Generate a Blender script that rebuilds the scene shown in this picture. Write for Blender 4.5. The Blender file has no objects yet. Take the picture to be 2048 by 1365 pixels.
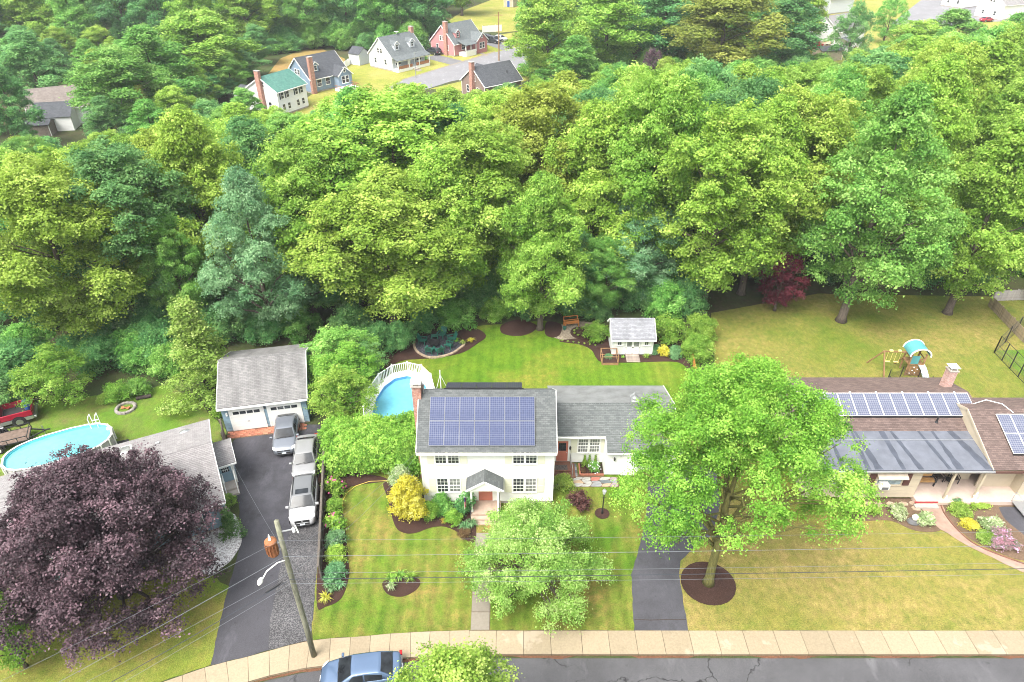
import bpy, math, random
import numpy as np
from mathutils import Vector, Matrix

R_ = math.radians
sc = bpy.context.scene
col = sc.collection
rnd = random.Random(11)

# ------------------------------------------------------------------ camera
F_PX, PITCH, CAM_H = 1366.0, R_(34.0), 37.0
cam_d = bpy.data.cameras.new('camera'); cam = bpy.data.objects.new('camera', cam_d); col.objects.link(cam)
cam_d.sensor_width = 36.0; cam_d.lens = F_PX / 2048 * 36.0; cam_d.clip_start = 0.5; cam_d.clip_end = 2500
cam.location = (0, 0, CAM_H); cam.rotation_euler = (R_(90) - PITCH, 0, 0)
sc.camera = cam

# ------------------------------------------------------------------ light: bright overcast day
SUN_EL, SUN_AZ = R_(60), R_(222)      # azimuth measured from +y (north) clockwise: behind the camera, a little to the left
w = bpy.data.worlds.new('World'); sc.world = w; w.use_nodes = True
nt = w.node_tree; nt.nodes.clear()
sky = nt.nodes.new('ShaderNodeTexSky'); sky.sky_type = 'NISHITA'; sky.sun_disc = False
sky.sun_elevation = SUN_EL; sky.sun_rotation = SUN_AZ; sky.air_density = 1.4; sky.dust_density = 6.0; sky.ozone_density = 1.0
hs = nt.nodes.new('ShaderNodeHueSaturation'); hs.inputs['Saturation'].default_value = 0.30
bg = nt.nodes.new('ShaderNodeBackground'); bg.inputs['Strength'].default_value = 0.15
wo = nt.nodes.new('ShaderNodeOutputWorld')
nt.links.new(sky.outputs[0], hs.inputs['Color']); nt.links.new(hs.outputs[0], bg.inputs[0]); nt.links.new(bg.outputs[0], wo.inputs[0])
sd = bpy.data.lights.new('sun', 'SUN'); sun = bpy.data.objects.new('sun', sd); col.objects.link(sun)
sd.energy = 1.3; sd.angle = R_(32); sd.color = (1.0, 0.965, 0.9)
sdir = Vector((math.sin(SUN_AZ) * math.cos(SUN_EL), math.cos(SUN_AZ) * math.cos(SUN_EL), math.sin(SUN_EL)))
sun.rotation_euler = sdir.to_track_quat('Z', 'Y').to_euler()
sc.view_settings.view_transform = 'Standard'; sc.view_settings.look = 'None'
sc.view_settings.gamma = 1.0; sc.view_settings.use_curve_mapping = False
sc.view_settings.exposure = 1.58
sc.cycles.filter_width = 1.0; sc.cycles.max_bounces = 6; sc.cycles.diffuse_bounces = 4; sc.cycles.transmission_bounces = 4; sc.cycles.glossy_bounces = 3
sc.cycles.transparent_max_bounces = 4; sc.cycles.caustics_reflective = False; sc.cycles.caustics_refractive = False

# ------------------------------------------------------------------ survey: photo pixel (2048 wide) -> place at height z
SP, CP = math.sin(PITCH), math.cos(PITCH)
def G(u, v, z=0.0):
    a = (u - 1024) / F_PX; d = (v - 682.5) / F_PX
    t = (CAM_H - z) / (SP + d * CP)
    return Vector((t * a, t * (CP - d * SP), z))
def G2(u, v): p = G(u, v); return (p.x, p.y)
def zat(v, y):      # height of a point seen at row v standing y metres out
    return CAM_H - y * math.tan(PITCH + math.atan((v - 682.5) / F_PX))
def xat(u, y, z):
    return (u - 1024) / F_PX * (y * CP + (CAM_H - z) * SP)

# ------------------------------------------------------------------ materials
MATS = {}
class N:
    def __init__(s, name):
        s.m = bpy.data.materials.new(name); s.m.use_nodes = True; s.t = s.m.node_tree; s.t.nodes.clear()
        s.out = s.t.nodes.new('ShaderNodeOutputMaterial'); s.tc = None
    def n(s, typ, **kw):
        k = s.t.nodes.new(typ)
        for a, b in kw.items(): setattr(k, a, b)
        return k
    def l(s, a, b): s.t.links.new(a, b)
    def coord(s, which='Object'):
        if which == 'Position': return s.n('ShaderNodeNewGeometry').outputs['Position']
        if s.tc is None: s.tc = s.n('ShaderNodeTexCoord')
        return s.tc.outputs[which]
    def noise(s, scale, detail=4, which='Object', rough=0.55, stretch=None):
        k = s.n('ShaderNodeTexNoise'); k.inputs['Scale'].default_value = scale; k.inputs['Detail'].default_value = detail
        k.inputs['Roughness'].default_value = rough
        if stretch:
            mp = s.n('ShaderNodeMapping'); mp.inputs['Scale'].default_value = stretch
            s.l(s.coord(which), mp.inputs[0]); s.l(mp.outputs[0], k.inputs['Vector'])
        else: s.l(s.coord(which), k.inputs['Vector'])
        return k.outputs['Fac']
    def ramp(s, fac, stops):
        k = s.n('ShaderNodeValToRGB'); e = k.color_ramp.elements
        while len(e) < len(stops): e.new(0.5)
        for i, (p, c) in enumerate(stops):
            e[i].position = p; e[i].color = (c[0], c[1], c[2], 1) if not isinstance(c, (int, float)) else (c, c, c, 1)
        s.l(fac, k.inputs[0]); return k.outputs[0]
    def mix(s, fac, a, b, mode='MIX'):
        k = s.n('ShaderNodeMix', data_type='RGBA', blend_type=mode)
        for i, x in ((0, fac), (6, a), (7, b)):
            if isinstance(x, (int, float)): k.inputs[i].default_value = x
            elif isinstance(x, tuple): k.inputs[i].default_value = (x[0], x[1], x[2], 1)
            else: s.l(x, k.inputs[i])
        return k.outputs[2]
    def math(s, op, a, b=0.0):
        k = s.n('ShaderNodeMath', operation=op)
        for i, x in ((0, a), (1, b)):
            if isinstance(x, (int, float)): k.inputs[i].default_value = x
            else: s.l(x, k.inputs[i])
        return k.outputs[0]
    def bump(s, h, strength=0.3, dist=0.02):
        k = s.n('ShaderNodeBump'); k.inputs['Strength'].default_value = strength; k.inputs['Distance'].default_value = dist
        s.l(h, k.inputs['Height']); return k.outputs[0]
    def bsdf(s, color, rough=0.7, metal=0.0, spec=0.4, normal=None, coat=0.0):
        k = s.n('ShaderNodeBsdfPrincipled')
        if isinstance(color, tuple): k.inputs['Base Color'].default_value = (color[0], color[1], color[2], 1)
        else: s.l(color, k.inputs['Base Color'])
        if isinstance(rough, (int, float)): k.inputs['Roughness'].default_value = rough
        else: s.l(rough, k.inputs['Roughness'])
        k.inputs['Metallic'].default_value = metal; k.inputs['Specular IOR Level'].default_value = spec
        k.inputs['Coat Weight'].default_value = coat
        if normal is not None: s.l(normal, k.inputs['Normal'])
        return k.outputs[0]
    def done(s, sh): s.l(sh, s.out.inputs[0]); return s.m
def sc3(c, k): return (c[0] * k, c[1] * k, c[2] * k)
def rndval(s):
    k = s.n('ShaderNodeObjectInfo'); return k.outputs['Random']

def paint(name, c, rough=0.6, var=0.12, scale=2.5, metal=0.0, spec=0.4, coat=0.0, grime=0.0, per=0.0):
    """a plain coat of colour with slight unevenness, optional grime and per-object tint"""
    if name in MATS: return MATS[name]
    s = N(name); f = s.noise(scale, 5)
    cc = s.ramp(f, [(0.3, sc3(c, 1 - var)), (0.7, sc3(c, 1 + var))])
    if grime:
        g = s.ramp(s.noise(0.9, 6, rough=0.7), [(0.45, 0.0), (0.75, grime)])
        cc = s.mix(g, cc, (c[0] * 0.45, c[1] * 0.43, c[2] * 0.4))
    if per:
        v = s.ramp(rndval(s), [(0, 1 - per), (1, 1 + per)]); cc = s.mix(1.0, cc, v, 'MULTIPLY')
    MATS[name] = s.done(s.bsdf(cc, rough, metal, spec, None, coat)); return MATS[name]

def shingles(name, c, c2, stain=0.5, tab=0.30, row=0.14):
    s = N(name); b = s.n('ShaderNodeTexBrick'); s.l(s.coord('UV'), b.inputs['Vector'])
    b.inputs['Scale'].default_value = 1.0; b.inputs['Brick Width'].default_value = tab; b.inputs['Row Height'].default_value = row
    b.inputs['Mortar Size'].default_value = 0.006; b.inputs['Color1'].default_value = (*c, 1); b.inputs['Color2'].default_value = (*c2, 1)
    b.inputs['Mortar'].default_value = (*sc3(c, 0.55), 1); b.inputs['Bias'].default_value = 0.0
    big = s.noise(0.5, 5, 'UV', stretch=(2.2, 0.45, 1)); st = s.ramp(big, [(0.40, 0.0), (0.68, stain)])
    cc = s.mix(st, b.outputs['Color'], sc3(c, 0.42))
    fine = s.ramp(s.noise(26, 3, 'UV'), [(0.3, 0.75), (0.7, 1.25)]); cc = s.mix(1.0, cc, fine, 'MULTIPLY')
    MATS[name] = s.done(s.bsdf(cc, 0.85, 0, 0.25, s.bump(b.outputs['Fac'], 0.4, 0.01))); return MATS[name]

def brick_mat(name, c, c2, mortar, bw=0.22, bh=0.075):
    s = N(name); b = s.n('ShaderNodeTexBrick'); s.l(s.coord('UV'), b.inputs['Vector'])
    b.inputs['Scale'].default_value = 1.0; b.inputs['Brick Width'].default_value = bw; b.inputs['Row Height'].default_value = bh
    b.inputs['Mortar Size'].default_value = 0.008; b.inputs['Color1'].default_value = (*c, 1); b.inputs['Color2'].default_value = (*c2, 1)
    b.inputs['Mortar'].default_value = (*mortar, 1)
    cc = s.mix(1.0, b.outputs['Color'], s.ramp(s.noise(5, 4), [(0.3, 0.7), (0.7, 1.25)]), 'MULTIPLY')
    MATS[name] = s.done(s.bsdf(cc, 0.85, 0, 0.25, s.bump(b.outputs['Fac'], -0.5, 0.01))); return MATS[name]

def lawn(name, green, green2, dry, amount, stripes=0.0, dscale=0.16, fleck=0.62):
    s = N(name)
    f = s.ramp(s.noise(0.6, 6, rough=0.6), [(0.3, green), (0.7, green2)])
    d = s.noise(dscale, 7, rough=0.62)
    dm = s.ramp(d, [(max(0.0, 0.62 - amount * 0.45), 0.0), (0.78 - amount * 0.25, 1.0)])
    d2 = s.ramp(s.noise(1.7, 6, rough=0.7), [(0.35, 0.25), (0.65, 1.0)])
    f = s.mix(s.math('MULTIPLY', dm, d2), f, dry)
    if stripes:
        wv = s.n('ShaderNodeTexWave', wave_type='BANDS', bands_direction='X'); wv.inputs['Scale'].default_value = 0.32
        wv.inputs['Distortion'].default_value = 1.2; wv.inputs['Detail'].default_value = 1.0
        s.l(s.coord(), wv.inputs['Vector'])
        f = s.mix(1.0, f, s.ramp(wv.outputs['Fac'], [(0.2, 1 - stripes), (0.8, 1 + stripes)]), 'MULTIPLY')
    fi = s.noise(15, 5, rough=0.8); f = s.mix(1.0, f, s.ramp(fi, [(0.28, 1 - fleck), (0.72, 1 + fleck)]), 'MULTIPLY')
    fi2 = s.noise(3.0, 3, rough=0.6, stretch=(1.0, 0.6, 1)); f = s.mix(1.0, f, s.ramp(fi2, [(0.3, 0.84), (0.7, 1.16)]), 'MULTIPLY')
    MATS[name] = s.done(s.bsdf(f, 0.9, 0, 0.15, s.bump(fi, 0.9, 0.06))); return MATS[name]

def speckle(name, stops, scale, rough=0.9, bump=0.5, dist=0.03, big=0.15, bigscale=0.7, vor=False):
    s = N(name)
    if vor:
        k = s.n('ShaderNodeTexVoronoi'); k.inputs['Scale'].default_value = scale; s.l(s.coord(), k.inputs['Vector'])
        sx = s.n('ShaderNodeSeparateColor'); s.l(k.outputs['Color'], sx.inputs[0]); f = sx.outputs[0]; h = k.outputs['Distance']
    else: f = s.noise(scale, 5, rough=0.7); h = f
    c = s.ramp(f, stops); c = s.mix(1.0, c, s.ramp(s.noise(bigscale, 5), [(0.3, 1 - big), (0.7, 1 + big)]), 'MULTIPLY')
    MATS[name] = s.done(s.bsdf(c, rough, 0, 0.2, s.bump(h, bump, dist))); return MATS[name]

def asphalt(name, c, crack=0.0, patch=0.25, pscale=0.35, wet=0.0, scuff=0.35):
    s = N(name); f = s.ramp(s.noise(30, 3, rough=0.8), [(0.3, sc3(c, 0.72)), (0.7, sc3(c, 1.3))])
    f = s.mix(1.0, f, s.ramp(s.noise(pscale, 6, rough=0.65), [(0.32, 1 - patch), (0.68, 1 + patch)]), 'MULTIPLY')
    if crack:
        k = s.n('ShaderNodeTexVoronoi', feature='DISTANCE_TO_EDGE'); k.inputs['Scale'].default_value = 0.17; k.inputs['Randomness'].default_value = 0.95
        nn = s.n('ShaderNodeTexNoise'); nn.inputs['Scale'].default_value = 1.3; s.l(s.coord(), nn.inputs['Vector'])
        vm = s.n('ShaderNodeVectorMath', operation='MULTIPLY_ADD'); s.l(nn.outputs['Color'], vm.inputs[0]); vm.inputs[1].default_value = (0.9, 0.9, 0.9); s.l(s.coord(), vm.inputs[2])
        s.l(vm.outputs[0], k.inputs['Vector'])
        m = s.ramp(k.outputs['Distance'], [(0.0015, crack), (0.005, 0.0)])
        m = s.math('MULTIPLY', m, s.ramp(s.noise(0.22, 2), [(0.42, 0.0), (0.5, 1.0)]))
        f = s.mix(m, f, (0.008, 0.008, 0.009))
    if scuff:
        sm = s.ramp(s.noise(0.8, 7, rough=0.75, stretch=(1.0, 0.35, 1)), [(0.55, 0.0), (0.72, scuff)]); f = s.mix(sm, f, sc3(c, 2.6))
        ol = s.ramp(s.noise(1.6, 3), [(0.66, 0.0), (0.74, 0.5)]); f = s.mix(ol, f, sc3(c, 0.4))
    r = 0.85
    if wet: r = s.ramp(s.noise(0.3, 4), [(0.4, 0.85), (0.62, 0.85 - wet)])
    MATS[name] = s.done(s.bsdf(f, r, 0, 0.3, s.bump(s.noise(45, 2), 0.3, 0.01))); return MATS[name]

def leaf(name, dark, mid, light, trans=0.45, jitter=0.012, rough=0.55, vj=0.13):
    s = N(name); a = s.n('ShaderNodeAttribute', attribute_name='lv')
    c = s.ramp(a.outputs['Fac'], [(0.0, dark), (0.5, mid), (1.0, light)])
    h = s.n('ShaderNodeHueSaturation'); r = rndval(s)
    s.l(s.ramp(r, [(0, 0.5 - jitter), (1, 0.5 + jitter)]), h.inputs['Hue'])
    r2 = s.math('FRACT', s.math('MULTIPLY', r, 7.31)); s.l(s.ramp(r2, [(0, 1 - vj), (1, 1 + vj)]), h.inputs['Value'])
    s.l(c, h.inputs['Color'])
    p = s.bsdf(h.outputs[0], rough, 0, 0.22)
    t = s.n('ShaderNodeBsdfTranslucent'); s.l(h.outputs[0], t.inputs[0])
    mx = s.n('ShaderNodeMixShader'); mx.inputs[0].default_value = trans; s.l(p, mx.inputs[1]); s.l(t.outputs[0], mx.inputs[2])
    MATS[name] = s.done(mx.outputs[0]); return MATS[name]

def bark(name, c):
    s = N(name); f = s.noise(4, 6, rough=0.7, stretch=(3, 3, 0.5))
    cc = s.ramp(f, [(0.3, sc3(c, 0.5)), (0.7, sc3(c, 1.4))]); MATS[name] = s.done(s.bsdf(cc, 0.9, 0, 0.2, s.bump(f, 0.7, 0.05))); return MATS[name]

def glass(name, c=(0.03, 0.035, 0.04), rough=0.04, spec=0.6):
    s = N(name); f = s.ramp(s.noise(1.5, 3), [(0.35, sc3(c, 0.6)), (0.65, sc3(c, 1.7))])
    MATS[name] = s.done(s.bsdf(f, rough, 0, spec)); return MATS[name]

def cells(name, c, c2, line, mort=0.05, rough=0.12, diag=False):
    s = N(name); b = s.n('ShaderNodeTexBrick'); b.offset = 0.0; s.l(s.coord('UV'), b.inputs['Vector'])
    b.inputs['Scale'].default_value = 1.0; b.inputs['Brick Width'].default_value = 1.0; b.inputs['Row Height'].default_value = 1.0
    b.inputs['Mortar Size'].default_value = mort; b.inputs['Color1'].default_value = (*c, 1); b.inputs['Color2'].default_value = (*c2, 1)
    b.inputs['Mortar'].default_value = (*line, 1); b.inputs['Mortar Smooth'].default_value = 0.1
    MATS[name] = s.done(s.bsdf(b.outputs['Color'], rough, 0, 0.14)); return MATS[name]

def slabmat(name, c, per=0.1, wet=0.45):
    s = N(name); f = s.ramp(s.noise(9, 6, 'Position', 0.7), [(0.3, sc3(c, 0.86)), (0.7, sc3(c, 1.12))])
    k = s.noise(0.33, 5, 'Position', 0.6); f = s.mix(s.ramp(k, [(0.6, 0.0), (0.63, wet)]), f, (min(1, c[0] * 1.45), min(1, c[1] * 1.5), min(1, c[2] * 1.7)))
    f = s.mix(s.ramp(s.noise(1.2, 5, 'Position', 0.7), [(0.55, 0.0), (0.8, 0.35)]), f, sc3(c, 0.55))
    v = s.ramp(rndval(s), [(0, 1 - per), (1, 1 + per)]); f = s.mix(1.0, f, v, 'MULTIPLY')
    MATS[name] = s.done(s.bsdf(f, 0.85, 0, 0.25, s.bump(s.noise(40, 2), 0.2, 0.01))); return MATS[name]

# ------------------------------------------------------------------ mesh building
class MB:
    def __init__(s): s.v = []; s.f = []; s.u = []; s.M = None
    def add(s, vs, fs, uvs=None):
        o = len(s.v)
        for p in vs:
            p = Vector(p); s.v.append(s.M @ p if s.M else p)
        for i, f in enumerate(fs):
            s.f.append([o + k for k in f]); s.u.append(uvs[i] if uvs else None)
        return s
    def quad(s, a, b, c, d, uv=None): return s.add([a, b, c, d], [(0, 1, 2, 3)], [uv] if uv else None)
    def tri(s, a, b, c): return s.add([a, b, c], [(0, 1, 2)])
    def box(s, x0, x1, y0, y1, z0, z1):
        v = [(x0, y0, z0), (x1, y0, z0), (x1, y1, z0), (x0, y1, z0), (x0, y0, z1), (x1, y0, z1), (x1, y1, z1), (x0, y1, z1)]
        return s.add(v, [(3, 2, 1, 0), (4, 5, 6, 7), (0, 1, 5, 4), (1, 2, 6, 5), (2, 3, 7, 6), (3, 0, 4, 7)])
    def bbox(s, x0, x1, y0, y1, z0, z1, b=0.02):      # box with chamfered top
        v = [(x0, y0, z0), (x1, y0, z0), (x1, y1, z0), (x0, y1, z0), (x0, y0, z1 - b), (x1, y0, z1 - b), (x1, y1, z1 - b), (x0, y1, z1 - b),
             (x0 + b, y0 + b, z1), (x1 - b, y0 + b, z1), (x1 - b, y1 - b, z1), (x0 + b, y1 - b, z1)]
        return s.add(v, [(3, 2, 1, 0), (8, 9, 10, 11)] + [(i, (i + 1) % 4, (i + 1) % 4 + 4, i + 4) for i in range(4)] + [(i + 4, (i + 1) % 4 + 4, (i + 1) % 4 + 8, i + 8) for i in range(4)])
    def bar(s, p, q, w, h, up=(0, 0, 1)):
        p, q = Vector(p), Vector(q); d = (q - p).normalized(); up = Vector(up)
        if abs(d.dot(up)) > 0.99: up = Vector((0, 1, 0))
        sx = d.cross(up).normalized() * (w / 2); sz = sx.cross(d).normalized() * (h / 2)
        v = [p - sx - sz, p + sx - sz, p + sx + sz, p - sx + sz, q - sx - sz, q + sx - sz, q + sx + sz, q - sx + sz]
        return s.add(v, [(0, 1, 2, 3), (7, 6, 5, 4), (1, 0, 4, 5), (2, 1, 5, 6), (3, 2, 6, 7), (0, 3, 7, 4)])
    def tube(s, pts, rad, n=8, cap=True):
        pts = [Vector(p) for p in pts]; rad = rad if isinstance(rad, (list, tuple)) else [rad] * len(pts)
        rings = []; a = None
        for i, p in enumerate(pts):
            d = (pts[min(i + 1, len(pts) - 1)] - pts[max(i - 1, 0)]).normalized()
            if a is None: a = d.orthogonal().normalized()
            a = (a - d * a.dot(d)).normalized(); b = d.cross(a)
            rings.append([p + (a * math.cos(2 * math.pi * k / n) + b * math.sin(2 * math.pi * k / n)) * rad[i] for k in range(n)])
        vs = [q for r in rings for q in r]; fs = []
        for i in range(len(rings) - 1):
            for k in range(n): fs.append((i * n + k, i * n + (k + 1) % n, (i + 1) * n + (k + 1) % n, (i + 1) * n + k))
        if cap: fs += [tuple(range(n - 1, -1, -1)), tuple((len(rings) - 1) * n + k for k in range(n))]
        return s.add(vs, fs)
    def lathe(s, prof, n=12, c=(0, 0, 0), sx=1.0, sy=1.0):
        vs = []; fs = []
        for (r, z) in prof:
            for k in range(n): t = 2 * math.pi * k / n; vs.append((c[0] + r * sx * math.cos(t), c[1] + r * sy * math.sin(t), c[2] + z))
        for i in range(len(prof) - 1):
            for k in range(n): fs.append((i * n + k, i * n + (k + 1) % n, (i + 1) * n + (k + 1) % n, (i + 1) * n + k))
        fs += [tuple(range(n - 1, -1, -1)), tuple((len(prof) - 1) * n + k for k in range(n))]
        return s.add(vs, fs)
    def prism(s, pts, z0, z1, sides=True):
        n = len(pts); a = sum(pts[i][0] * pts[(i + 1) % n][1] - pts[(i + 1) % n][0] * pts[i][1] for i in range(n))
        if a < 0: pts = pts[::-1]
        vs = [(p[0], p[1], z1) for p in pts]; fs = [tuple(range(n))]
        if sides:
            vs += [(p[0], p[1], z0) for p in pts]; fs += [(i, n + i, n + (i + 1) % n, (i + 1) % n) for i in range(n)]
        return s.add(vs, fs)
    def slope(s, eL, eR, rL, rR, course=0.14, t=0.012, thick=0.07):
        """roof slope of lapped courses from eave edge eL-eR up to ridge rL-rR (seen from outside: L left, R right)"""
        eL, eR, rL, rR = (Vector(p) for p in (eL, eR, rL, rR)); up = ((rL + rR) - (eL + eR)) * 0.5; L = up.length
        nrm = (eR - eL).cross(up).normalized(); n = max(1, int(L / course)); wd = (eR - eL).length
        for i in range(n):
            a, b = i / n, (i + 1) / n
            p0, p1 = eL.lerp(rL, a) + nrm * t, eR.lerp(rR, a) + nrm * t; q0, q1 = eL.lerp(rL, b), eR.lerp(rR, b)
            v0, v1 = i * course, (i + 1) * course
            s.quad(p0, p1, q1, q0, [(0, v0), (wd, v0), (wd, v1), (0, v1)])
            b0, b1 = eL.lerp(rL, a), eR.lerp(rR, a)
            s.quad(b0, b1, p1, p0, [(0, v0), (wd, v0), (wd, v0 + .01), (0, v0 + .01)])
        dn = nrm * -thick
        s.quad(eR + dn, eL + dn, rL + dn, rR + dn); s.quad(eL + dn, eR + dn, eR, eL)
        s.quad(rL + dn, eL + dn, eL, rL); s.quad(eR + dn, rR + dn, rR, eR)
        return s
    def siding(s, x0, x1, z0, z1, y, course=0.115, lap=0.014, xl=None, xr=None):
        """lapped boards on a wall facing -y; xl/xr give the wall's edge at a height (gables)"""
        n = max(1, round((z1 - z0) / course)); h = (z1 - z0) / n
        for i in range(n):
            a, b = z0 + i * h, z0 + (i + 1) * h
            l0, r0 = (xl(a), xr(a)) if xl else (x0, x1); l1, r1 = (xl(b), xr(b)) if xl else (x0, x1)
            s.quad((l0, y - lap, a), (r0, y - lap, a), (r1, y, b), (l1, y, b)); s.quad((l0, y, a), (r0, y, a), (r0, y - lap, a), (l0, y - lap, a))
        return s
    def mesh(s, name, smooth=False):
        me = bpy.data.meshes.new(name); me.from_pydata([tuple(p) for p in s.v], [], s.f); me.update()
        uv = me.uv_layers.new(name='UVMap'); data = np.empty(len(me.loops) * 2, 'f'); k = 0
        for i, pl in enumerate(me.polygons):
            u = s.u[i]
            if u is None:
                nn = pl.normal; ax = max(range(3), key=lambda q: abs(nn[q]))
                for vi in pl.vertices:
                    p = s.v[vi]; a, b = ((p.y, p.z), (p.x, p.z), (p.x, p.y))[ax]; data[k] = a; data[k + 1] = b; k += 2
            else:
                for (a, b) in u: data[k] = a; data[k + 1] = b; k += 2
        uv.data.foreach_set('uv', data)
        if smooth: me.polygons.foreach_set('use_smooth', [True] * len(me.polygons))
        return me

def ob(name, mb, mat, parent=None, loc=None, rotz=0.0, smooth=False, scale=None, label=None, kind=None):
    me = mb if isinstance(mb, bpy.types.Mesh) else mb.mesh(name, smooth)
    if mat is not None and not me.materials: me.materials.append(mat)
    o = bpy.data.objects.new(name, me); col.objects.link(o)
    if parent is not None: o.parent = parent
    if loc is not None: o.location = loc
    if rotz: o.rotation_euler = (0, 0, rotz)
    if scale is not None: o.scale = scale
    if label: o['label'] = label
    if kind: o['kind'] = kind
    return o
def thing(name, label, cat, loc=(0, 0, 0), rotz=0.0, group=None):
    o = bpy.data.objects.new(name, None); col.objects.link(o); o.location = loc; o.rotation_euler = (0, 0, rotz)
    o.empty_display_size = 0.3; o['label'] = label; o['category'] = cat
    if group: o['group'] = group
    return o
def tag(o, label, cat, group=None):
    o['label'] = label; o['category'] = cat
    if group: o['group'] = group
    return o
def struct(o): o['kind'] = 'structure'; return o
def smooth_poly(pts, n=6, closed=True):
    """Catmull-Rom through 2-D points"""
    out = []; m = len(pts)
    for i in range(m if closed else m - 1):
        if closed: p0, p1, p2, p3 = pts[i - 1], pts[i], pts[(i + 1) % m], pts[(i + 2) % m]
        else: p0, p1, p2, p3 = pts[max(i - 1, 0)], pts[i], pts[i + 1], pts[min(i + 2, m - 1)]
        for k in range(n):
            t = k / n
            out.append(tuple(0.5 * ((2 * p1[j]) + (-p0[j] + p2[j]) * t + (2 * p0[j] - 5 * p1[j] + 4 * p2[j] - p3[j]) * t * t + (-p0[j] + 3 * p1[j] - 3 * p2[j] + p3[j]) * t ** 3) for j in (0, 1)))
    if not closed: out.append(tuple(pts[-1]))
    return out

# ------------------------------------------------------------------ foliage
LEAFN = []
def leaf_mesh(name, P, Nn, size, lv, rng, aspect=1.5, fold=0.25):
    n = len(P); a = rng.normal(size=(n, 3)); Nn = Nn / np.linalg.norm(Nn, axis=1, keepdims=True)
    a -= Nn * (a * Nn).sum(1, keepdims=True); a /= np.linalg.norm(a, axis=1, keepdims=True); b = np.cross(Nn, a)
    L = (size * rng.uniform(0.65, 1.3, n))[:, None]; W = L / aspect
    v = np.empty((n, 4, 3)); v[:, 0] = P - a * L * 0.5; v[:, 2] = P + a * L * 0.5
    v[:, 1] = P + b * W * 0.5 + Nn * W * fold; v[:, 3] = P - b * W * 0.5 + Nn * W * fold
    me = bpy.data.meshes.new(name); me.vertices.add(n * 4); me.vertices.foreach_set('co', v.astype('f').ravel())
    me.loops.add(n * 4); me.loops.foreach_set('vertex_index', np.arange(n * 4, dtype='i')); me.polygons.add(n)
    me.polygons.foreach_set('loop_start', np.arange(n, dtype='i') * 4)
    LEAFN.append((name, n))
    at = me.attributes.new('lv', 'FLOAT', 'FACE'); at.data.foreach_set('value', lv.astype('f'))
    me.update(calc_edges=True); return me
def sph(rng, n):
    d = rng.normal(size=(n, 3)); return d / np.linalg.norm(d, axis=1, keepdims=True)
def from_lobes(rng, lobes, dens=3.2, per=26, leafs=0.3, tuft=0.42, low=-0.45, upn=0.55, flat=0.65, holes=3):
    """leaf tufts over the skins of overlapping lobes (x,y,z,rx,ry,rz)"""
    P, Nn, V = [], [], []
    for (cx, cy, cz, rx, ry, rz) in lobes:
        area = 4 * math.pi * ((rx * ry) ** 1.6 / 3 + (rx * rz) ** 1.6 / 3 + (ry * rz) ** 1.6 / 3) ** (1 / 1.6)
        nt_ = max(4, int(area * dens * 0.72)); d = sph(rng, nt_ * 2); d = d[d[:, 2] > low][:nt_]
        if holes:
            hd_ = sph(rng, holes); d = d[(d @ hd_.T).max(1) < 0.84]
        m = len(d)
        c = np.array((cx, cy, cz)) + d * np.array((rx, ry, rz)) * rng.uniform(0.62, 1.12, (m, 1))
        tv = rng.normal(0, 0.17, m) + rng.normal(0, 0.11)
        k = np.repeat(np.arange(m), per); off = rng.normal(size=(len(k), 3)) * 0.5 * tuft * rng.uniform(0.6, 1.35, (m, 1))[k]; off[:, 2] *= flat
        rr = np.linalg.norm(off[:, :2], axis=1); off[:, 2] -= rr * 0.35      # tuft droops at its rim
        P.append(c[k] + off); Nn.append(d[k] * 0.55 + np.array((0, 0, upn)) + rng.normal(size=(len(k), 3)) * 0.5)
        V.append(0.5 + tv[k] + rng.normal(0, 0.14, len(k)))
    return np.concatenate(P), np.concatenate(Nn), np.clip(np.concatenate(V), 0, 1)
def crown_lobes(rng, R, H, n, shape='oak', lr=(0.20, 0.34), zsq=0.8):
    L = []
    for i in range(n):
        h = ((i + rng.uniform(0.0, 1)) / n) ** 0.85
        if shape == 'oak': r = (max(h, 0.02) / 0.42) ** 0.5 if h < 0.42 else math.sqrt(max(0, 1 - ((h - 0.42) / 0.60) ** 2))
        elif shape == 'dome': r = math.sqrt(max(0, 1 - (max(0, h - 0.15) / 0.87) ** 2))
        elif shape == 'egg': r = (max(h, 0.02) / 0.3) ** 0.5 if h < 0.3 else max(0, 1 - ((h - 0.3) / 0.74) ** 1.7)
        elif shape == 'cone': r = max(0.04, 1 - h)
        t = i * 2.39996 + rng.uniform(-0.5, 0.5); q = rng.uniform(0.58, 1.06) if i % 4 else rng.uniform(0.1, 0.5)
        rl = R * rng.uniform(*lr) * (0.75 + 0.25 * r); q = q * max(0.0, r - rl / R * 0.5)
        L.append((R * q * math.cos(t), R * q * math.sin(t), rl * 0.6 + h * (H - rl * 1.3), rl, rl * rng.uniform(0.85, 1.1), rl * zsq))
    return L
def limb(mb, p, q, r0, r1, rng, n=5, sides=6, sag=0.08):
    p, q = Vector(p), Vector(q); L = (q - p).length; pts = []; rr = []
    for i in range(n + 1):
        t = i / n; w_ = p.lerp(q, t); w_.z -= math.sin(t * math.pi) * L * sag * -1
        if 0 < i < n: w_ += Vector(rng.normal(size=3)) * L * 0.025
        pts.append(w_); rr.append(r0 + (r1 - r0) * t)
    mb.tube(pts, rr, sides); return pts
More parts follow.
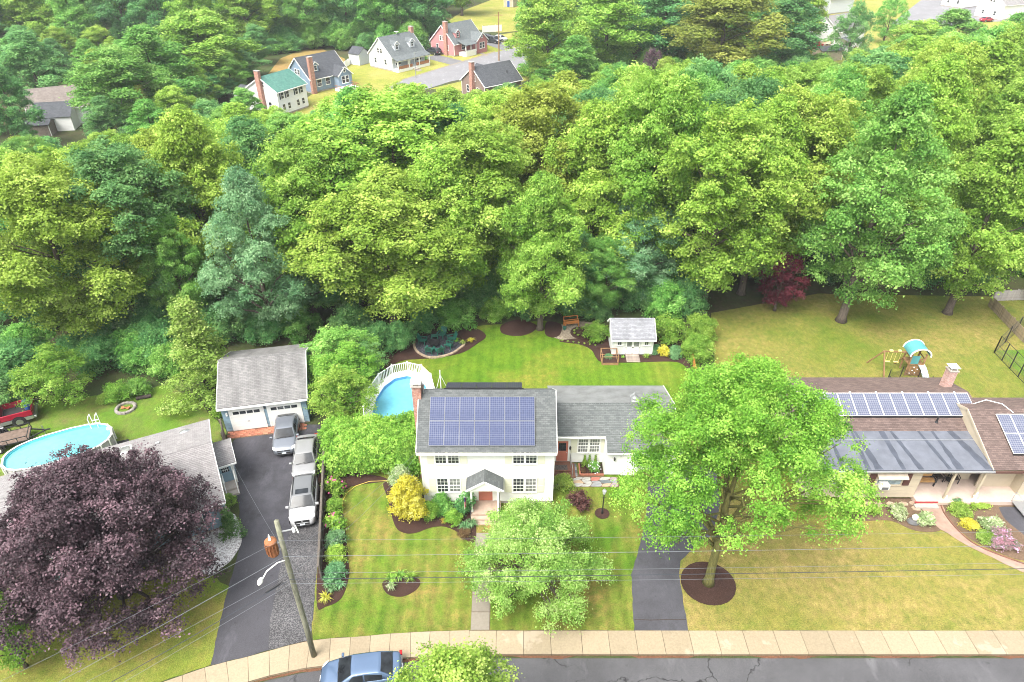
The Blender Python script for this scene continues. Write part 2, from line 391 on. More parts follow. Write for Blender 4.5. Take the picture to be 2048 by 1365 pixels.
def trunk_mesh(name, rng, H, z0, lobes, r0, nl=12, lean=(0, 0), flare=1.5, sides=10):
    """trunk with root flare, then limbs reaching for the lobes; H total height, z0 where the crown starts"""
    mb = MB(); top = H * 0.8; pts, rr = [], []
    for i in range(9):
        t = i / 8; z = top * t; pts.append((lean[0] * t + rng.normal() * 0.06 * (t > 0), lean[1] * t + rng.normal() * 0.06 * (t > 0), z))
        rr.append(r0 * (flare if i == 0 else (1 - t) ** 0.8 * 0.95 + 0.07))
    pts.insert(1, (pts[0][0], pts[0][1], 0.45)); rr.insert(1, r0 * 1.05)
    mb.tube(pts, rr, sides)
    for (x, y, z, *_r) in sorted(lobes, key=lambda l: -math.hypot(l[0], l[1]))[:nl]:
        za = max(z0 * 0.75, min(top * 0.9, z0 + z - math.hypot(x, y) * 0.75)); t = za / top
        a = (lean[0] * t, lean[1] * t, za); rb = r0 * max(0.12, (1 - t)) * 0.55
        limb(mb, a, (x, y, z0 + z), rb, rb * 0.25, rng)
    return mb.mesh(name, True)
TREES = {}
def tree_proto(key, seed, H, R, bare, n, shape, dens, per, lf, tuft, r0, nl=12, lr=(0.2, 0.34), zsq=0.8, low=-0.45, lean=(0, 0), upn=0.55, keep=None, flat=0.65):
    rng = np.random.default_rng(seed); z0 = H * bare; lobes = crown_lobes(rng, R, H - z0, n, shape, lr, zsq)
    if keep: lobes = [l for l in lobes if keep(l)]
    P, Nn, V = from_lobes(rng, lobes, dens, per, lf, tuft, low, upn, flat); P[:, 2] += z0
    P[:, 0] += lean[0] * P[:, 2] / H; P[:, 1] += lean[1] * P[:, 2] / H
    TREES[key] = (leaf_mesh(key + '_crown', P, Nn, lf, V, rng), trunk_mesh(key + '_trunk', rng, H, z0, lobes, r0, nl, lean), H, R)
NOTEX = {}
def tree(key, name, label, cat, x, y, H, R, mat, barkm, rot=None, group=None, z=0.0):
    cm, tm, h0, r0 = TREES[key]
    k = (key, mat.name)
    if k not in NOTEX:
        m = cm.copy() if cm.materials else cm; m.materials.clear(); m.materials.append(mat); NOTEX[k] = m
    t = thing(name, label, cat, (x, y, z), rnd.uniform(0, 6.28) if rot is None else rot, group)
    t.scale = (R / r0, R / r0, H / h0)
    ob('crown', NOTEX[k], None, t)
    if not tm.materials: tm.materials.append(barkm)
    ob('trunk', tm, None, t); return t
# ------------------------------------------------------------------ palette
M_ground = lawn('forest_floor', (0.055, 0.085, 0.022), (0.035, 0.055, 0.018), (0.07, 0.048, 0.03), 0.55, 0, 0.12)
M_front = lawn('lawn_front', (0.056, 0.130, 0.009), (0.094, 0.164, 0.013), (0.25, 0.17, 0.055), 0.56, 0.10, 0.21)
M_back = lawn('lawn_back', (0.064, 0.140, 0.008), (0.105, 0.18, 0.012), (0.215, 0.195, 0.034), 0.36, 0.06, 0.16)
M_dry = lawn('lawn_dry', (0.078, 0.135, 0.014), (0.145, 0.16, 0.024), (0.265, 0.205, 0.066), 0.55, 0.0, 0.10)
M_leftl = lawn('lawn_left', (0.07, 0.15, 0.015), (0.115, 0.185, 0.02), (0.17, 0.12, 0.06), 0.36, 0.0, 0.26)
M_leftf = lawn('lawn_left_front', (0.10, 0.17, 0.017), (0.165, 0.185, 0.026), (0.27, 0.195, 0.065), 0.55, 0.0, 0.2)
M_farl = lawn('lawn_far', (0.15, 0.19, 0.03), (0.23, 0.23, 0.04), (0.33, 0.27, 0.09), 0.5, 0.0, 0.1)
M_farb = lawn('lawn_far_dry', (0.2, 0.16, 0.05), (0.27, 0.19, 0.06), (0.25, 0.15, 0.06), 0.6, 0.0, 0.1)
M_mulch = speckle('bark_mulch', [(0.25, (0.016, 0.008, 0.006)), (0.55, (0.050, 0.026, 0.020)), (0.8, (0.105, 0.06, 0.045))], 22, 0.95, 0.9, 0.05)
M_soil = speckle('soil', [(0.25, (0.07, 0.045, 0.03)), (0.7, (0.17, 0.115, 0.075))], 14, 0.95, 0.7, 0.05)
M_road = asphalt('road_asphalt', (0.070, 0.069, 0.073), 0.95, 0.18, 0.35)
M_drive = asphalt('drive_asphalt', (0.043, 0.042, 0.049), 0.0, 0.4, 0.5, 0.35, 0.45)
M_drive2 = asphalt('drive_asphalt_main', (0.056, 0.055, 0.063), 0.0, 0.28, 0.4, 0.2)
M_gravel = speckle('gravel_strip', [(0.1, (0.035, 0.034, 0.037)), (0.5, (0.065, 0.064, 0.067)), (0.9, (0.125, 0.122, 0.122))], 22, 0.9, 0.5, 0.03, 0.3, 0.5, True)
M_wgravel = speckle('white_gravel', [(0.0, (0.30, 0.28, 0.27)), (0.4, (0.52, 0.50, 0.49)), (1.0, (0.80, 0.79, 0.78))], 13, 0.9, 0.6, 0.03, 0.12, 0.7, True)
M_pgravel = speckle('tan_gravel', [(0.1, (0.13, 0.105, 0.075)), (0.5, (0.22, 0.18, 0.13)), (0.9, (0.34, 0.29, 0.22))], 18, 0.9, 0.5, 0.03, 0.15, 0.7, True)
M_dgravel = speckle('dark_gravel', [(0.1, (0.02, 0.022, 0.03)), (0.6, (0.05, 0.052, 0.065)), (0.95, (0.11, 0.11, 0.12))], 18, 0.9, 0.5, 0.03, 0.2, 0.7, True)
M_litter = speckle('leaf_litter', [(0.25, (0.05, 0.026, 0.015)), (0.6, (0.15, 0.072, 0.04)), (0.85, (0.24, 0.15, 0.09))], 16, 0.95, 0.8, 0.04)
M_slab = slabmat('concrete_slab', (0.275, 0.224, 0.150), 0.12, 0.5)
M_walk = slabmat('walk_concrete', (0.21, 0.185, 0.15), 0.08, 0.3)
M_conc = paint('concrete', (0.36, 0.32, 0.28), 0.85, 0.12, 3, grime=0.3)
M_bark = bark('bark_grey', (0.115, 0.092, 0.075)); M_bark2 = bark('bark_green', (0.13, 0.125, 0.04)); M_bark3 = bark('bark_dark', (0.05, 0.04, 0.035))
L_oak = leaf('leaf_oak', (0.109, 0.234, 0.031), (0.267, 0.447, 0.059), (0.501, 0.665, 0.147))
L_oaky = leaf('leaf_oak_yellow', (0.143, 0.228, 0.032), (0.307, 0.429, 0.058), (0.498, 0.604, 0.138))
L_maple = leaf('leaf_maple', (0.077, 0.231, 0.044), (0.189, 0.424, 0.079), (0.385, 0.627, 0.171))
L_near = leaf('leaf_maple_near', (0.080, 0.225, 0.024), (0.205, 0.435, 0.048), (0.43, 0.65, 0.125), jitter=0.0, vj=0.0)
L_dark = leaf('leaf_dark', (0.063, 0.201, 0.063), (0.140, 0.336, 0.104), (0.268, 0.494, 0.159))
L_blue = leaf('leaf_blue', (0.095, 0.230, 0.105), (0.205, 0.395, 0.18), (0.39, 0.58, 0.32))
L_purple = leaf('leaf_purple', (0.020, 0.013, 0.016), (0.078, 0.050, 0.060), (0.225, 0.14, 0.165), trans=0.2, jitter=0.0, vj=0.0, rough=0.45)
L_red = leaf('leaf_red', (0.05, 0.008, 0.014), (0.12, 0.018, 0.03), (0.21, 0.04, 0.05), trans=0.25)
L_gold = leaf('leaf_gold', (0.36, 0.33, 0.022), (0.70, 0.64, 0.06), (0.84, 0.80, 0.24), jitter=0.005)
L_lime = leaf('leaf_lime', (0.120, 0.240, 0.031), (0.276, 0.444, 0.066), (0.552, 0.672, 0.198))
L_hedge = leaf('leaf_hedge', (0.09, 0.23, 0.028), (0.225, 0.425, 0.055), (0.45, 0.63, 0.135))
L_dogw = leaf('leaf_dogwood', (0.14, 0.28, 0.045), (0.34, 0.53, 0.10), (0.60, 0.71, 0.28))
L_spruce = leaf('leaf_spruce', (0.060, 0.156, 0.039), (0.144, 0.288, 0.077), (0.264, 0.432, 0.143), jitter=0.01)
L_conif = leaf('leaf_conifer', (0.14, 0.24, 0.035), (0.30, 0.43, 0.075), (0.52, 0.60, 0.20), jitter=0.01)
L_bluegr = leaf('leaf_bluegreen', (0.060, 0.180, 0.066), (0.156, 0.348, 0.143), (0.324, 0.528, 0.275), jitter=0.015)
L_vari = leaf('leaf_variegated', (0.192, 0.312, 0.110), (0.432, 0.552, 0.264), (0.850, 0.850, 0.638), jitter=0.01)
L_brown = leaf('leaf_brown', (0.072, 0.042, 0.022), (0.168, 0.096, 0.050), (0.264, 0.180, 0.088))
L_pink = leaf('leaf_pink', (0.120, 0.240, 0.066), (0.360, 0.264, 0.264), (0.744, 0.312, 0.462), jitter=0.01)
L_rust = leaf('leaf_rust', (0.121, 0.167, 0.029), (0.253, 0.310, 0.052), (0.414, 0.437, 0.098))

# ------------------------------------------------------------------ terrain
BACK = [(939, 1261), (862, 1263.5), (785, 1267.5), (710, 1275), (672, 1276), (604, 1284), (505, 1312), (421, 1332), (320, 1367)]
FRONT = [(939, 1309), (850, 1313), (760, 1321), (700, 1327), (660, 1331), (604, 1338), (540, 1352), (488, 1367), (400, 1402)]
YB, YF = G(1300, 1262).y, G(1300, 1309.5).y
back_l = [G2(*p) for p in BACK]; front_l = [G2(*p) for p in FRONT]
def extend(pl, d):
    (x0, y0), (x1, y1) = pl[-2], pl[-1]; L = math.hypot(x1 - x0, y1 - y0); return pl + [(x1 + (x1 - x0) / L * d, y1 + (y1 - y0) / L * d)]
back_l = extend(back_l, 60); front_l = extend(front_l, 60)
kerb = [(600, YF + 0.06), (front_l[0][0] + 0.5, YF + 0.06)] + [(x, y + 0.06) for x, y in front_l]
def terrain_z(x, y):      # the wood rises gently far behind
    t = min(0.8, max(0.0, y - 300) / 200.0); return 14.0 * t * t
mb = MB()
far_rows = [60, 110, 160, 205, 240, 280, 330, 400, 520, 700, 900]
vs = []; fs = []
kx = [(x, y) for x, y in kerb][::-1]; nk = len(kx)
for (x, y) in kx: vs.append((x, y, 0.0))
r0 = 0
xs = [-600, -400, -250, -160, -100, -60, -30, 0, 30, 60, 100, 160, 250, 400, 600]
# strip kerb -> first far row is filled by an n-gon, the rest by a grid
row1 = []
for x in xs: row1.append(len(vs)); vs.append((x, far_rows[0], 0.0))
fs.append(tuple(range(nk)) + tuple(reversed(row1)))
prev = row1
for yy in far_rows[1:]:
    cur = []
    for x in xs: cur.append(len(vs)); vs.append((x, yy, terrain_z(x, yy)))
    for i in range(len(xs) - 1): fs.append((prev[i], prev[i + 1], cur[i + 1], cur[i]))
    prev = cur
lo = []
for (x, y) in kx: lo.append(len(vs)); vs.append((x, y, -0.13))
for i in range(nk - 1): fs.append((lo[i], lo[i + 1], i + 1, i))
a = len(vs); vs += [(kx[0][0], -100, -0.13), (600, -100, -0.13)]
fs.append((a, a + 1) + tuple(reversed(lo)))
mb.add(vs, fs); struct(ob('ground', mb, M_ground))
# road in front
rd = [(400, YF - 0.16), (front_l[0][0] + 0.5, YF - 0.16)] + [(x + 0.03, y - 0.17) for x, y in front_l] + [(front_l[-1][0] + 6, front_l[-1][1] - 30), (400, 8)]
struct(ob('road', MB().prism(rd, 0, -0.121, False), M_road))
lit = []
for i in range(len(kerb) - 1):
    (x0, y0), (x1, y1) = kerb[i], kerb[i + 1]
    if x0 > 200: x0 = 62.0
    n = max(1, int(math.hypot(x1 - x0, y1 - y0) / 0.4))
    for k in range(n): t = k / n; lit.append((x0 + (x1 - x0) * t, y0 + (y1 - y0) * t))
lit = [p for p in lit if p[0] > -22]
lit = [(x, y - 0.06) for x, y in lit]
inner = [(x, y - max(0.02, 0.07 + 0.09 * math.sin(x * 0.9) + 0.05 * math.sin(x * 2.7) + rnd.uniform(-0.04, 0.05))) for x, y in lit]
struct(ob('leaf_litter_strip', MB().prism(lit + inner[::-1], 0, -0.105, False), M_litter))
# pavement of separate slabs
sw = struct(ob('sidewalk', MB().prism([(70, YF), (back_l[0][0], YF)] + front_l + back_l[::-1] + [(70, YB)], 0, 0.004, False), M_mulch))
def resample(pl, n):
    d = [0]
    for i in range(len(pl) - 1): d.append(d[-1] + math.hypot(pl[i + 1][0] - pl[i][0], pl[i + 1][1] - pl[i][1]))
    out = []
    for k in range(n + 1):
        s = d[-1] * k / n; i = min(len(d) - 2, max(j for j in range(len(d)) if d[j] <= s + 1e-9)); t = (s - d[i]) / (d[i + 1] - d[i])
        out.append((pl[i][0] + (pl[i + 1][0] - pl[i][0]) * t, pl[i][1] + (pl[i + 1][1] - pl[i][1]) * t))
    return out
def slab(parent, a, b, c, d, z, gap=0.012, h=0.03, name='sidewalk_slab', mat=None):
    cx, cy = (a[0] + b[0] + c[0] + d[0]) / 4, (a[1] + b[1] + c[1] + d[1]) / 4
    k = [(p[0] - cx, p[1] - cy) for p in (a, b, c, d)]; k = [(x * (1 - gap / max(0.1, math.hypot(x, y)) * 1.4), y * (1 - gap / max(0.1, math.hypot(x, y)) * 1.4)) for x, y in k]
    o = ob(name, MB().prism(k, -0.14 if name == 'sidewalk_slab' else -h, 0), mat or M_slab, parent, (cx, cy, z + rnd.uniform(-0.004, 0.006))); return o
x = back_l[0][0]; i = 0
while x < 66:
    wd = 1.6 + (0.22 if i % 7 == 3 else 0.0); sk = 0.02 * ((i * 37) % 5 - 2)
    slab(sw, (x, YB), (x + wd, YB), (x + wd, YF), (x, YF), 0.035); x += wd; i += 1
nb = 15; B_ = resample(back_l[:-1], nb); Fr = []
fine = resample(front_l, 600)
for (bx, by) in B_: Fr.append(min(fine, key=lambda p: (p[0] - bx) ** 2 + (p[1] - by) ** 2))
Fr[0] = front_l[0]
for k in range(nb): slab(sw, B_[k], Fr[k], Fr[k + 1], B_[k + 1], 0.035)

def sheet(name, px, mat, z, smooth=0, world=None):
    pts = world or [G2(*p) for p in px]
    if smooth: pts = smooth_poly(pts, smooth)
    q = []; er = random.Random(len(name) * 7 + len(pts))
    for i in range(len(pts)):
        a, b = pts[i], pts[(i + 1) % len(pts)]; L = math.hypot(b[0] - a[0], b[1] - a[1]); n = max(1, min(60, int(L / 0.35))); nx, ny = (b[1] - a[1]) / max(L, 1e-6), -(b[0] - a[0]) / max(L, 1e-6)
        for k in range(n): t = k / n; j = er.gauss(0, 0.022) if k else 0; q.append((a[0] + (b[0] - a[0]) * t + nx * j, a[1] + (b[1] - a[1]) * t + ny * j))
    return struct(ob(name, MB().prism(q, z, z, False), mat))
# lawns
sheet('front_lawn', [(939, 1260.5), (862, 1263), (785, 1267), (710, 1274.5), (672, 1275.5), (626, 1281), (618, 1240), (628, 1160), (640, 1000), (640, 900), (1310, 900), (1310, 1000), (1300, 1150), (1268, 1261.5)], M_front, 0.012)
sheet('back_lawn', [(770, 740), (830, 690), (960, 652), (1090, 642), (1220, 680), (1392, 700), (1425, 870), (870, 900), (690, 870), (740, 760)], M_back, 0.016)
sheet('dry_yard', None, M_dry, 0.008, world=[(10.45, YB + 0.02), (60, YB + 0.02), (64, 47), (62, 63), (33, 64), (20.5, 60), (18.5, 50), (17.0, 44), (10.5, 40), (10.0, 33), (9.0, 28)])
M_dry2 = lawn('lawn_dry_front', (0.10, 0.14, 0.017), (0.17, 0.165, 0.028), (0.29, 0.215, 0.078), 0.70, 0.0, 0.16)
sheet('dry_front_lawn', None, M_dry2, 0.0125, world=[(10.45, YB + 0.03), (60, YB + 0.03), (60, 34.3), (14.5, 34.3), (13.2, 31.5), (11.6, 29.6), (10.7, 28.2)])
sheet('left_lawn', [(140, 800), (70, 810), (0, 835), (-120, 860), (-320, 960), (-300, 1010), (-120, 1010), (330, 1000), (450, 900), (452, 860), (420, 830), (395, 800), (330, 770), (240, 790), (200, 790)], M_leftl, 0.008)
sheet('left_front_lawn', [(421, 1330.5), (462, 1175), (440, 1165), (380, 1110), (200, 1090), (-60, 1120), (-80, 1400), (240, 1400), (320, 1365)], M_leftf, 0.012)
# driveways
sheet('left_driveway', [(421, 1331), (450, 1200), (470, 1130), (484, 1085), (478, 1010), (460, 960), (462, 890), (480, 866), (600, 850), (640, 850), (646, 940), (640, 1040), (632, 1150), (626, 1240), (606, 1283), (540, 1300), (505, 1311)], M_drive, 0.020)
sheet('driveway_gravel_strip', [(537, 1301), (540, 1240), (556, 1160), (566, 1110), (580, 1062), (640, 1040), (633, 1150), (624, 1230), (622, 1282), (604, 1284)], M_gravel, 0.024)
sheet('driveway_seal', [(421.5, 1331), (450, 1200), (470, 1130), (484, 1075), (560, 1068), (556, 1130), (540, 1235), (536, 1301), (505, 1311)], asphalt('fresh_asphalt', (0.052, 0.051, 0.058), 0, 0.1, 0.5), 0.0225)
sheet('main_driveway', [(1268, 1262), (1262, 1150), (1280, 1090), (1292, 1040), (1296, 960), (1300, 930), (1440, 930), (1440, 1010), (1424, 1070), (1385, 1098), (1361, 1122), (1358, 1150), (1376, 1262)], M_drive2, 0.020)
struct(ob('driveway_crack', MB().prism([G2(1267, 1240), G2(1300, 1242), G2(1340, 1240.5), G2(1372, 1241), G2(1372, 1239.5), G2(1340, 1239), G2(1300, 1240.3), G2(1267, 1238.6)], 0.025, 0.025, False), M_bark3))
# front walk of slabs
fw = struct(ob('front_walk', MB().prism([G2(941, 1260.8), G2(980, 1260.8), G2(984, 1075), G2(950, 1075)], 0.015, 0.015, False), M_soil))
yy = YB + 0.03; y_end = G(960, 1075).y
wl = lambda y: xat(941, YB, 0) + (xat(950, y_end, 0) - xat(941, YB, 0)) * (y - YB) / (y_end - YB)
while yy < y_end - 0.3:
    slab(fw, (wl(yy), yy), (wl(yy) + 1.12, yy), (wl(yy + 1.2) + 1.12, yy + 1.2), (wl(yy + 1.2), yy + 1.2), 0.04, name='walk_slab', mat=M_walk); yy += 1.22
# planting beds
def bed(name, px, z=0.05, mat=None, smooth=5, world=None):
    pts = world or [G2(*p) for p in px]
    if smooth: pts = smooth_poly(pts, smooth)
    return struct(ob(name, MB().prism(pts, 0, z), mat or M_mulch))
bed('fence_bed', [(640, 950), (735, 950), (775, 962), (703, 974), (684, 999), (688, 1040), (692, 1070), (697, 1119), (698, 1153), (683, 1197), (652, 1214), (634, 1212), (636, 1120), (640, 1040)])
bed('house_bed', [(770, 965), (840, 990), (950, 1000), (952, 1040), (950, 1085), (925, 1076), (912, 1063), (888, 1054), (862, 1056), (830, 1067), (806, 1066), (789, 1050), (776, 1000)])
bed('oval_bed', [(766, 1165), (800, 1152), (838, 1160), (835, 1178), (812, 1192), (790, 1194), (772, 1186)])
bed('maple_ring', None, world=[(12.45 + 1.72 * math.cos(t * 0.2618), 27.35 + 1.62 * math.sin(t * 0.2618)) for t in range(24)], smooth=0, z=0.07)
bed('lamp_ring', None, world=[(6.35 + 0.52 * math.cos(t * 0.3927), 33.1 + 0.5 * math.sin(t * 0.3927)) for t in range(16)], smooth=0, z=0.05)
bed('wood_edge_bed', [(770, 760), (782, 735), (806, 722), (838, 719), (880, 716), (925, 706), (952, 690), (972, 672), (940, 655), (850, 650), (780, 690)])
bed('crescent_bed', [(1002, 665), (1020, 672), (1045, 672), (1066, 664), (1074, 652), (1040, 640), (1005, 650)])
bed('tree_bed', [(1090, 668), (1105, 676), (1120, 670), (1122, 650), (1094, 645)])
bed('shed_bed', [(1118, 683), (1160, 690), (1183, 701), (1192, 716), (1206, 725), (1260, 726), (1340, 724), (1366, 730), (1380, 745), (1388, 740), (1376, 690), (1330, 670), (1220, 670), (1180, 675)], z=0.045)
bed('gravel_patio', [(1108, 676), (1095, 668), (1118, 652), (1150, 644), (1190, 648), (1215, 665), (1200, 686), (1160, 690)], z=0.035, mat=M_pgravel)
bed('patio_flower_ring', None, world=[(G(1162, 667).x + 1.05 * math.cos(t * 0.3142), G(1162, 667).y + 1.1 * math.sin(t * 0.3142)) for t in range(20)], smooth=0, z=0.08)
bed('porch_bed', [(1690, 1002), (1880, 1000), (1900, 1035), (1880, 1062), (1830, 1062), (1780, 1042), (1720, 1042), (1692, 1025)], mat=M_soil, z=0.04)
bed('entry_bed', [(1878, 1008), (1890, 1030), (1920, 1062), (1960, 1090), (2048, 1122), (2060, 1085), (2010, 1040), (1985, 1000), (1930, 996)], mat=M_soil, z=0.045)
bed('white_gravel_bed', [(415, 1062), (448, 1040), (470, 1030), (484, 1078), (470, 1110), (452, 1130), (410, 1150), (370, 1100), (330, 1085)], z=0.03, mat=M_wgravel)
# ------------------------------------------------------------------ building kit
M_white = paint('white_paint', (0.80, 0.80, 0.76), 0.55, 0.03, 1.2, grime=0.06)
M_sidew = paint('white_siding', (0.72, 0.72, 0.68), 0.6, 0.03, 0.8, grime=0.08)
M_cream = paint('cream_shutter', (0.66, 0.65, 0.52), 0.6, 0.05)
M_salmon = paint('salmon_door', (0.47, 0.16, 0.11), 0.5, 0.08, 3)
M_blues = paint('blue_siding', (0.215, 0.315, 0.38), 0.65, 0.08, 2, grime=0.15, per=0.06)
M_tan = paint('tan_siding', (0.43, 0.37, 0.275), 0.7, 0.06, 1.5, grime=0.18, per=0.05)
M_navy = paint('navy_shutter', (0.02, 0.026, 0.045), 0.5, 0.1); M_brownsh = paint('brown_shutter', (0.085, 0.035, 0.03), 0.5, 0.1)
M_black = paint('black_metal', (0.02, 0.02, 0.022), 0.45, 0.15); M_grey = paint('grey_metal', (0.40, 0.41, 0.41), 0.4, 0.08, 3, 0.5)
M_alu = paint('aluminium', (0.45, 0.46, 0.47), 0.35, 0.05, 3, 0.7); M_dgrey = paint('dark_grey', (0.10, 0.10, 0.105), 0.6, 0.12)
M_red = paint('red_trim', (0.35, 0.02, 0.03), 0.6, 0.1)
M_glass = glass('window_glass'); M_glass2 = glass('curtained_glass', (0.16, 0.165, 0.16), 0.08)
R_house = shingles('shingle_grey', (0.080, 0.088, 0.088), (0.118, 0.126, 0.125), 0.28)
R_wing = shingles('shingle_grey_wing', (0.095, 0.105, 0.103), (0.14, 0.15, 0.147), 0.22)
R_light = shingles('shingle_light', (0.20, 0.19, 0.188), (0.26, 0.248, 0.245), 0.3)
R_gar = shingles('shingle_garage', (0.155, 0.152, 0.15), (0.21, 0.205, 0.20), 0.6)
R_brown = shingles('shingle_brown', (0.10, 0.072, 0.064), (0.155, 0.112, 0.098), 0.25)
R_dark = shingles('shingle_dark', (0.055, 0.06, 0.068), (0.085, 0.09, 0.10), 0.2); R_green = shingles('shingle_green', (0.06, 0.16, 0.13), (0.09, 0.21, 0.17), 0.2)
R_mid = shingles('shingle_mid', (0.10, 0.115, 0.118), (0.15, 0.165, 0.168), 0.2)
R_shed = shingles('shingle_shed', (0.18, 0.185, 0.20), (0.26, 0.265, 0.285), 0.35)
M_brick = brick_mat('red_brick', (0.30, 0.10, 0.065), (0.42, 0.19, 0.13), (0.42, 0.38, 0.34))
M_brick2 = brick_mat('pink_brick', (0.36, 0.17, 0.14), (0.45, 0.26, 0.22), (0.55, 0.50, 0.46))
M_membrane = paint('membrane', (0.185, 0.19, 0.19), 0.5, 0.18, 0.8, grime=0.75)
M_membrane2 = paint('membrane_blue', (0.115, 0.124, 0.148), 0.5, 0.16, 1.2, grime=0.35); M_seam = paint('membrane_seam', (0.055, 0.062, 0.08), 0.45, 0.25, 1.5)
M_cell = cells('solar_cells', (0.027, 0.037, 0.088), (0.038, 0.05, 0.11), (0.20, 0.22, 0.26), 0.03, 0.42)
M_cell2 = cells('solar_cells_grey', (0.075, 0.083, 0.125), (0.095, 0.105, 0.15), (0.30, 0.31, 0.34), 0.04, 0.42)
M_brownst = paint('brown_stone', (0.16, 0.075, 0.05), 0.8, 0.2, 3); M_wood = paint('cedar', (0.44, 0.17, 0.045), 0.6, 0.2, 5); M_woodg = paint('grey_wood', (0.24, 0.20, 0.165), 0.85, 0.3, 4, per=0.2)
M_woodb = paint('brown_wood', (0.27, 0.155, 0.075), 0.75, 0.25, 4, per=0.15); M_wicker = paint('dark_wicker', (0.06, 0.045, 0.035), 0.8, 0.2)

M_ventm = paint('galvanised', (0.26, 0.27, 0.27), 0.5, 0.1, 3, 0.3)
M_pframe = paint('panel_frame', (0.14, 0.15, 0.17), 0.4, 0.05, 3, 0.4)
M_gapshade = paint('siding_gap_shade', (0.10, 0.085, 0.07), 0.9, 0.1)  # dark wall core: shadow lines between siding courses put into its colour
WINC = {}
def window(parent, loc, w_, h, rotz=0.0, cols=3, rows=2, sashes=2, gl=None, frame=None, name='window'):
    """casing (the part) with panes and muntins as sub-parts; wall faces local -y, loc = middle of the sill"""
    gl = gl or M_glass; frame = frame or M_white; k = (round(w_, 2), round(h, 2), cols, rows, sashes, gl.name, frame.name)
    if k not in WINC:
        c = 0.075; f = MB(); f.box(-w_ / 2, -w_ / 2 + c, -0.06, 0.0, 0, h).box(w_ / 2 - c, w_ / 2, -0.06, 0.0, 0, h)
        f.box(-w_ / 2 + c, w_ / 2 - c, -0.06, 0, h - c, h).box(-w_ / 2 - 0.03, w_ / 2 + 0.03, -0.085, 0, -0.05, -0.001).box(-w_ / 2 + c, w_ / 2 - c, -0.058, 0, 0, c)
        if sashes == 2: f.box(-w_ / 2 + c, w_ / 2 - c, -0.052, 0, h / 2 - 0.03, h / 2 + 0.03)
        iw, ih = w_ - 2 * c, (h - 2 * c) / sashes; p = MB(); p.box(-iw / 2, iw / 2, -0.034, -0.022, 0, ih)
        m = MB()
        for i in range(1, cols): x = -iw / 2 + iw * i / cols; m.box(x - 0.012, x + 0.012, -0.044, -0.034, 0, ih)
        for i in range(1, rows): z = ih * i / rows; m.box(-iw / 2, iw / 2, -0.046, -0.035, z - 0.012, z + 0.012)
        WINC[k] = [f.mesh('window'), p.mesh('pane'), m.mesh('muntins') if m.v else None, c, ih]
        WINC[k][0].materials.append(frame); WINC[k][1].materials.append(gl)
        if WINC[k][2]: WINC[k][2].materials.append(frame)
    f, p, m, c, ih = WINC[k]; o = ob(name, f, None, parent, loc, rotz)
    for s in range(sashes):
        ob('pane', p, None, o, (0, 0, c + s * ih))
        if m: ob('muntins', m, None, o, (0, 0, c + s * ih))
    return o
def shutter(parent, loc, w_, h, mat, rotz=0.0):
    mb = MB(); mb.box(-w_ / 2, w_ / 2, -0.035, 0, 0, h)
    for i in range(2): mb.box(-w_ / 2 + 0.06, w_ / 2 - 0.06, -0.043, -0.035, 0.06 + i * (h / 2), h / 2 - 0.03 + i * (h / 2 - 0.03))
    return ob('shutter', mb, mat, parent, loc, rotz)
def door(parent, loc, w_, h, mat, rotz=0.0, glazed=None, frame=None):
    f = MB(); f.box(-w_ / 2 - 0.09, -w_ / 2, -0.05, 0, 0, h + 0.1).box(w_ / 2, w_ / 2 + 0.09, -0.05, 0, 0, h + 0.1).box(-w_ / 2, w_ / 2, -0.05, 0, h, h + 0.1)
    o = ob('door', MB().box(-w_ / 2, w_ / 2, -0.03, 0, 0, h), mat, parent, loc, rotz); ob('door_frame', f, frame or M_white, o)
    if glazed:
        ob('pane', MB().box(-w_ * 0.32, w_ * 0.32, -0.04, -0.03, h * 0.52, h * 0.9), M_glass, o)
        g = MB(); [g.box(-w_ * 0.32 + w_ * 0.64 * i / 4 - 0.01, -w_ * 0.32 + w_ * 0.64 * i / 4 + 0.01, -0.05, -0.04, h * 0.52, h * 0.9) for i in range(1, 4)]
        g.box(-w_ * 0.32, w_ * 0.32, -0.052, -0.041, h * 0.64, h * 0.66).box(-w_ * 0.32, w_ * 0.32, -0.052, -0.041, h * 0.77, h * 0.79); ob('muntins', g, M_black if glazed == 2 else M_white, o)
    ob('handle', MB().lathe([(0.01, -0.03), (0.03, -0.02), (0.03, 0.02), (0.01, 0.03)], 8, (w_ * 0.38, -0.06, h * 0.45)), M_alu, o)
    return o
def chimney(parent, x0, x1, y0, y1, z0, z1, mat, cap=True, capmat=None):
    o = ob('chimney', MB().box(x0, x1, y0, y1, z0, z1), mat, parent)
    ob('chimney_cap', MB().box(x0 - 0.06, x1 + 0.06, y0 - 0.06, y1 + 0.06, z1, z1 + 0.09), M_conc, o)
    if cap:
        a, b = x1 - x0, y1 - y0; h = MB()
        for sx in (x0 + 0.06, x1 - 0.1):
            for sy in (y0 + 0.06, y1 - 0.1): h.box(sx, sx + 0.04, sy, sy + 0.04, z1 + 0.09, z1 + 0.34)
        cx, cy, e = (x0 + x1) / 2, (y0 + y1) / 2, 0.07
        h.add([(x0 - e, y0 - e, z1 + 0.34), (x1 + e, y0 - e, z1 + 0.34), (x1 + e, y1 + e, z1 + 0.34), (x0 - e, y1 + e, z1 + 0.34), (cx - a * 0.2, cy - b * 0.2, z1 + 0.47), (cx + a * 0.2, cy - b * 0.2, z1 + 0.47), (cx + a * 0.2, cy + b * 0.2, z1 + 0.47), (cx - a * 0.2, cy + b * 0.2, z1 + 0.47)],
              [(3, 2, 1, 0), (0, 1, 5, 4), (1, 2, 6, 5), (2, 3, 7, 6), (3, 0, 4, 7), (4, 5, 6, 7)])
        ob('chimney_hood', h, capmat or M_white, o)
    return o
SP_ = {}
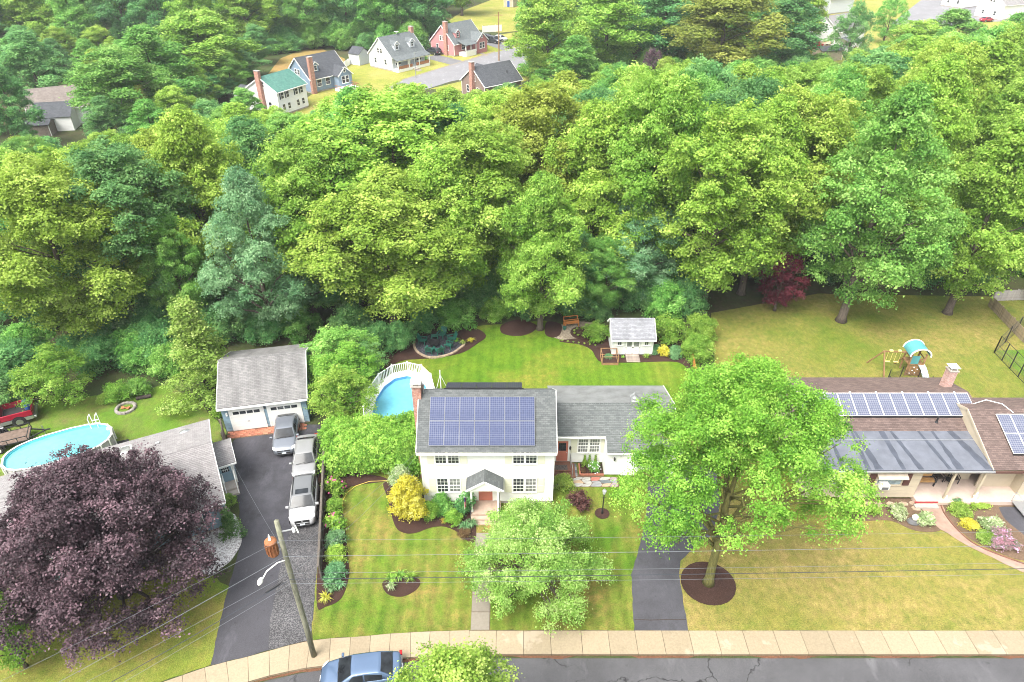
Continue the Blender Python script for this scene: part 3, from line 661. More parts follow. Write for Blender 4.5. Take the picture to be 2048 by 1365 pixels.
def solar_panel(parent, o3, ux, uy, nx, ny, mat, frame, b=0.014):
    """o3 lower-left corner, ux/uy edge vectors (metres); nx, ny cells"""
    o3, ux, uy = Vector(o3), Vector(ux), Vector(uy); n = ux.cross(uy).normalized(); W, H = ux.length, uy.length
    k = (round(W, 2), round(H, 2), nx, ny, mat.name)
    if k not in SP_:
        f = MB()
        f.box(0, W, 0, b, 0, 0.04).box(0, W, H - b, H, 0, 0.04).box(0, b, b, H - b, 0, 0.04).box(W - b, W, b, H - b, 0, 0.04)
        c = MB(); c.quad((b, b, 0.034), (W - b, b, 0.034), (W - b, H - b, 0.034), (b, H - b, 0.034), [(0, 0), (nx, 0), (nx, ny), (0, ny)]); c.quad((b, H - b, 0.005), (W - b, H - b, 0.005), (W - b, b, 0.005), (b, b, 0.005))
        SP_[k] = (f.mesh('solar_panel'), c.mesh('cell_sheet')); SP_[k][0].materials.append(frame); SP_[k][1].materials.append(mat)
    f, c = SP_[k]; m = Matrix((ux.normalized(), uy.normalized(), n)).transposed().to_4x4(); m.translation = o3
    p = ob('solar_panel', f, None, parent); p.matrix_local = m; ob('cell_sheet', c, None, p); return p
def courses(parent, x0, x1, z0, z1, y, h, mat, rotz=0.0, seg=None, origin=(0, 0, 0), lap=0.035, xl=None, xr=None, skip=None):
    """wide siding courses, each its own board; the wall faces local -y and is turned by rotz about origin"""
    hold = parent; n = max(1, round((z1 - z0) / h)); hh = (z1 - z0) / n; rz = Matrix.Rotation(rotz, 4, 'Z'); k = 0
    for i in range(n):
        a, b = z0 + i * hh, z0 + (i + 1) * hh; l0, r0_ = (xl(a), xr(a)) if xl else (x0, x1); l1, r1_ = (xl(b), xr(b)) if xl else (x0, x1)
        m = MB(); e = 0.024; m.add([(l0, y - lap, a), (r0_, y - lap, a), (r1_, y - lap * 0.7, b - e), (l1, y - lap * 0.7, b - e), (l0, y, a), (r0_, y, a), (r1_, y, b - e), (l1, y, b - e)], [(0, 1, 2, 3), (4, 5, 1, 0), (3, 2, 6, 7)])
        o = ob('siding_course', m, mat, hold, origin, rotz)
def rake_roof(parent, x0, x1, ye, ze, yr, zr, yb, zb, mat, over=0.0, course=0.14, name='roof'):
    """gable roof, ridge along x; front eave (ye,ze), ridge (yr,zr), back eave (yb,zb)"""
    r = MB(); r.slope((x0, ye, ze), (x1, ye, ze), (x0, yr, zr), (x1, yr, zr), course); r.slope((x1, yb, zb), (x0, yb, zb), (x1, yr, zr), (x0, yr, zr), course)
    o = ob(name, r, mat, parent)
    cap = MB(); n = max(2, int((x1 - x0) / 0.3))
    for i in range(n):
        a, b = x0 + (x1 - x0) * i / n, x0 + (x1 - x0) * (i + 1) / n - 0.01; f = 0.13; s1 = (zr - ze) / (yr - ye); s2 = (zr - zb) / (yb - yr)
        cap.quad((a, yr - f, zr - f * s1 + 0.03), (b, yr - f, zr - f * s1 + 0.022), (b, yr, zr + 0.03), (a, yr, zr + 0.038)).quad((a, yr, zr + 0.038), (b, yr, zr + 0.03), (b, yr + f, zr - f * s2 + 0.022), (a, yr + f, zr - f * s2 + 0.03))
    ob('ridge_cap', cap, mat, o); return o
def fascia(parent, x0, x1, ye, ze, yr, zr, yb, zb, mat=None, th=0.09):
    """eave boards, gutter and rake boards"""
    m = MB(); m.box(x0, x1, ye - 0.02, ye + 0.03, ze - 0.2, ze - 0.075).box(x0, x1, yb - 0.03, yb + 0.02, zb - 0.2, zb - 0.075)
    for x in (x0 - 0.012, x1 + 0.012):
        m.bar((x, ye, ze - 0.10), (x, yr, zr - 0.10), 0.04, 0.2).bar((x, yb, zb - 0.10), (x, yr, zr - 0.10), 0.04, 0.2)
    g = MB(); g.box(x0, x1, ye - 0.14, ye - 0.02, ze - 0.17, ze - 0.06)
    ob('fascia', m, mat or M_white, parent); ob('gutter', g, mat or M_white, parent)
def gable_walls(parent, x0, x1, y0, y1, ze, yr, zr, mat, course=0.115, floor=0.0, boards=False, name='wall', ze2=None):
    """four walls of lapped siding under a gable roof (ridge along x at yr)"""
    ze2 = ze if ze2 is None else ze2; W = MB(); L = x1 - x0; D = y1 - y0
    if boards:
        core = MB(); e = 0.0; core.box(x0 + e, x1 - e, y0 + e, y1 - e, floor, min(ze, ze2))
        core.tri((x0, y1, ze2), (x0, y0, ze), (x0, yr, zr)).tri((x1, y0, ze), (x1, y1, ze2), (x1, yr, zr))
        wl_ = ob(name, core, M_gapshade, parent)
        courses(wl_, x0, x1, floor, ze, y0 - 0.001, course, mat)
        yl = lambda z: 0 if z <= ze else (z - ze) / (zr - ze) * (yr - y0); yrr = lambda z: D if z <= ze2 else D - (z - ze2) / (zr - ze2) * (y1 - yr)
        courses(wl_, 0, D, floor, zr - 0.05, -0.001, course, mat, R_(90), origin=(x1, y0, 0), xl=yl, xr=yrr)
        courses(wl_, 0, D, floor, zr - 0.05, -0.001, course, mat, R_(-90), origin=(x0, y1, 0), xl=lambda z: D - yrr(z), xr=lambda z: D - yl(z))
        return wl_
    W.siding(x0, x1, floor, ze, y0, course)
    W.M = Matrix.Translation((x1, y1, 0)) @ Matrix.Rotation(math.pi, 4, 'Z'); W.siding(0, L, floor, ze2, 0, course)
    yl = lambda z: 0 if z <= ze else (z - ze) / (zr - ze) * (yr - y0); yrr = lambda z: D if z <= ze2 else D - (z - ze2) / (zr - ze2) * (y1 - yr)
    W.M = Matrix.Translation((x1, y0, 0)) @ Matrix.Rotation(R_(90), 4, 'Z'); W.siding(0, D, floor, zr - 0.03, 0, course, xl=yl, xr=yrr)
    W.M = Matrix.Translation((x0, y1, 0)) @ Matrix.Rotation(R_(-90), 4, 'Z'); W.siding(0, D, floor, zr - 0.03, 0, course, xl=lambda z: D - yrr(z), xr=lambda z: D - yl(z))
    W.M = None
    o = ob(name, W, mat, parent)
    for (cx, cy) in ((x0, y0), (x1, y0), (x0, y1), (x1, y1)): ob('corner_board', MB().box(cx - 0.05, cx + 0.05, cy - 0.05, cy + 0.05, floor, (ze if cy == y0 else ze2) - 0.05), M_white, o)
    return o

# ------------------------------------------------------------------ the white two-storey house
H0 = (-6.2, 34.05, 0)
wh = thing('white_house', 'white two-storey house with blue solar panels on its grey roof and a low wing', 'house', H0)
ob('foundation', MB().box(0.02, 9.03, 0.02, 6.18, 0, 0.28), M_conc, wh)
ye, ze, yr, zr, yb = -0.35, 5.3, 3.1, 7.88, 6.55
gable_walls(wh, 0, 9.05, 0, 6.2, 5.42, yr, zr - 0.14, M_sidew, 0.115, 0.28)
mr = rake_roof(wh, -0.22, 9.22, ye, ze, yr, zr, yb, ze, R_house); fascia(wh, -0.22, 9.22, ye, ze, yr, zr, yb, ze)
sl = Vector((0, yr - ye, zr - ze)).normalized(); nn = Vector((1, 0, 0)).cross(sl); pw, ph = 0.995, 1.66
base = Vector((0.62, ye, ze)) + sl * 0.42 + nn * 0.12
for r in range(2):
    for c in range(7): solar_panel(mr, base + Vector((c * (pw + 0.025), 0, 0)) + sl * (r * (ph + 0.03)), (pw, 0, 0), sl * ph, 7, 11, M_cell, M_pframe)
rails = MB()
for s_ in (0.5, 1.3, 2.2, 3.0): p = base + sl * s_ - nn * 0.06; rails.bar(p, p + Vector((7.1, 0, 0)), 0.04, 0.05)
ob('panel_rails', rails, M_dgrey, mr)
bs = Vector((0, 1.35, -0.59)).normalized(); M_celld = cells('solar_cells_dark', (0.03, 0.033, 0.045), (0.04, 0.043, 0.055), (0.09, 0.09, 0.10), 0.05, 0.4)
for c in range(5): solar_panel(mr, Vector((1.6 + (c + 1) * 1.06, 3.2, 7.97)) + bs * 1.47, Vector((-1.04, 0, 0)), bs * -1.47, 7, 11, M_celld, M_black)
ob('panel_edge', MB().bar((1.5, 3.17, 7.95), (7.0, 3.17, 7.95), 0.05, 0.07), M_black, mr)
for xx in (2.1, 3.7, 5.3, 6.6): ob('panel_leg', MB().bar((xx, 3.3, 7.7), (xx, 3.3, 7.94), 0.04, 0.04), M_black, mr); ob('panel_leg', MB().bar((xx, 4.4, 6.85), (xx, 4.4, 7.46), 0.04, 0.04), M_black, mr)
chimney(wh, -0.62, -0.02, 2.55, 3.5, 0, 8.5, M_brick)
ob('flue_pipe', MB().tube([(0.12, 2.95, 7.2), (0.12, 2.95, 8.45)], 0.07, 8).lathe([(0.1, 0), (0.12, 0.05), (0.12, 0.15), (0.05, 0.2)], 8, (0.12, 2.95, 8.4)), M_alu, wh)
for xc in (1.78, 7.08):
    for zz, hh in ((3.93, 1.3), (1.18, 1.42)):
        for s in (-0.43, 0.43): window(wh, (xc + s, -0.012, zz), 0.86, hh, gl=M_glass if s < 0 or zz > 2 else M_glass2)
        for s in (-1.13, 1.13): shutter(wh, (xc + s, -0.016, zz), 0.46, hh, M_cream)
# gabled portico
po = ob('portico', MB().box(3.25, 5.42, -1.1, -1.0, 2.38, 2.62).box(3.25, 3.35, -1.0, 0, 2.38, 2.62).box(5.32, 5.42, -1.0, 0, 2.38, 2.62), M_white, wh)
pr = MB(); pr.slope((3.05, -1.25, 2.58), (3.05, 0, 2.58), (4.33, -1.25, 3.42), (4.33, 0, 3.42)) if False else None
pr.slope((3.05, 0.0, 2.58), (3.05, -1.25, 2.58), (4.33, 0.0, 3.42), (4.33, -1.25, 3.42)); pr.slope((5.61, -1.25, 2.58), (5.61, 0.0, 2.58), (4.33, -1.25, 3.42), (4.33, 0.0, 3.42))
ob('portico_roof', pr, R_house, po)
ob('pediment', MB().tri((3.2, -1.12, 2.62), (5.46, -1.12, 2.62), (4.33, -1.12, 3.36)).bar((3.05, -1.24, 2.52), (4.33, -1.24, 3.36), 0.06, 0.13).bar((5.61, -1.24, 2.52), (4.33, -1.24, 3.36), 0.06, 0.13), M_white, po)
for xx in (3.4, 5.26): ob('column', MB().box(xx - 0.1, xx + 0.1, -1.12, -0.92, 0.34, 0.44).lathe([(0.08, 0), (0.075, 1.0), (0.065, 1.9)], 10, (xx, -1.02, 0.44)).box(xx - 0.1, xx + 0.1, -1.12, -0.92, 2.3, 2.38), M_white, po)
door(wh, (4.33, -0.016, 0.36), 0.98, 2.05, M_salmon)
for xx in (3.62, 5.04): ob('sidelight', MB().box(xx - 0.17, xx + 0.17, -0.03, 0, 0.4, 2.35), M_white, wh)
ob('stoop', MB().bbox(3.3, 5.4, -1.3, -0.02, 0.0, 0.34).bbox(3.3, 5.4, -1.65, -1.302, 0, 0.2).bbox(3.3, 5.4, -2.0, -1.652, 0, 0.1), paint('stoop_stone', (0.36, 0.27, 0.21), 0.85, 0.15, 3), wh)
for xx in (3.36, 5.34):
    rl = MB(); rl.tube([(xx, -1.28, 0.34), (xx, -1.28, 1.2)], 0.02, 6).tube([(xx, -1.98, 0.1), (xx, -1.98, 0.98)], 0.02, 6).tube([(xx, -0.1, 1.22), (xx, -1.28, 1.2), (xx, -1.98, 0.98)], 0.022, 6); ob('handrail', rl, M_black, wh)
# low wing and garage
WX0, WX1, GX = 9.07, 18.5, 13.1
ww = ob('wing_wall', MB().siding(WX0, GX, 0.2, 3.1, 4.0, 0.115), M_sidew, wh)
g = MB(); g.siding(GX, WX1 - 0.2, 0.1, 2.62, 2.8, 0.115)
g.M = Matrix.Translation((GX, 4.02, 0)) @ Matrix.Rotation(R_(-90), 4, 'Z'); g.siding(0, 1.22, 0.1, 2.75, 0, 0.115)
prof = lambda y: 2.6 + (y - 2.5) * 0.4158 if y < 6.18 else 4.13 - (y - 6.18) * 0.313
D = 9.65 - 2.8
g.M = Matrix.Translation((WX1 - 0.2, 2.8, 0)) @ Matrix.Rotation(R_(90), 4, 'Z'); zz = 4.0
g.siding(0, D, 0.1, 4.0, 0, 0.115, xl=lambda z: 0 if z <= 2.65 else (z - 2.65) / (4.06 - 2.65) * 3.38, xr=lambda z: D if z <= 2.98 else D - (z - 2.98) / (4.06 - 2.98) * 3.47)
g.M = Matrix.Translation((WX1 - 0.2, 9.65, 0)) @ Matrix.Rotation(math.pi, 4, 'Z'); g.siding(0, 9.2, 0.1, 2.95, 0, 0.115)
ob('garage_wall', g, M_sidew, wh)
r = MB(); r.slope((WX0, 3.7, 3.1), (GX, 3.7, 3.1), (WX0, 6.18, 4.13), (GX, 6.18, 4.13)); r.slope((GX, 2.5, 2.6), (WX1, 2.5, 2.6), (GX, 6.18, 4.13), (WX1, 6.18, 4.13)); wr = ob('wing_roof', r, R_wing, wh)
ob('membrane_roof', MB().add([(WX0, 6.18, 4.12), (WX1, 6.18, 4.12), (WX1, 9.95, 2.95), (WX0, 9.95, 2.95), (WX0, 6.18, 4.02), (WX1, 6.18, 4.02), (WX1, 9.95, 2.85), (WX0, 9.95, 2.85)], [(0, 1, 2, 3), (2, 1, 5, 6), (3, 2, 6, 7)]), M_membrane, wr)
cp = MB()
for i in range(30): a = WX0 + i * 0.314; cp.quad((a, 6.04, 4.1), (a + 0.3, 6.04, 4.094), (a + 0.3, 6.18, 4.155), (a, 6.18, 4.165)).quad((a, 6.18, 4.165), (a + 0.3, 6.18, 4.155), (a + 0.3, 6.34, 4.10), (a, 6.34, 4.11))
ob('ridge_cap', cp, R_wing, wr)
ob('wing_fascia', MB().box(WX0, GX - 0.05, 3.66, 3.72, 2.9, 3.03).box(GX, WX1, 2.46, 2.52, 2.4, 2.53).bar((GX - 0.02, 2.5, 2.5), (GX - 0.02, 3.7, 3.0), 0.05, 0.18).bar((WX1 + 0.015, 2.5, 2.52), (WX1 + 0.015, 6.18, 4.05), 0.04, 0.18).bar((WX1 + 0.015, 9.95, 2.86), (WX1 + 0.015, 6.18, 4.05), 0.04, 0.18).box(WX0 + .1, GX - 0.05, 3.56, 3.66, 2.94, 3.02), M_white, wr)
v = ob('roof_vent', MB().bbox(15.2, 15.75, 6.0, 6.5, 3.9, 4.55, 0.1), M_ventm, wr); ob('vent_cowl', MB().tube([(15.2, 6.5, 4.58), (15.47, 6.5, 4.9), (15.75, 6.5, 4.58)], 0.09, 8).lathe([(0.2, 0), (0.22, 0.12), (0.06, 0.2)], 10, (15.47, 6.25, 4.55)), M_ventm, v)
door(wh, (9.98, 3.985, 0.36), 0.86, 2.02, M_salmon, glazed=2)
for s in (11.52, 12.38): window(wh, (s, 3.985, 1.22), 0.84, 1.42, cols=4, gl=M_glass2)
shutter(wh, (10.84, 3.98, 1.22), 0.46, 1.42, M_cream); shutter(wh, (12.98, 3.98, 1.22), 0.2, 1.42, M_cream)
ob('wall_lamp', MB().box(10.53, 10.6, 3.9, 3.98, 1.75, 1.85).lathe([(0.03, 0), (0.07, 0.06), (0.08, 0.22), (0.02, 0.32)], 8, (10.565, 3.86, 1.6)), M_black, wh)
ob('wall_lamp', MB().box(13.7, 13.77, 2.7, 2.78, 1.75, 1.85).lathe([(0.03, 0), (0.07, 0.06), (0.08, 0.22), (0.02, 0.32)], 8, (13.735, 2.66, 1.6)), M_black, wh)
gd = ob('garage_door', MB().box(14.3, 16.9, 2.74, 2.79, 0.05, 2.2), M_white, wh)
for k in range(4): ob('door_panel', MB().box(14.36, 16.84, 2.715, 2.739, 0.1 + k * 0.525, 0.58 + k * 0.525), M_white, gd)
st = ob('entry_steps', MB().bbox(9.12, 10.62, 2.95, 3.97, 0.0, 0.32, 0.015).bbox(9.12, 10.95, 2.45, 2.948, 0, 0.16, 0.015).bbox(10.622, 10.95, 2.95, 3.97, 0, 0.16, 0.015), M_brownst, wh)
mat_ = speckle('doormat', [(0.35, (0.02, 0.018, 0.02)), (0.5, (0.16, 0.14, 0.13)), (0.62, (0.03, 0.025, 0.025))], 7, 0.95, 0.3)
tag(ob('doormat', MB().box(0, 0.98, 0, 0.5, 0, 0.02), mat_, None, (H0[0] + 9.4, H0[1] + 3.05, 0.322)), 'dark patterned doormat on the brown entry steps of the white house', 'doormat')
ob('step_rail', MB().tube([(10.6, 3.9, 0.32), (10.6, 3.9, 1.15), (10.62, 3.3, 1.12), (10.7, 2.6, 0.9), (10.7, 2.6, 0.16)], 0.022, 6).tube([(10.6, 3.3, 0.32), (10.6, 3.3, 1.1)], 0.015, 6).tube([(10.6, 3.6, 0.32), (10.6, 3.6, 1.1)], 0.015, 6), M_grey, wh)
ob('antenna_mast', MB().tube([(0.9, 6.3, 5.2), (0.9, 6.3, 7.2)], 0.035, 6).tube([(0.9, 6.3, 6.8), (0.5, 6.5, 5.2)], 0.02, 6).tube([(0.9, 6.3, 6.8), (1.4, 6.5, 5.2)], 0.02, 6), M_white, wh)
# flagstone path
fp = struct(ob('flagstone_path', MB().prism([(2.95, 35.62), (7.9, 35.62), (7.9, 36.6), (5.0, 36.9), (4.9, 38.0), (4.55, 38.0), (4.55, 36.5), (2.95, 36.4)], 0, 0.03, False), M_soil))
fsm = [paint('flag_' + n_, c_, 0.8, 0.2, 4) for n_, c_ in (('grey', (0.21, 0.22, 0.22)), ('lilac', (0.26, 0.21, 0.215)), ('red', (0.34, 0.12, 0.09)), ('slate', (0.10, 0.12, 0.125)), ('sand', (0.35, 0.26, 0.17)), ('pale', (0.31, 0.31, 0.28)))]
fr = random.Random(3); cells_ = [(c, r_) for r_ in range(3) for c in range(7)]
jit = {(c, r_): (fr.uniform(-0.11, 0.11), fr.uniform(-0.08, 0.08)) for c in range(8) for r_ in range(4)}
for (c, r_) in cells_:
    q = []
    for (i, j) in ((c, r_), (c + 1, r_), (c + 1, r_ + 1), (c, r_ + 1)):
        jx, jy = jit[(i, j)]; q.append((2.98 + i * 0.69 + (0.24 if j % 2 else 0) * (0 < i < 7) + jx * 1.2 * (0 < i < 7), 35.64 + j * 0.32 + jy * (0 < j < 3)))
    cx, cy = sum(p[0] for p in q) / 4, sum(p[1] for p in q) / 4; pts = []
    for k in range(4):
        a, b = q[k], q[(k + 1) % 4]; pts.append((a[0] + (b[0] - a[0]) * 0.16, a[1] + (b[1] - a[1]) * 0.16)); pts.append((a[0] + (b[0] - a[0]) * 0.84, a[1] + (b[1] - a[1]) * 0.84))
    pts = [((x - cx) * 0.93, (y - cy) * 0.93) for x, y in pts]
    ob('flagstone', MB().prism(pts, 0, 0.045), fr.choices(fsm, (3.5, 3, 1.2, 2, 0.8, 2.5))[0], fp, (cx, cy, 0.012))
for k in range(4): ob('flagstone', MB().prism([(-0.17, -0.16), (0.15, -0.18), (0.18, 0.14), (-0.14, 0.17)], 0, 0.045), fsm[3 if k % 2 else 0], fp, (4.74, 36.85 + k * 0.34, 0.012))

# ------------------------------------------------------------------ the blue garage
gt = thing('garage', 'blue two-door garage with streaked grey roof at the end of the left driveway', 'garage', (-23.0, 41.65, 0), R_(11.3))
GW, GD = 6.5, 7.4
gable_walls(gt, 0, GW, 0, GD, 2.72, GD / 2, 4.45, M_blues, 0.26, 0.15, boards=True)
ob('foundation', MB().box(0.01, GW - 0.01, 0.01, GD - 0.01, 0, 0.15), M_conc, gt)
rake_roof(gt, -0.2, GW + 0.2, -0.3, 2.72, GD / 2, 4.6, GD + 0.3, 2.72, R_gar); fascia(gt, -0.2, GW + 0.2, -0.3, 2.72, GD / 2, 4.6, GD + 0.3, 2.72)
for xc in (1.85, 4.75):
    gd = ob('garage_door', MB().box(xc - 1.22, xc + 1.22, -0.05, 0.0, 0.1, 2.15), M_white, gt)
    ob('door_frame', MB().box(xc - 1.34, xc - 1.22, -0.07, 0, 0.1, 2.27).box(xc + 1.22, xc + 1.34, -0.07, 0, 0.1, 2.27).box(xc - 1.22, xc + 1.22, -0.07, 0, 2.15, 2.27), M_white, gd)
    for k in range(4): ob('door_panel', MB().box(xc - 1.19, xc + 1.19, -0.062, -0.05, 0.13 + k * 0.505, 0.6 + k * 0.505), M_white, gd)
    for k in range(4): ob('pane', MB().box(xc - 1.02 + k * 0.53, xc - 0.57 + k * 0.53, -0.07, -0.062, 1.74, 2.02), M_glass, gd)
    ob('handle', MB().box(xc - 0.08, xc + 0.08, -0.09, -0.06, 0.95, 1.0), M_alu, gd)
ob('wall_lamp', MB().box(0.3, 0.42, -0.16, -0.02, 1.75, 2.0), M_white, gt); ob('wall_lamp', MB().box(3.24, 3.34, -0.14, -0.02, 2.0, 2.2), M_dgrey, gt)
ap = struct(ob('brick_apron', MB().prism([(-22.9, 41.5), (-16.9, 42.7), (-16.75, 41.9), (-22.75, 40.75)], 0, 0.022, False), M_soil))
c11, s11 = math.cos(R_(11.3)), math.sin(R_(11.3)); bm = paint('paver_brick', (0.36, 0.14, 0.085), 0.85, 0.3, 6, per=0.25); bk_ = MB().bbox(-0.2, 0.2, -0.095, 0.095, 0, 0.05, 0.01).mesh('brick'); bk_.materials.append(bm)
for i in range(14):
    for j in range(4):
        lx, ly = 0.25 + i * 0.43 + (0.2 if j % 2 else 0), -0.13 - j * 0.205
        ob('brick', bk_, None, ap, (-23.0 + lx * c11 - ly * s11, 41.65 + lx * s11 + ly * c11, 0.005), R_(11.3) + rnd.uniform(-0.03, 0.03))

# ------------------------------------------------------------------ the blue house on the left
lh = thing('blue_house', 'pale blue single-storey house with light grey roof behind the purple maple', 'house', (-19.5, 31.98, 0), R_(26.5))
LL, LD = 19.0, 8.6
gable_walls(lh, -LL, 0, 0, LD, 2.68, LD / 2, 4.15, M_blues, 0.30, 0.25, boards=True)
ob('foundation', MB().box(-LL + 0.01, -0.01, 0.01, LD - 0.01, 0, 0.25), M_conc, lh)
lr_ = rake_roof(lh, -LL - 0.2, 0.25, -0.35, 2.72, LD / 2, 4.3, LD + 0.35, 2.72, R_light); fascia(lh, -LL - 0.2, 0.25, -0.35, 2.72, LD / 2, 4.3, LD + 0.35, 2.72)
for s in (-2.72, -1.82): window(lh, (s, -0.025, 0.95), 0.9, 1.4, cols=1, rows=1, gl=M_glass2)
shutter(lh, (-1.13, -0.03, 0.95), 0.42, 1.4, M_navy); shutter(lh, (-3.42, -0.03, 0.95), 0.42, 1.4, M_navy)
for s in (-8.4, -7.5): window(lh, (s, -0.025, 0.95), 0.9, 1.4, cols=1, rows=1, gl=M_glass2)
sp = Vector((0, -(LD / 2 + .35), 1.58)).normalized()
sk = ob('skylight', MB().bbox(-6.2, -4.95, 6.55, 7.35, 3.25, 3.62, 0.05), M_white, lr_); ob('pane', MB().box(-6.1, -5.05, 6.65, 7.25, 3.62, 3.63), M_glass2, sk)
ob('roof_vent', MB().tube([(-6.9, 5.6, 3.7), (-6.9, 5.6, 4.3)], 0.05, 8), M_dgrey, lr_); ob('roof_vent', MB().lathe([(0.3, 0), (0.32, 0.1), (0.1, 0.22)], 10, (-1.5, 7.6, 3.05), 1.4, 1), M_alu, lr_)
ob('roof_vent', MB().box(-3.4, -3.15, 6.6, 6.8, 3.3, 3.6), M_grey, lr_)
# side entry
ve = ob('side_entry', MB().box(0.03, 1.15, 4.1, 6.2, 0, 2.15), M_blues, lh); r = MB(); r.slope((0.0, 3.75, 2.25), (1.4, 3.75, 2.25), (0.0, 5.2, 2.85), (1.4, 5.2, 2.85)); r.slope((1.4, 6.5, 2.3), (0, 6.5, 2.3), (1.4, 5.2, 2.85), (0, 5.2, 2.85)); ob('entry_roof', r, R_light, ve)
ob('entry_fascia', MB().box(0.02, 1.42, 3.7, 3.76, 2.08, 2.2).bar((1.41, 3.75, 2.17), (1.41, 5.2, 2.77), 0.04, 0.14).bar((1.41, 6.5, 2.2), (1.41, 5.2, 2.77), 0.04, 0.14).box(1.06, 1.16, 4.08, 4.16, 0, 2.1), M_white, ve)
door(lh, (0.56, 4.09, 0.4), 0.8, 1.75, M_blues, glazed=1)
ob('side_steps', MB().bbox(0.05, 1.1, 3.2, 4.08, 0, 0.38).bbox(0.05, 1.1, 2.75, 3.198, 0, 0.2), M_conc, lh)
ob('side_rail', MB().tube([(0.25, 3.95, 0.4), (0.25, 3.95, 1.35), (0.25, 3.1, 1.25), (0.25, 2.7, 0.2)], 0.03, 6).tube([(1.05, 3.95, 0.4), (1.05, 3.95, 1.35), (1.05, 3.1, 1.25), (1.05, 2.7, 0.2)], 0.03, 6), M_white, lh)
# front gable part at its left end
gb = ob('gable_wing', MB().siding(-LL, -LL + 6, 0.2, 2.7, -2.5, 0.3).siding(-LL, -LL + 6, 2.7, 4.0, -2.5, 0.3, xl=lambda z: -LL + (z - 2.7) / 1.4 * 3, xr=lambda z: -LL + 6 - (z - 2.7) / 1.4 * 3).box(-LL + 0.02, -LL + 5.98, -2.48, 0, 0, 2.68), M_blues, lh)
r = MB(); r.slope((-LL - 0.3, 3.4, 2.55), (-LL - 0.3, -2.9, 2.55), (-LL + 3, 3.4, 4.15), (-LL + 3, -2.9, 4.15)); r.slope((-LL + 6.3, -2.9, 2.55), (-LL + 6.3, 3.4, 2.55), (-LL + 3, -2.9, 4.15), (-LL + 3, 3.4, 4.15)); ob('gable_roof', r, R_light, gb)
ob('rake_boards', MB().bar((-LL - 0.3, -2.92, 2.45), (-LL + 3, -2.92, 4.05), 0.05, 0.2).bar((-LL + 6.3, -2.92, 2.45), (-LL + 3, -2.92, 4.05), 0.05, 0.2), M_white, gb)
wac = thing('chest', 'white box standing on the grass behind the blue house', 'box', (-28.6, 38.9, 0), R_(26)); ob('body', MB().bbox(-0.55, 0.55, -0.4, 0.4, 0, 0.75), M_white, wac); ob('lid', MB().bbox(-0.58, 0.58, -0.43, 0.43, 0.75, 0.85, 0.03), M_white, wac)

# ------------------------------------------------------------------ the tan ranch house on the right
RX = 21.0
th_ = thing('tan_house', 'tan ranch house with brown roof, solar panels and covered porch on the right', 'house', (RX, 34.4, 0))
X1 = 34.6 - RX; XP = 28.75 - RX; XG = 33.2 - RX; XE = 46 - RX      # ridge end, porch start, garage wing left, far right end
ob('foundation', MB().box(0.01, X1 + 0.4, 0.3, 9.4, 0, 0.38), M_conc, th_)
wl_ = ob('wall', MB().box(0, XP, 0, 9.4, 0.3, 3.2).box(XP, X1 + 0.4, 3.6, 9.4, 0.3, 3.2), M_gapshade, th_); courses(wl_, 0, 9.4, 0.3, 3.2, 0, 0.36, M_tan, R_(-90), origin=(-0.001, 9.4, 0)); courses(wl_, 0, X1 + 0.4, 0.3, 3.2, 0, 0.36, M_tan, math.pi, origin=(X1 + 0.4, 9.401, 0))
courses(wl_, 0, XP, 0.3, 3.2, -0.001, 0.36, M_tan); courses(wl_, XP, XG, 0.5, 3.2, 3.599, 0.36, M_tan); courses(wl_, 0, 3.6, 0.5, 3.2, 0, 0.36, M_tan, R_(90), origin=(XP + 0.001, 0, 0))
for s_, y0_, y1_ in ((0, 3.2, 9.4),):
    wl2 = MB(); wl2.tri((0, 9.4, 3.2), (0, 3.2, 3.5), (0, 6.4, 4.7)); ob('gable', wl2, M_tan, th_)
r = MB(); r.slope((-0.4, 3.2, 3.72), (X1 + 0.5, 3.2, 3.72), (-0.4, 6.36, 4.86), (X1, 6.36, 4.86)); r.slope((X1 + 0.3, 9.8, 3.62), (-0.4, 9.8, 3.62), (X1, 6.36, 4.86), (-0.4, 6.36, 4.86))
rr_ = ob('roof', r, R_brown, th_)
mbr = MB(); A = [(-0.4, -0.35, 3.3), (XG + 0.15, -0.35, 3.3), (XG + 0.15, 3.25, 3.725), (-0.4, 3.25, 3.725)]; mbr.quad(*A); mbr.quad((-0.4, -0.35, 3.16), (XG + 0.15, -0.35, 3.16), A[1], A[0]); mbr.quad((-0.4, 3.25, 3.55), (XG + 0.1, 3.25, 3.55), (XG + 0.1, -0.35, 3.16), (-0.4, -0.35, 3.16))
mr_ = ob('membrane_roof', mbr, M_membrane2, rr_)
mz = lambda y: 3.3 + (y + 0.35) * 0.118 + 0.006
def seam(x0, x1, w0, w1, y0=-0.3, y1=3.2, wob=0.03, dz=0.0):
    L, Rr = [], []
    for k in range(8): t = k / 7; y = y0 + (y1 - y0) * t; xc = x0 + (x1 - x0) * t; w_ = (w0 + (w1 - w0) * t) * (1 + rnd.uniform(-0.25, 0.25)) / 2; L.append((xc - w_, y, mz(y) + dz)); Rr.append((xc + w_, y, mz(y) + dz))
    m = MB()
    for k in range(7): m.quad(L[k], Rr[k], Rr[k + 1], L[k + 1])
    ob('membrane_seam', m, M_seam, mr_)
for (a, b, w0, w1) in ((1.9, 2.0, 0.3, 0.2), (3.6, 3.75, 0.35, 0.15), (4.35, 3.95, 0.5, 0.2), (6.05, 5.9, 0.3, 0.4), (7.25, 6.6, 0.4, 0.2), (9.25, 8.6, 0.3, 0.2), (9.95, 9.6, 0.5, 0.2), (11.95, 10.9, 0.6, 0.5)): seam(a, b, w0, w1)
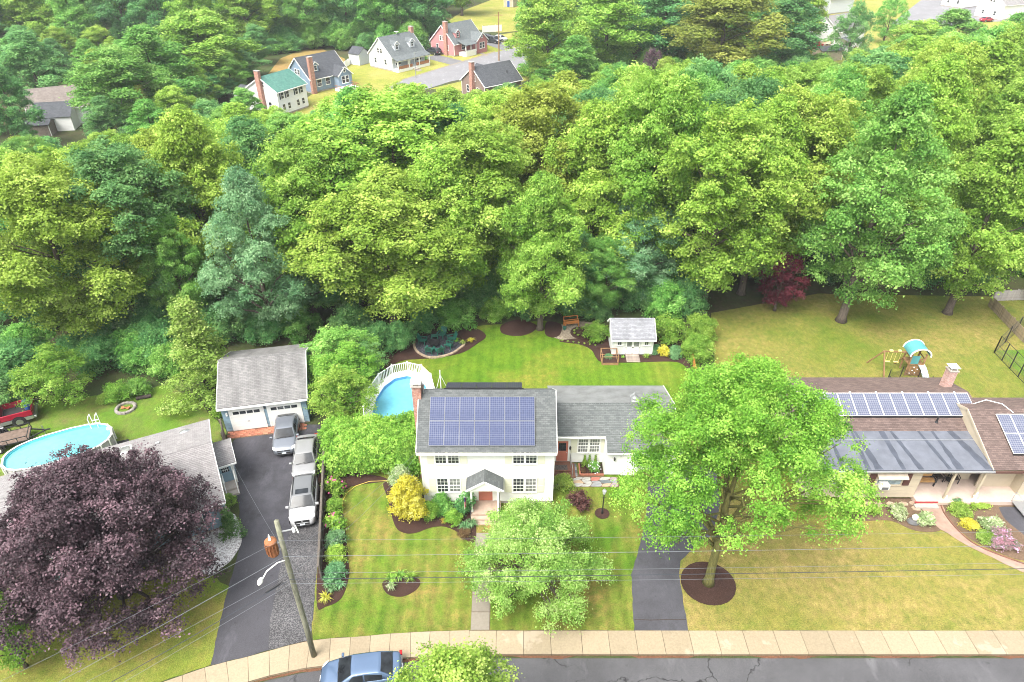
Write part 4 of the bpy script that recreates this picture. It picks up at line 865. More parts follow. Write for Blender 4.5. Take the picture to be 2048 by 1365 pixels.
sm = MB(); sm.bar((-0.3, 2.35, mz(2.35) + 0.008), (XG, 2.35, mz(2.35) + 0.008), 0.06, 0.012); ob('membrane_joint', sm, M_alu, mr_)
ob('fascia', MB().box(-0.42, XG + 0.1, -0.40, -0.352, 3.02, 3.2).box(-0.42, X1 + 0.3, 9.8, 9.85, 3.4, 3.56), paint('brown_fascia', (0.10, 0.05, 0.04), 0.6, 0.1), th_)
ob('gutter', MB().box(-0.4, XG + 0.1, -0.5, -0.402, 3.14, 3.24), M_grey, th_)
s2 = Vector((0, 3.16, 1.14)).normalized(); n2 = Vector((1, 0, 0)).cross(s2); pb = Vector((0.55, 3.2, 3.72)) + s2 * 1.18 + n2 * 0.14
for c in range(13): solar_panel(rr_, pb + Vector((c * 0.985, 0, 0)), (0.965, 0, 0), s2 * 1.98, 6, 12, M_cell2, M_white, 0.03)
ob('panel_skirt', MB().bar(pb + Vector((0, -0.02, -0.05)), pb + Vector((12.8, -0.02, -0.05)), 0.05, 0.14), M_black, rr_)
for c in range(7): ob('panel_clamp', MB().bbox(-0.06, 0.06, -0.05, 0.05, 0, 0.08), M_white, rr_, tuple(pb + s2 * 2.02 + Vector((0.0 + c * 1.97, 0, 0))))
ob('vent_pipe', MB().tube([(10.2, 3.9, 3.95), (10.2, 3.9, 4.5)], 0.06, 8).lathe([(0.14, 0), (0.07, 0.1)], 8, (10.2, 3.9, 3.97)), M_black, rr_)
chimney(th_, X1 - 1.2, X1 - 0.6, 7.4, 8.0, 3.3, 5.95, M_brick2)
# windows of the tan house
for (xc, w_) in ((5.55, 1.85), (1.35, 1.5)):
    window(th_, (xc, -0.03, 1.55), w_, 1.05, cols=1, rows=1, sashes=1, gl=glass('blind_glass', (0.22, 0.27, 0.29), 0.1) if 'blind_glass' not in MATS else MATS['blind_glass'], frame=M_tan)
    shutter(th_, (xc - w_ / 2 - 0.32, -0.03, 1.5), 0.48, 1.15, M_brownsh); shutter(th_, (xc + w_ / 2 + 0.32, -0.03, 1.5), 0.48, 1.15, M_brownsh)
    aw = ob('awning', MB().add([(xc - w_ / 2 - 0.12, -0.45, 2.52), (xc + w_ / 2 + 0.12, -0.45, 2.52), (xc + w_ / 2 + 0.12, -0.03, 2.72), (xc - w_ / 2 - 0.12, -0.03, 2.72), (xc - w_ / 2 - 0.12, -0.45, 2.44), (xc + w_ / 2 + 0.12, -0.45, 2.44)], [(0, 1, 2, 3), (4, 5, 1, 0)]), paint('awning_cream', (0.62, 0.52, 0.40), 0.7, 0.1), th_)
    ob('awning_arm', MB().bar((xc - w_ / 2 - 0.06, -0.42, 2.48), (xc - w_ / 2 - 0.06, -0.04, 2.1), 0.03, 0.03).bar((xc + w_ / 2 + 0.06, -0.42, 2.48), (xc + w_ / 2 + 0.06, -0.04, 2.1), 0.03, 0.03), M_white, aw)
ac = ob('air_conditioner', MB().bbox(4.85, 5.45, -0.5, -0.03, 1.5, 1.95, 0.02), M_white, th_); ob('grille', MB().box(4.92, 5.38, -0.515, -0.5, 1.54, 1.78), M_dgrey, ac)
# porch
ob('porch_floor', MB().bbox(XP + 0.01, XE - 7.5, -0.55, 3.59, 0, 0.42, 0.02).box(XP + 0.01, XG, -0.6, -0.551, 0.1, 0.32), paint('porch_concrete', (0.47, 0.37, 0.31), 0.8, 0.1, 1.5, grime=0.2), th_)
ob('porch_step', MB().bbox(XP - 0.15, XP + 1.5, -0.9, -0.56, 0, 0.2), M_conc, th_); ob('step_edge', MB().box(XP - 0.15, XP + 1.5, -0.62, -0.555, 0.35, 0.425), M_red, th_)
for xx in (30.8 - RX, 32.9 - RX): ob('porch_post', MB().box(xx - 0.07, xx + 0.07, -0.32, -0.18, 0.42, 3.15).box(xx - 0.1, xx + 0.1, -0.36, -0.14, 2.95, 3.15), M_tan, th_)
ob('porch_wall', MB().box(XP + 3.4, XG + 0.4, 1.6, 3.59, 0.43, 3.2), M_tan, th_)
# garage wing with its own ridge
gy, gz, gyr, gzr, gyb, gzb = -0.35, 3.3, 4.1, 5.08, 6.6, 4.1
r = MB(); r.slope((XG, gy, gz), (XE, gy, gz), (XG, gyr, gzr), (XE, gyr, gzr)); r.slope((XE, gyb, gzb), (XG, gyb, gzb), (XE, gyr, gzr), (XG, gyr, gzr)); gr_ = ob('garage_roof', r, R_brown, th_)
gw = MB(); gw.box(XG + 0.5, XE - 7.6, 0.9, 1.0, 0.42, 3.2).box(XG + 3, XE - 0.3, 0.1, 6.2, 0, 3.2)
ob('garage_wing_wall', gw, M_tan, th_)
ob('wing_gable', MB().add([(XG + 0.03, -0.3, 3.2), (XG + 0.03, 6.5, 3.9), (XG + 0.03, 4.1, 4.98), (XG + 0.03, 6.5, 3.3)], [(1, 0, 2), (3, 0, 1)]).bar((XG - 0.01, gy, gz - 0.06), (XG - 0.01, gyr, gzr - 0.06), 0.05, 0.2).bar((XG - 0.01, gyb, gzb - 0.06), (XG - 0.01, gyr, gzr - 0.06), 0.05, 0.2), M_tan, gr_)
ob('wing_fascia', MB().box(XG, XE, gy - 0.05, gy, 3.0, 3.2), paint('brown_fascia', (0.1, 0.05, 0.04)), gr_)
s3 = Vector((0, gyr - gy, gzr - gz)).normalized(); n3 = Vector((1, 0, 0)).cross(s3); pb3 = Vector((XG + 1.75, gy, gz)) + s3 * 1.15 + n3 * 0.14
for rI in range(1):
    for c in range(8): solar_panel(gr_, pb3 + Vector((c * 1.0, 0, 0)), (0.98, 0, 0), s3 * 1.55, 6, 10, M_cell2, M_white, 0.03); solar_panel(gr_, pb3 + s3 * 1.57 + Vector((c * 1.0, 0, 0)), (0.98, 0, 0), s3 * 1.55, 6, 10, M_cell2, M_white, 0.03)
ob('panel_skirt', MB().bar(pb3 + Vector((0, -0.02, -0.05)), pb3 + Vector((8, -0.02, -0.05)), 0.05, 0.14), M_black, gr_)
ob('conduit', MB().tube([(13.35, 5.2, 4.62), (14.2, 5.2, 5.02), (15.0, 4.6, 5.12), (15.3, 3.7, 5.05)], 0.03, 6), M_white, gr_)
rm = ob('porch_ramp', MB().add([(XE - 10.50, -0.5, 0.46), (XE - 9.40, -0.5, 0.46), (XE - 8.90, -4.2, 0.05), (XE - 10.00, -4.2, 0.05), (XE - 10.50, -0.5, 0.40), (XE - 9.40, -0.5, 0.40), (XE - 8.90, -4.2, 0.0), (XE - 10.00, -4.2, 0.0)], [(0, 3, 2, 1), (4, 5, 6, 7), (0, 4, 7, 3), (1, 2, 6, 5), (3, 7, 6, 2)]), M_alu, th_)
ob('ramp_rail', MB().tube([(XE - 10.50, -0.5, 1.3), (XE - 10.00, -4.2, 0.95)], 0.025, 6).tube([(XE - 10.50, -0.5, 0.46), (XE - 10.50, -0.5, 1.3)], 0.025, 6).tube([(XE - 10.00, -4.2, 0.05), (XE - 10.00, -4.2, 0.95)], 0.025, 6).tube([(XE - 10.25, -2.3, 0.3), (XE - 10.25, -2.3, 1.12)], 0.025, 6), M_alu, rm)
# ------------------------------------------------------------------ vehicles
M_tyre = paint('tyre', (0.018, 0.018, 0.018), 0.9, 0.1); M_rim = paint('rim', (0.45, 0.46, 0.47), 0.3, 0.05, 3, 0.8); M_cglass = glass('car_glass', (0.016, 0.019, 0.022), 0.08, 0.3)
M_lamp = paint('headlamp', (0.65, 0.67, 0.68), 0.15, 0.05); M_tail = paint('tail_lamp', (0.28, 0.01, 0.012), 0.2, 0.1); M_plate = paint('plate', (0.70, 0.76, 0.80), 0.4, 0.05); M_trim = paint('black_trim', (0.02, 0.02, 0.021), 0.55, 0.1)
def loft(mb, rings, cap=True):
    n = len(rings[0]); vs = [p for r in rings for p in r]; fs = []
    for i in range(len(rings) - 1):
        for k in range(n): fs.append((i * n + k, i * n + (k + 1) % n, (i + 1) * n + (k + 1) % n, (i + 1) * n + k))
    if cap: fs += [tuple(range(n - 1, -1, -1)), tuple((len(rings) - 1) * n + k for k in range(n))]
    return mb.add(vs, fs)
def interp(tab, x):
    for (a, b), (c, d) in zip(tab, tab[1:]):
        if a <= x <= c: t = (x - a) / (c - a); return b + (d - b) * t
    return tab[0][1] if x < tab[0][0] else tab[-1][1]
def car(name, label, loc, rotz, paintm, L=4.55, W=1.8, hood=0.86, belt=0.95, roof=1.43, deck=0.98, cab=(0.24, 0.40, 0.74, 0.88), suv=False, sunroof=False, wr=0.33, group=None, cabm=None):
    """front towards +x; profile from lofted sections, then glass, lamps, wheels"""
    t = thing(name, label, 'car', loc, rotz, group); hl = L / 2; X = lambda f: hl - f * L
    top = [(0, 0.62), (0.025, hood - 0.14), (0.07, hood - 0.04), (cab[0] - 0.02, belt), (cab[0], belt + 0.02), (cab[3], (deck if not suv else belt + 0.05)), (0.955, deck - 0.02 if not suv else belt + 0.02), (0.985, deck - 0.14), (1.0, 0.66)]
    wid = [(0, 0.66), (0.03, 0.86), (0.12, 0.97), (0.3, 1.0), (0.75, 1.0), (0.92, 0.96), (0.98, 0.88), (1.0, 0.72)]; bot = [(0, 0.36), (0.06, 0.2), (0.94, 0.22), (1, 0.38)]
    rings = []
    for f in (0, 0.012, 0.03, 0.06, 0.1, 0.16, cab[0], 0.34, 0.45, 0.6, 0.75, cab[3], 0.94, 0.965, 0.985, 1.0):
        x = X(f); w_ = W / 2 * interp(wid, f); zt = interp(top, f); zb = interp(bot, f); zm = (zt + zb) / 2; sh = min(0.1, (zt - zb) * 0.3)
        half = [(w_ * 0.86, zb), (w_ * 0.985, zb + 0.1), (w_, zm), (w_ * 0.985, zt - sh), (w_ * 0.93, zt - sh * 0.35), (w_ * 0.78, zt), (w_ * 0.4, zt + 0.022)]
        rings.append([(x, y, z) for y, z in half] + [(x, 0, zt + 0.03)] + [(x, -y, z) for y, z in half[::-1]])
    b = MB(); loft(b, [r[::-1] for r in rings]); body = ob('body', b, paintm, t, smooth=True)
    # greenhouse
    a0, a1, a2, a3 = cab; wb, wt = W / 2 * 0.93, W / 2 * (0.72 if not suv else 0.76)
    hz = [(a0, belt), (a1, roof - 0.035), ((a1 + a2) / 2, roof), (a2, roof - 0.03), (a3, (deck if not suv else belt + 0.1))]
    def sect(f, lift=0.0):
        zt = interp(hz, f); k = (zt - belt) / (roof - belt); k = max(0.02, k); wt_ = wb + (wt - wb) * k; x = X(f)
        return x, wt_, zt
    rings = []
    for f in (a0, a0 + (a1 - a0) * 0.5, a1, a1 + 0.03, (a1 + a2) / 2, a2 - 0.02, a2, (a2 + a3) / 2, a3):
        x, w_, zt = sect(f); zb = belt - 0.04; half = [(wb, zb), (w_ + (wb - w_) * 0.04, zb + (zt - zb) * 0.94), (w_ * 0.9, zt), (w_ * 0.45, zt + 0.02)]
        rings.append([(x, y, z) for y, z in half] + [(x, 0, zt + 0.027)] + [(x, -y, z) for y, z in half[::-1]])
    c = MB(); loft(c, [r[::-1] for r in rings]); cb = ob('cabin', c, cabm or paintm, t, smooth=True)
    def glassq(name_, pts, off): d = Vector(off); ob(name_, MB().add([Vector(p) + d for p in pts], [(0, 1, 2, 3)]), M_cglass, cb)
    x0, w0, z0 = sect(a0 + 0.012); x1, w1, z1 = sect(a1 - 0.006)
    ob('windshield', MB().add([(x0, -w0 * 0.93, z0), (x0 + 0.03, 0, z0 + 0.02), (x0, w0 * 0.93, z0), (x1, w1 * 0.88, z1), (x1 + 0.03, 0, z1 + 0.02), (x1, -w1 * 0.88, z1)], [(0, 1, 4, 5), (1, 2, 3, 4)]), M_cglass, cb, (0.025, 0, 0.028), smooth=True)
    x2, w2, z2 = sect(a2 + 0.012); x3, w3, z3 = sect(a3 - 0.015)
    ob('rear_window', MB().add([(x2, -w2 * 0.86, z2), (x2 - 0.03, 0, z2 + 0.02), (x2, w2 * 0.86, z2), (x3, w3 * 0.86, z3), (x3 - 0.03, 0, z3 + 0.02), (x3, -w3 * 0.86, z3)], [(0, 1, 4, 5), (1, 2, 3, 4)]), M_cglass, cb, (-0.025, 0, 0.028), smooth=True)
    fs_ = [a0 + (a1 - a0) * 0.62, a1 + (a2 - a1) * 0.40, a1 + (a2 - a1) * 0.46, a2 + (a3 - a2) * (0.2 if not suv else 0.35)]
    for sgn in (-1, 1):
        for (fa, fb) in ((fs_[0], fs_[1]), (fs_[2], fs_[3])):
            q = []
            for f, up in ((fa, 0), (fb, 0), (fb, 1), (fa, 1)):
                ff = f if not (up and f == fa and f == fs_[0]) else max(f, a1 + 0.01)
                x, w_, zt = sect(ff); zz = belt + 0.03 + (zt - belt - 0.08) * up; k = (zz - belt + 0.04) / max(0.05, zt - belt + 0.04); yy = wb + (w_ + (wb - w_) * 0.04 - wb) * min(1, k / 0.94); q.append((x, sgn * (yy + 0.014), zz))
            ob('side_window', MB().add(q, [(0, 1, 2, 3) if sgn < 0 else (3, 2, 1, 0)]), M_cglass, cb)
        ob('mirror', MB().bbox(X(a0 + 0.05) - 0.06, X(a0 + 0.05) + 0.08, sgn * (W / 2 + 0.09) - 0.1, sgn * (W / 2 + 0.09) + 0.1, belt - 0.02, belt + 0.12, 0.03), paintm, t)
        hx = X(0.045); ob('headlight', MB().add([(X(0.012), sgn * W * 0.30, hood - 0.17), (X(0.05), sgn * W * 0.455, hood - 0.14), (X(0.10), sgn * W * 0.475, hood - 0.04), (X(0.055), sgn * W * 0.31, hood - 0.045)], [(0, 1, 2, 3) if sgn > 0 else (3, 2, 1, 0)]), M_lamp, t, (0.02, 0, 0.02))
        ob('tail_light', MB().bbox(X(0.995) - 0.02, X(0.965), sgn * W * 0.4 - 0.16, sgn * W * 0.4 + 0.1, deck - 0.24, deck - 0.1, 0.02), M_tail, t)
        for f in (0.19, 0.79):
            wx = X(f); wy = sgn * (W / 2 - 0.09)
            ob('wheel_arch', MB().tube([(wx, sgn * (W / 2 - 0.25), wr + 0.02), (wx, sgn * (W / 2 + 0.004), wr + 0.02)], wr + 0.07, 16), M_trim, t)
            wh_ = ob('wheel', MB().tube([(wx, wy - sgn * 0.1, wr), (wx, wy + sgn * 0.1, wr)], wr, 18), M_tyre, t); ob('rim', MB().tube([(wx, wy + sgn * 0.09, wr), (wx, wy + sgn * 0.107, wr)], wr * 0.68, 14), M_rim, wh_)
    ob('grille', MB().add([(X(0.0) + 0.012, -W * 0.26, 0.46), (X(0.0) + 0.012, W * 0.26, 0.46), (X(0.012) + 0.03, W * 0.27, hood - 0.16), (X(0.012) + 0.03, -W * 0.27, hood - 0.16)], [(0, 1, 2, 3)]), M_trim, t)
    ob('bumper_intake', MB().bbox(X(0.01), X(0.0) + 0.02, -W * 0.3, W * 0.3, 0.3, 0.4, 0.01), M_trim, t)
    ob('badge', MB().tube([(X(0.012) + 0.03, 0, hood - 0.23), (X(0.012) + 0.05, 0, hood - 0.23)], 0.06, 10), M_alu, t)
    ob('license_plate', MB().box(X(0) + 0.015, X(0) + 0.04, -0.16, 0.16, 0.44, 0.56), M_plate, t); ob('rear_plate', MB().box(X(1) - 0.03, X(1) - 0.01, -0.16, 0.16, 0.62, 0.74), M_plate, t)
    wp = MB(); wp.tube([(x0 + 0.06, -0.55, z0 + 0.05), (x0 - 0.02, 0.1, z0 + 0.1)], 0.012, 4); ob('wiper', wp, M_trim, t); ob('wiper', MB().tube([(x0 + 0.06, 0.05, z0 + 0.05), (x0 - 0.02, 0.6, z0 + 0.1)], 0.012, 4), M_trim, t)
    if sunroof: ob('sunroof', MB().box(X(a1 + 0.13), X(a1 + 0.03), -wt * 0.62, wt * 0.62, roof + 0.0, roof + 0.022), M_cglass, cb)
    if suv:
        for sgn in (-1, 1): ob('roof_rail', MB().tube([(X(a1 + 0.03), sgn * wt * 0.92, roof + 0.02), (X(a2 - 0.02), sgn * wt * 0.92, roof + 0.02)], 0.025, 6), M_trim, cb); ob('sill', MB().bbox(X(0.74), X(0.24), sgn * (W / 2 - 0.02) - 0.03, sgn * (W / 2 - 0.02) + 0.03, 0.2, 0.36, 0.02), M_trim, t)
    return t
P_silver = paint('silver_paint', (0.16, 0.175, 0.20), 0.28, 0.03, 1, 0.35, 0.5, 0.6); P_pale = paint('pale_silver_paint', (0.25, 0.25, 0.248), 0.28, 0.03, 1, 0.3, 0.5, 0.6)
P_white = paint('pearl_white_paint', (0.42, 0.425, 0.43), 0.3, 0.03, 1, 0.05, 0.5, 0.6); P_blue = paint('blue_paint', (0.10, 0.155, 0.25), 0.25, 0.05, 1, 0.45, 0.5, 0.7); P_red = paint('red_paint', (0.34, 0.012, 0.035), 0.3, 0.1, 2, 0.1, 0.5, 0.5); P_dark = paint('dark_paint', (0.03, 0.035, 0.045), 0.3, 0.05, 1, 0.3, 0.5, 0.6)
car('sedan', 'silver sedan parked nose out in front of the right garage door', (-17.95, 40.95, 0.024), R_(-79), P_silver, 4.6, 1.82, 0.9, 0.97, 1.42, 1.02, (0.25, 0.42, 0.72, 0.90))
car('sedan', 'pale silver older sedan half under the shrub, behind the white car', (-15.7, 38.2, 0.024), R_(-80), P_pale, 4.55, 1.78, 0.88, 0.95, 1.44, 1.0, (0.23, 0.40, 0.73, 0.88))
car('crossover_car', 'white crossover with sunroof parked beside the wooden fence', (-14.72, 33.8, 0.024), R_(-79), P_white, 4.3, 1.84, 1.0, 1.05, 1.58, 1.02, (0.23, 0.40, 0.84, 0.965), True, True, 0.36, None, paint('roof_reflection_grey', (0.15, 0.155, 0.16), 0.3, 0.05, 1, 0.3, 0.5, 0.5))  # cabin greyer than the white body: darker roof reflection put into the colour
car('sedan', 'blue sedan parked in the street by the sidewalk', (-8.35, 21.2, -0.117), R_(188), P_blue, 4.5, 1.76, 0.84, 0.92, 1.42, 1.0, (0.22, 0.40, 0.73, 0.89))
# red pickup
def pickup():
    t = thing('pickup_truck', 'red pickup truck with silver lower body parked under the small green tree', 'pickup truck', (-42.1, 42.5, 0.01), R_(207)); L, W = 5.6, 1.95
    lo = MB(); loft(lo, [[(x, y, z) for y, z in ((W / 2 * k, 0.42), (W / 2 * k, 0.72), (-W / 2 * k, 0.72), (-W / 2 * k, 0.42))] for x, k in ((2.8, 0.9), (2.6, 1.0), (-2.7, 1.0), (-2.8, 0.95))]); ob('lower_body', lo, M_alu, t)
    up = MB(); loft(up, [[(x, y, z) for y, z in ((W / 2 * k, 0.722), (W / 2 * k * 0.98, h), (-W / 2 * k * 0.98, h), (-W / 2 * k, 0.722))] for x, k, h in ((2.8, 0.88, 1.0), (2.62, 0.97, 1.1), (1.2, 0.99, 1.16), (-0.55, 0.99, 1.16))]); ob('hood', up, P_red, t, smooth=False)
    cb = MB(); loft(cb, [[(x, y, z) for y, z in ((0.92, 1.162), (w_, h), (-w_, h), (-0.92, 1.162))] for x, w_, h in ((1.25, 0.9, 1.2), (0.75, 0.76, 1.78), (-0.35, 0.76, 1.8), (-0.55, 0.84, 1.2))]); c = ob('cab', cb, P_red, t)
    for s in (-1, 1): ob('side_window', MB().add([(1.02, s * 0.935, 1.22), (-0.42, s * 0.935, 1.22), (-0.36, s * 0.79, 1.72), (0.74, s * 0.79, 1.72)], [(0, 1, 2, 3) if s > 0 else (3, 2, 1, 0)]), M_cglass, c)
    ob('windshield', MB().add([(1.27, -0.8, 1.24), (1.27, 0.8, 1.24), (0.8, 0.68, 1.74), (0.8, -0.68, 1.74)], [(0, 1, 2, 3)]), M_cglass, c); ob('rear_window', MB().add([(-0.57, 0.7, 1.26), (-0.57, -0.7, 1.26), (-0.38, -0.64, 1.72), (-0.38, 0.64, 1.72)], [(0, 1, 2, 3)]), M_cglass, c)
    bd = ob('bed', MB().box(-2.78, -0.6, -W / 2 + 0.02, W / 2 - 0.02, 0.73, 0.78), M_trim, t)
    for s in (-1, 1): ob('bed_side', MB().box(-2.78, -0.6, s * (W / 2 - 0.06) - 0.05, s * (W / 2 - 0.06) + 0.05, 0.78, 1.24), P_red, bd); ob('tail_light', MB().box(-2.82, -2.76, s * 0.85 - 0.08, s * 0.85 + 0.08, 0.85, 1.15), M_tail, t)
    ob('tailgate', MB().box(-2.82, -2.74, -0.75, 0.75, 0.74, 1.22), P_red, bd); ob('rear_bumper', MB().bbox(-2.98, -2.83, -0.9, 0.9, 0.42, 0.62), M_alu, t)
    for s in (-1, 1):
        ob('running_board', MB().bbox(-0.6, 1.2, s * 1.02 - 0.1, s * 1.02 + 0.1, 0.3, 0.36, 0.02), M_alu, t)
        for wx in (1.85, -1.75):
            ob('wheel_arch', MB().tube([(wx, s * 0.7, 0.45), (wx, s * (W / 2 + 0.01), 0.45)], 0.5, 16), M_trim, t); w_ = ob('wheel', MB().tube([(wx, s * 0.76, 0.4), (wx, s * 1.0, 0.4)], 0.4, 18), M_tyre, t); ob('rim', MB().tube([(wx, s * 0.99, 0.4), (wx, s * 1.012, 0.4)], 0.26, 14), M_rim, w_)
    return t
pickup()
br = thing('barrel', 'blue plastic drum standing in the bed of the red pickup', 'drum', (-39.95, 43.75, 0.79)); ob('body', MB().lathe([(0.27, 0), (0.3, 0.1), (0.3, 0.7), (0.27, 0.8)], 14), paint('blue_plastic', (0.03, 0.09, 0.30), 0.4, 0.1), br, smooth=True); ob('lid', MB().lathe([(0.28, 0.8), (0.28, 0.84)], 14), paint('blue_plastic', (0.03, 0.09, 0.3)), br)
# utility trailer
tr = thing('utility_trailer', 'black utility trailer with mesh rails standing beside the oval pool', 'trailer', (-39.8, 40.3, 0.01), R_(24))
ob('deck', MB().box(-1.9, 1.6, -0.85, 0.85, 0.5, 0.56), paint('trailer_deck', (0.12, 0.085, 0.065), 0.8, 0.3, 4), tr)
for s in (-1, 1):
    ob('side_rail', MB().bar((-1.9, s * 0.87, 0.95), (1.6, s * 0.87, 0.95), 0.05, 0.05), M_black, tr); ob('side_frame', MB().bar((-1.9, s * 0.87, 0.53), (1.6, s * 0.87, 0.53), 0.05, 0.1), M_black, tr)
    for k in range(6): ob('stake', MB().bar((-1.88 + k * 0.69, s * 0.87, 0.56), (-1.88 + k * 0.69, s * 0.87, 0.93), 0.04, 0.04), M_black, tr)
    w_ = ob('wheel', MB().tube([(-0.5, s * 0.95, 0.36), (-0.5, s * 1.15, 0.36)], 0.36, 18), M_tyre, tr); ob('rim', MB().tube([(-0.5, s * 1.14, 0.36), (-0.5, s * 1.16, 0.36)], 0.22, 12), M_white, w_)
    ob('fender', MB().tube([(-0.5 + 0.46 * math.cos(a), s * 1.05, 0.36 + 0.46 * math.sin(a)) for a in [math.pi * k / 8 for k in range(9)]], 0.07, 6), M_black, tr)
ob('front_rail', MB().bar((1.6, -0.87, 0.95), (1.6, 0.87, 0.95), 0.05, 0.05).bar((1.6, -0.87, 0.53), (1.6, 0.87, 0.53), 0.05, 0.1), M_black, tr)
ob('tongue', MB().bar((1.6, -0.6, 0.5), (2.7, 0, 0.5), 0.07, 0.09).bar((1.6, 0.6, 0.5), (2.7, 0, 0.5), 0.07, 0.09).bar((2.6, 0, 0.5), (3.0, 0, 0.5), 0.09, 0.1), M_black, tr); ob('jack', MB().tube([(2.5, 0.15, 0.05), (2.5, 0.15, 0.85)], 0.04, 8), M_alu, tr)

# ------------------------------------------------------------------ pools
def water(name, c, floor):
    s = N(name); f = s.noise(2.2, 4); cc = s.ramp(f, [(0.3, sc3(c, 0.93)), (0.7, sc3(c, 1.07))]); MATS[name] = s.done(s.bsdf(cc, 0.06, 0, 0.5, s.bump(s.noise(6, 2), 0.08, 0.02))); return MATS[name]
def oval(a, b, n, cx=0, cy=0, sharp=2.0):
    out = []
    for k in range(n):
        t = 2 * math.pi * (k + 0.5) / n; c_, s_ = math.cos(t), math.sin(t); out.append((cx + a * math.copysign(abs(c_) ** (2 / sharp), c_), cy + b * math.copysign(abs(s_) ** (2 / sharp), s_)))
    return out
W_a = water('pool_water', (0.115, 0.36, 0.47), None); W_b = water('pool_water_left', (0.12, 0.43, 0.47), None)
def ringmesh(o, i, z0, z1, flat=False):
    m = MB(); n = len(o)
    for k in range(n):
        a, b, c, d = o[k], o[(k + 1) % n], i[(k + 1) % n], i[k]; m.quad((*a, z1), (*b, z1), (*c, z1), (*d, z1))
        m.quad((*a, z0), (*b, z0), (*b, z1), (*a, z1)); m.quad((*d, z1), (*c, z1), (*c, z0), (*d, z0))
    return m
PC = (-9.15, 43.45)
pl = thing('swimming_pool', 'round-cornered pool with white deck and white picket railing behind the hedge', 'pool', (PC[0], PC[1], 0))
po_, pm_, pi_ = oval(2.85, 4.95, 14, sharp=2.15), oval(2.8, 4.9, 14, sharp=2.15), oval(2.25, 4.3, 14, sharp=2.15)
ob('wall', ringmesh(oval(2.38, 4.43, 14, sharp=2.15), pi_, 0, 1.12), paint('pool_wall', (0.62, 0.62, 0.60), 0.6, 0.05), pl)
M_deck = paint('pool_deck', (0.78, 0.78, 0.77), 0.6, 0.03)
for k in range(14):
    a, b, c, d = po_[k], po_[(k + 1) % 14], pi_[(k + 1) % 14], pi_[k]; m = MB(); m.add([(*a, 1.2), (*b, 1.2), (*c, 1.2), (*d, 1.2), (*a, 1.12), (*b, 1.12), (*c, 1.12), (*d, 1.12)], [(0, 1, 2, 3), (4, 5, 1, 0), (2, 6, 7, 3)][:3]); ob('deck_panel', m, M_deck, pl)
ob('liner', ringmesh(oval(2.33, 4.38, 14, sharp=2.15), oval(2.23, 4.28, 14, sharp=2.15), 0.75, 1.115), paint('pool_liner', (0.10, 0.30, 0.55), 0.5, 0.15, 6), pl)
ob('water', MB().prism(oval(2.24, 4.29, 14, sharp=2.15), 0.85, 0.85, False), W_a, pl)
bal = MB().box(-0.022, 0.022, -0.022, 0.022, 0.1, 0.92).mesh('baluster'); bal.materials.append(M_white); pst = MB().box(-0.05, 0.05, -0.05, 0.05, 0, 1.02).lathe([(0.06, 1.02), (0.02, 1.1)], 4).mesh('post'); pst.materials.append(M_white)
for k in range(14):
    a, b = Vector((*pm_[k], 1.2)), Vector((*pm_[(k + 1) % 14], 1.2)); rt = math.atan2(b.y - a.y, b.x - a.x)
    ob('post', pst, None, pl, a, rt); ob('rail', MB().bar(a + Vector((0, 0, 0.94)), b + Vector((0, 0, 0.94)), 0.05, 0.06), M_white, pl); ob('rail', MB().bar(a + Vector((0, 0, 0.09)), b + Vector((0, 0, 0.09)), 0.04, 0.05), M_white, pl)
    n_ = max(3, int((b - a).length / 0.17))
    if PC[1] + (a.y + b.y) / 2 > 42.0:
        for j in range(1, n_): ob('baluster', bal, None, pl, a.lerp(b, j / n_), rt)
    else: ob('panel', MB().bar(a + Vector((0, 0, 0.5)), b + Vector((0, 0, 0.5)), 0.02, 0.78), paint('taupe_panel', (0.36, 0.30, 0.26), 0.7, 0.05), pl)
def ladder(parent, p, rz):
    l = ob('ladder', MB().tube([(-0.25, 0, 0), (-0.25, 0, 1.9), (-0.25, 0.35, 1.95), (-0.25, 0.7, 1.9), (-0.25, 0.7, 0.7)], 0.03, 6).tube([(0.25, 0, 0), (0.25, 0, 1.9), (0.25, 0.35, 1.95), (0.25, 0.7, 1.9), (0.25, 0.7, 0.7)], 0.03, 6), M_white, parent, p, rz)
    for k in range(4): ob('rung', MB().box(-0.25, 0.25, -0.05, 0.05, 0.3 + k * 0.3, 0.34 + k * 0.3), M_white, l)
ladder(pl, (1.2, 4.6, 0.0), R_(165))
pl2 = thing('swimming_pool', 'long oval above-ground pool with bright turquoise water left of the purple maple', 'pool', (-34.65, 38.75, 0), R_(28.5))
o1, o2 = oval(3.75, 1.95, 20, sharp=2.5), oval(3.6, 1.8, 20, sharp=2.5); M_poolw = paint('pool_stone_wall', (0.42, 0.40, 0.40), 0.7, 0.25, 3)
for k in range(20):
    a, b = o1[k], o1[(k + 1) % 20]; a2, b2 = o2[k], o2[(k + 1) % 20]; m = MB(); m.quad((a[0] * .985, a[1] * .985, 0), (b[0] * .985, b[1] * .985, 0), (b[0] * .985, b[1] * .985, 1.16), (a[0] * .985, a[1] * .985, 1.16)); ob('wall_panel', m, M_poolw, pl2)
    ob('upright', MB().bar((*a, 0), (*a, 1.2), 0.08, 0.08), M_white, pl2); ob('top_rail', MB().add([(*a, 1.22), (*b, 1.22), (*b2, 1.22), (*a2, 1.22), (*a, 1.16), (*b, 1.16)], [(0, 1, 2, 3), (4, 5, 1, 0)]), paint('pool_rail', (0.55, 0.54, 0.52), 0.5, 0.05), pl2)
ob('liner', ringmesh(oval(3.66, 1.86, 20, sharp=2.5), oval(3.6, 1.8, 20, sharp=2.5), 0.7, 1.15), paint('aqua_liner', (0.16, 0.56, 0.62), 0.5, 0.06), pl2)
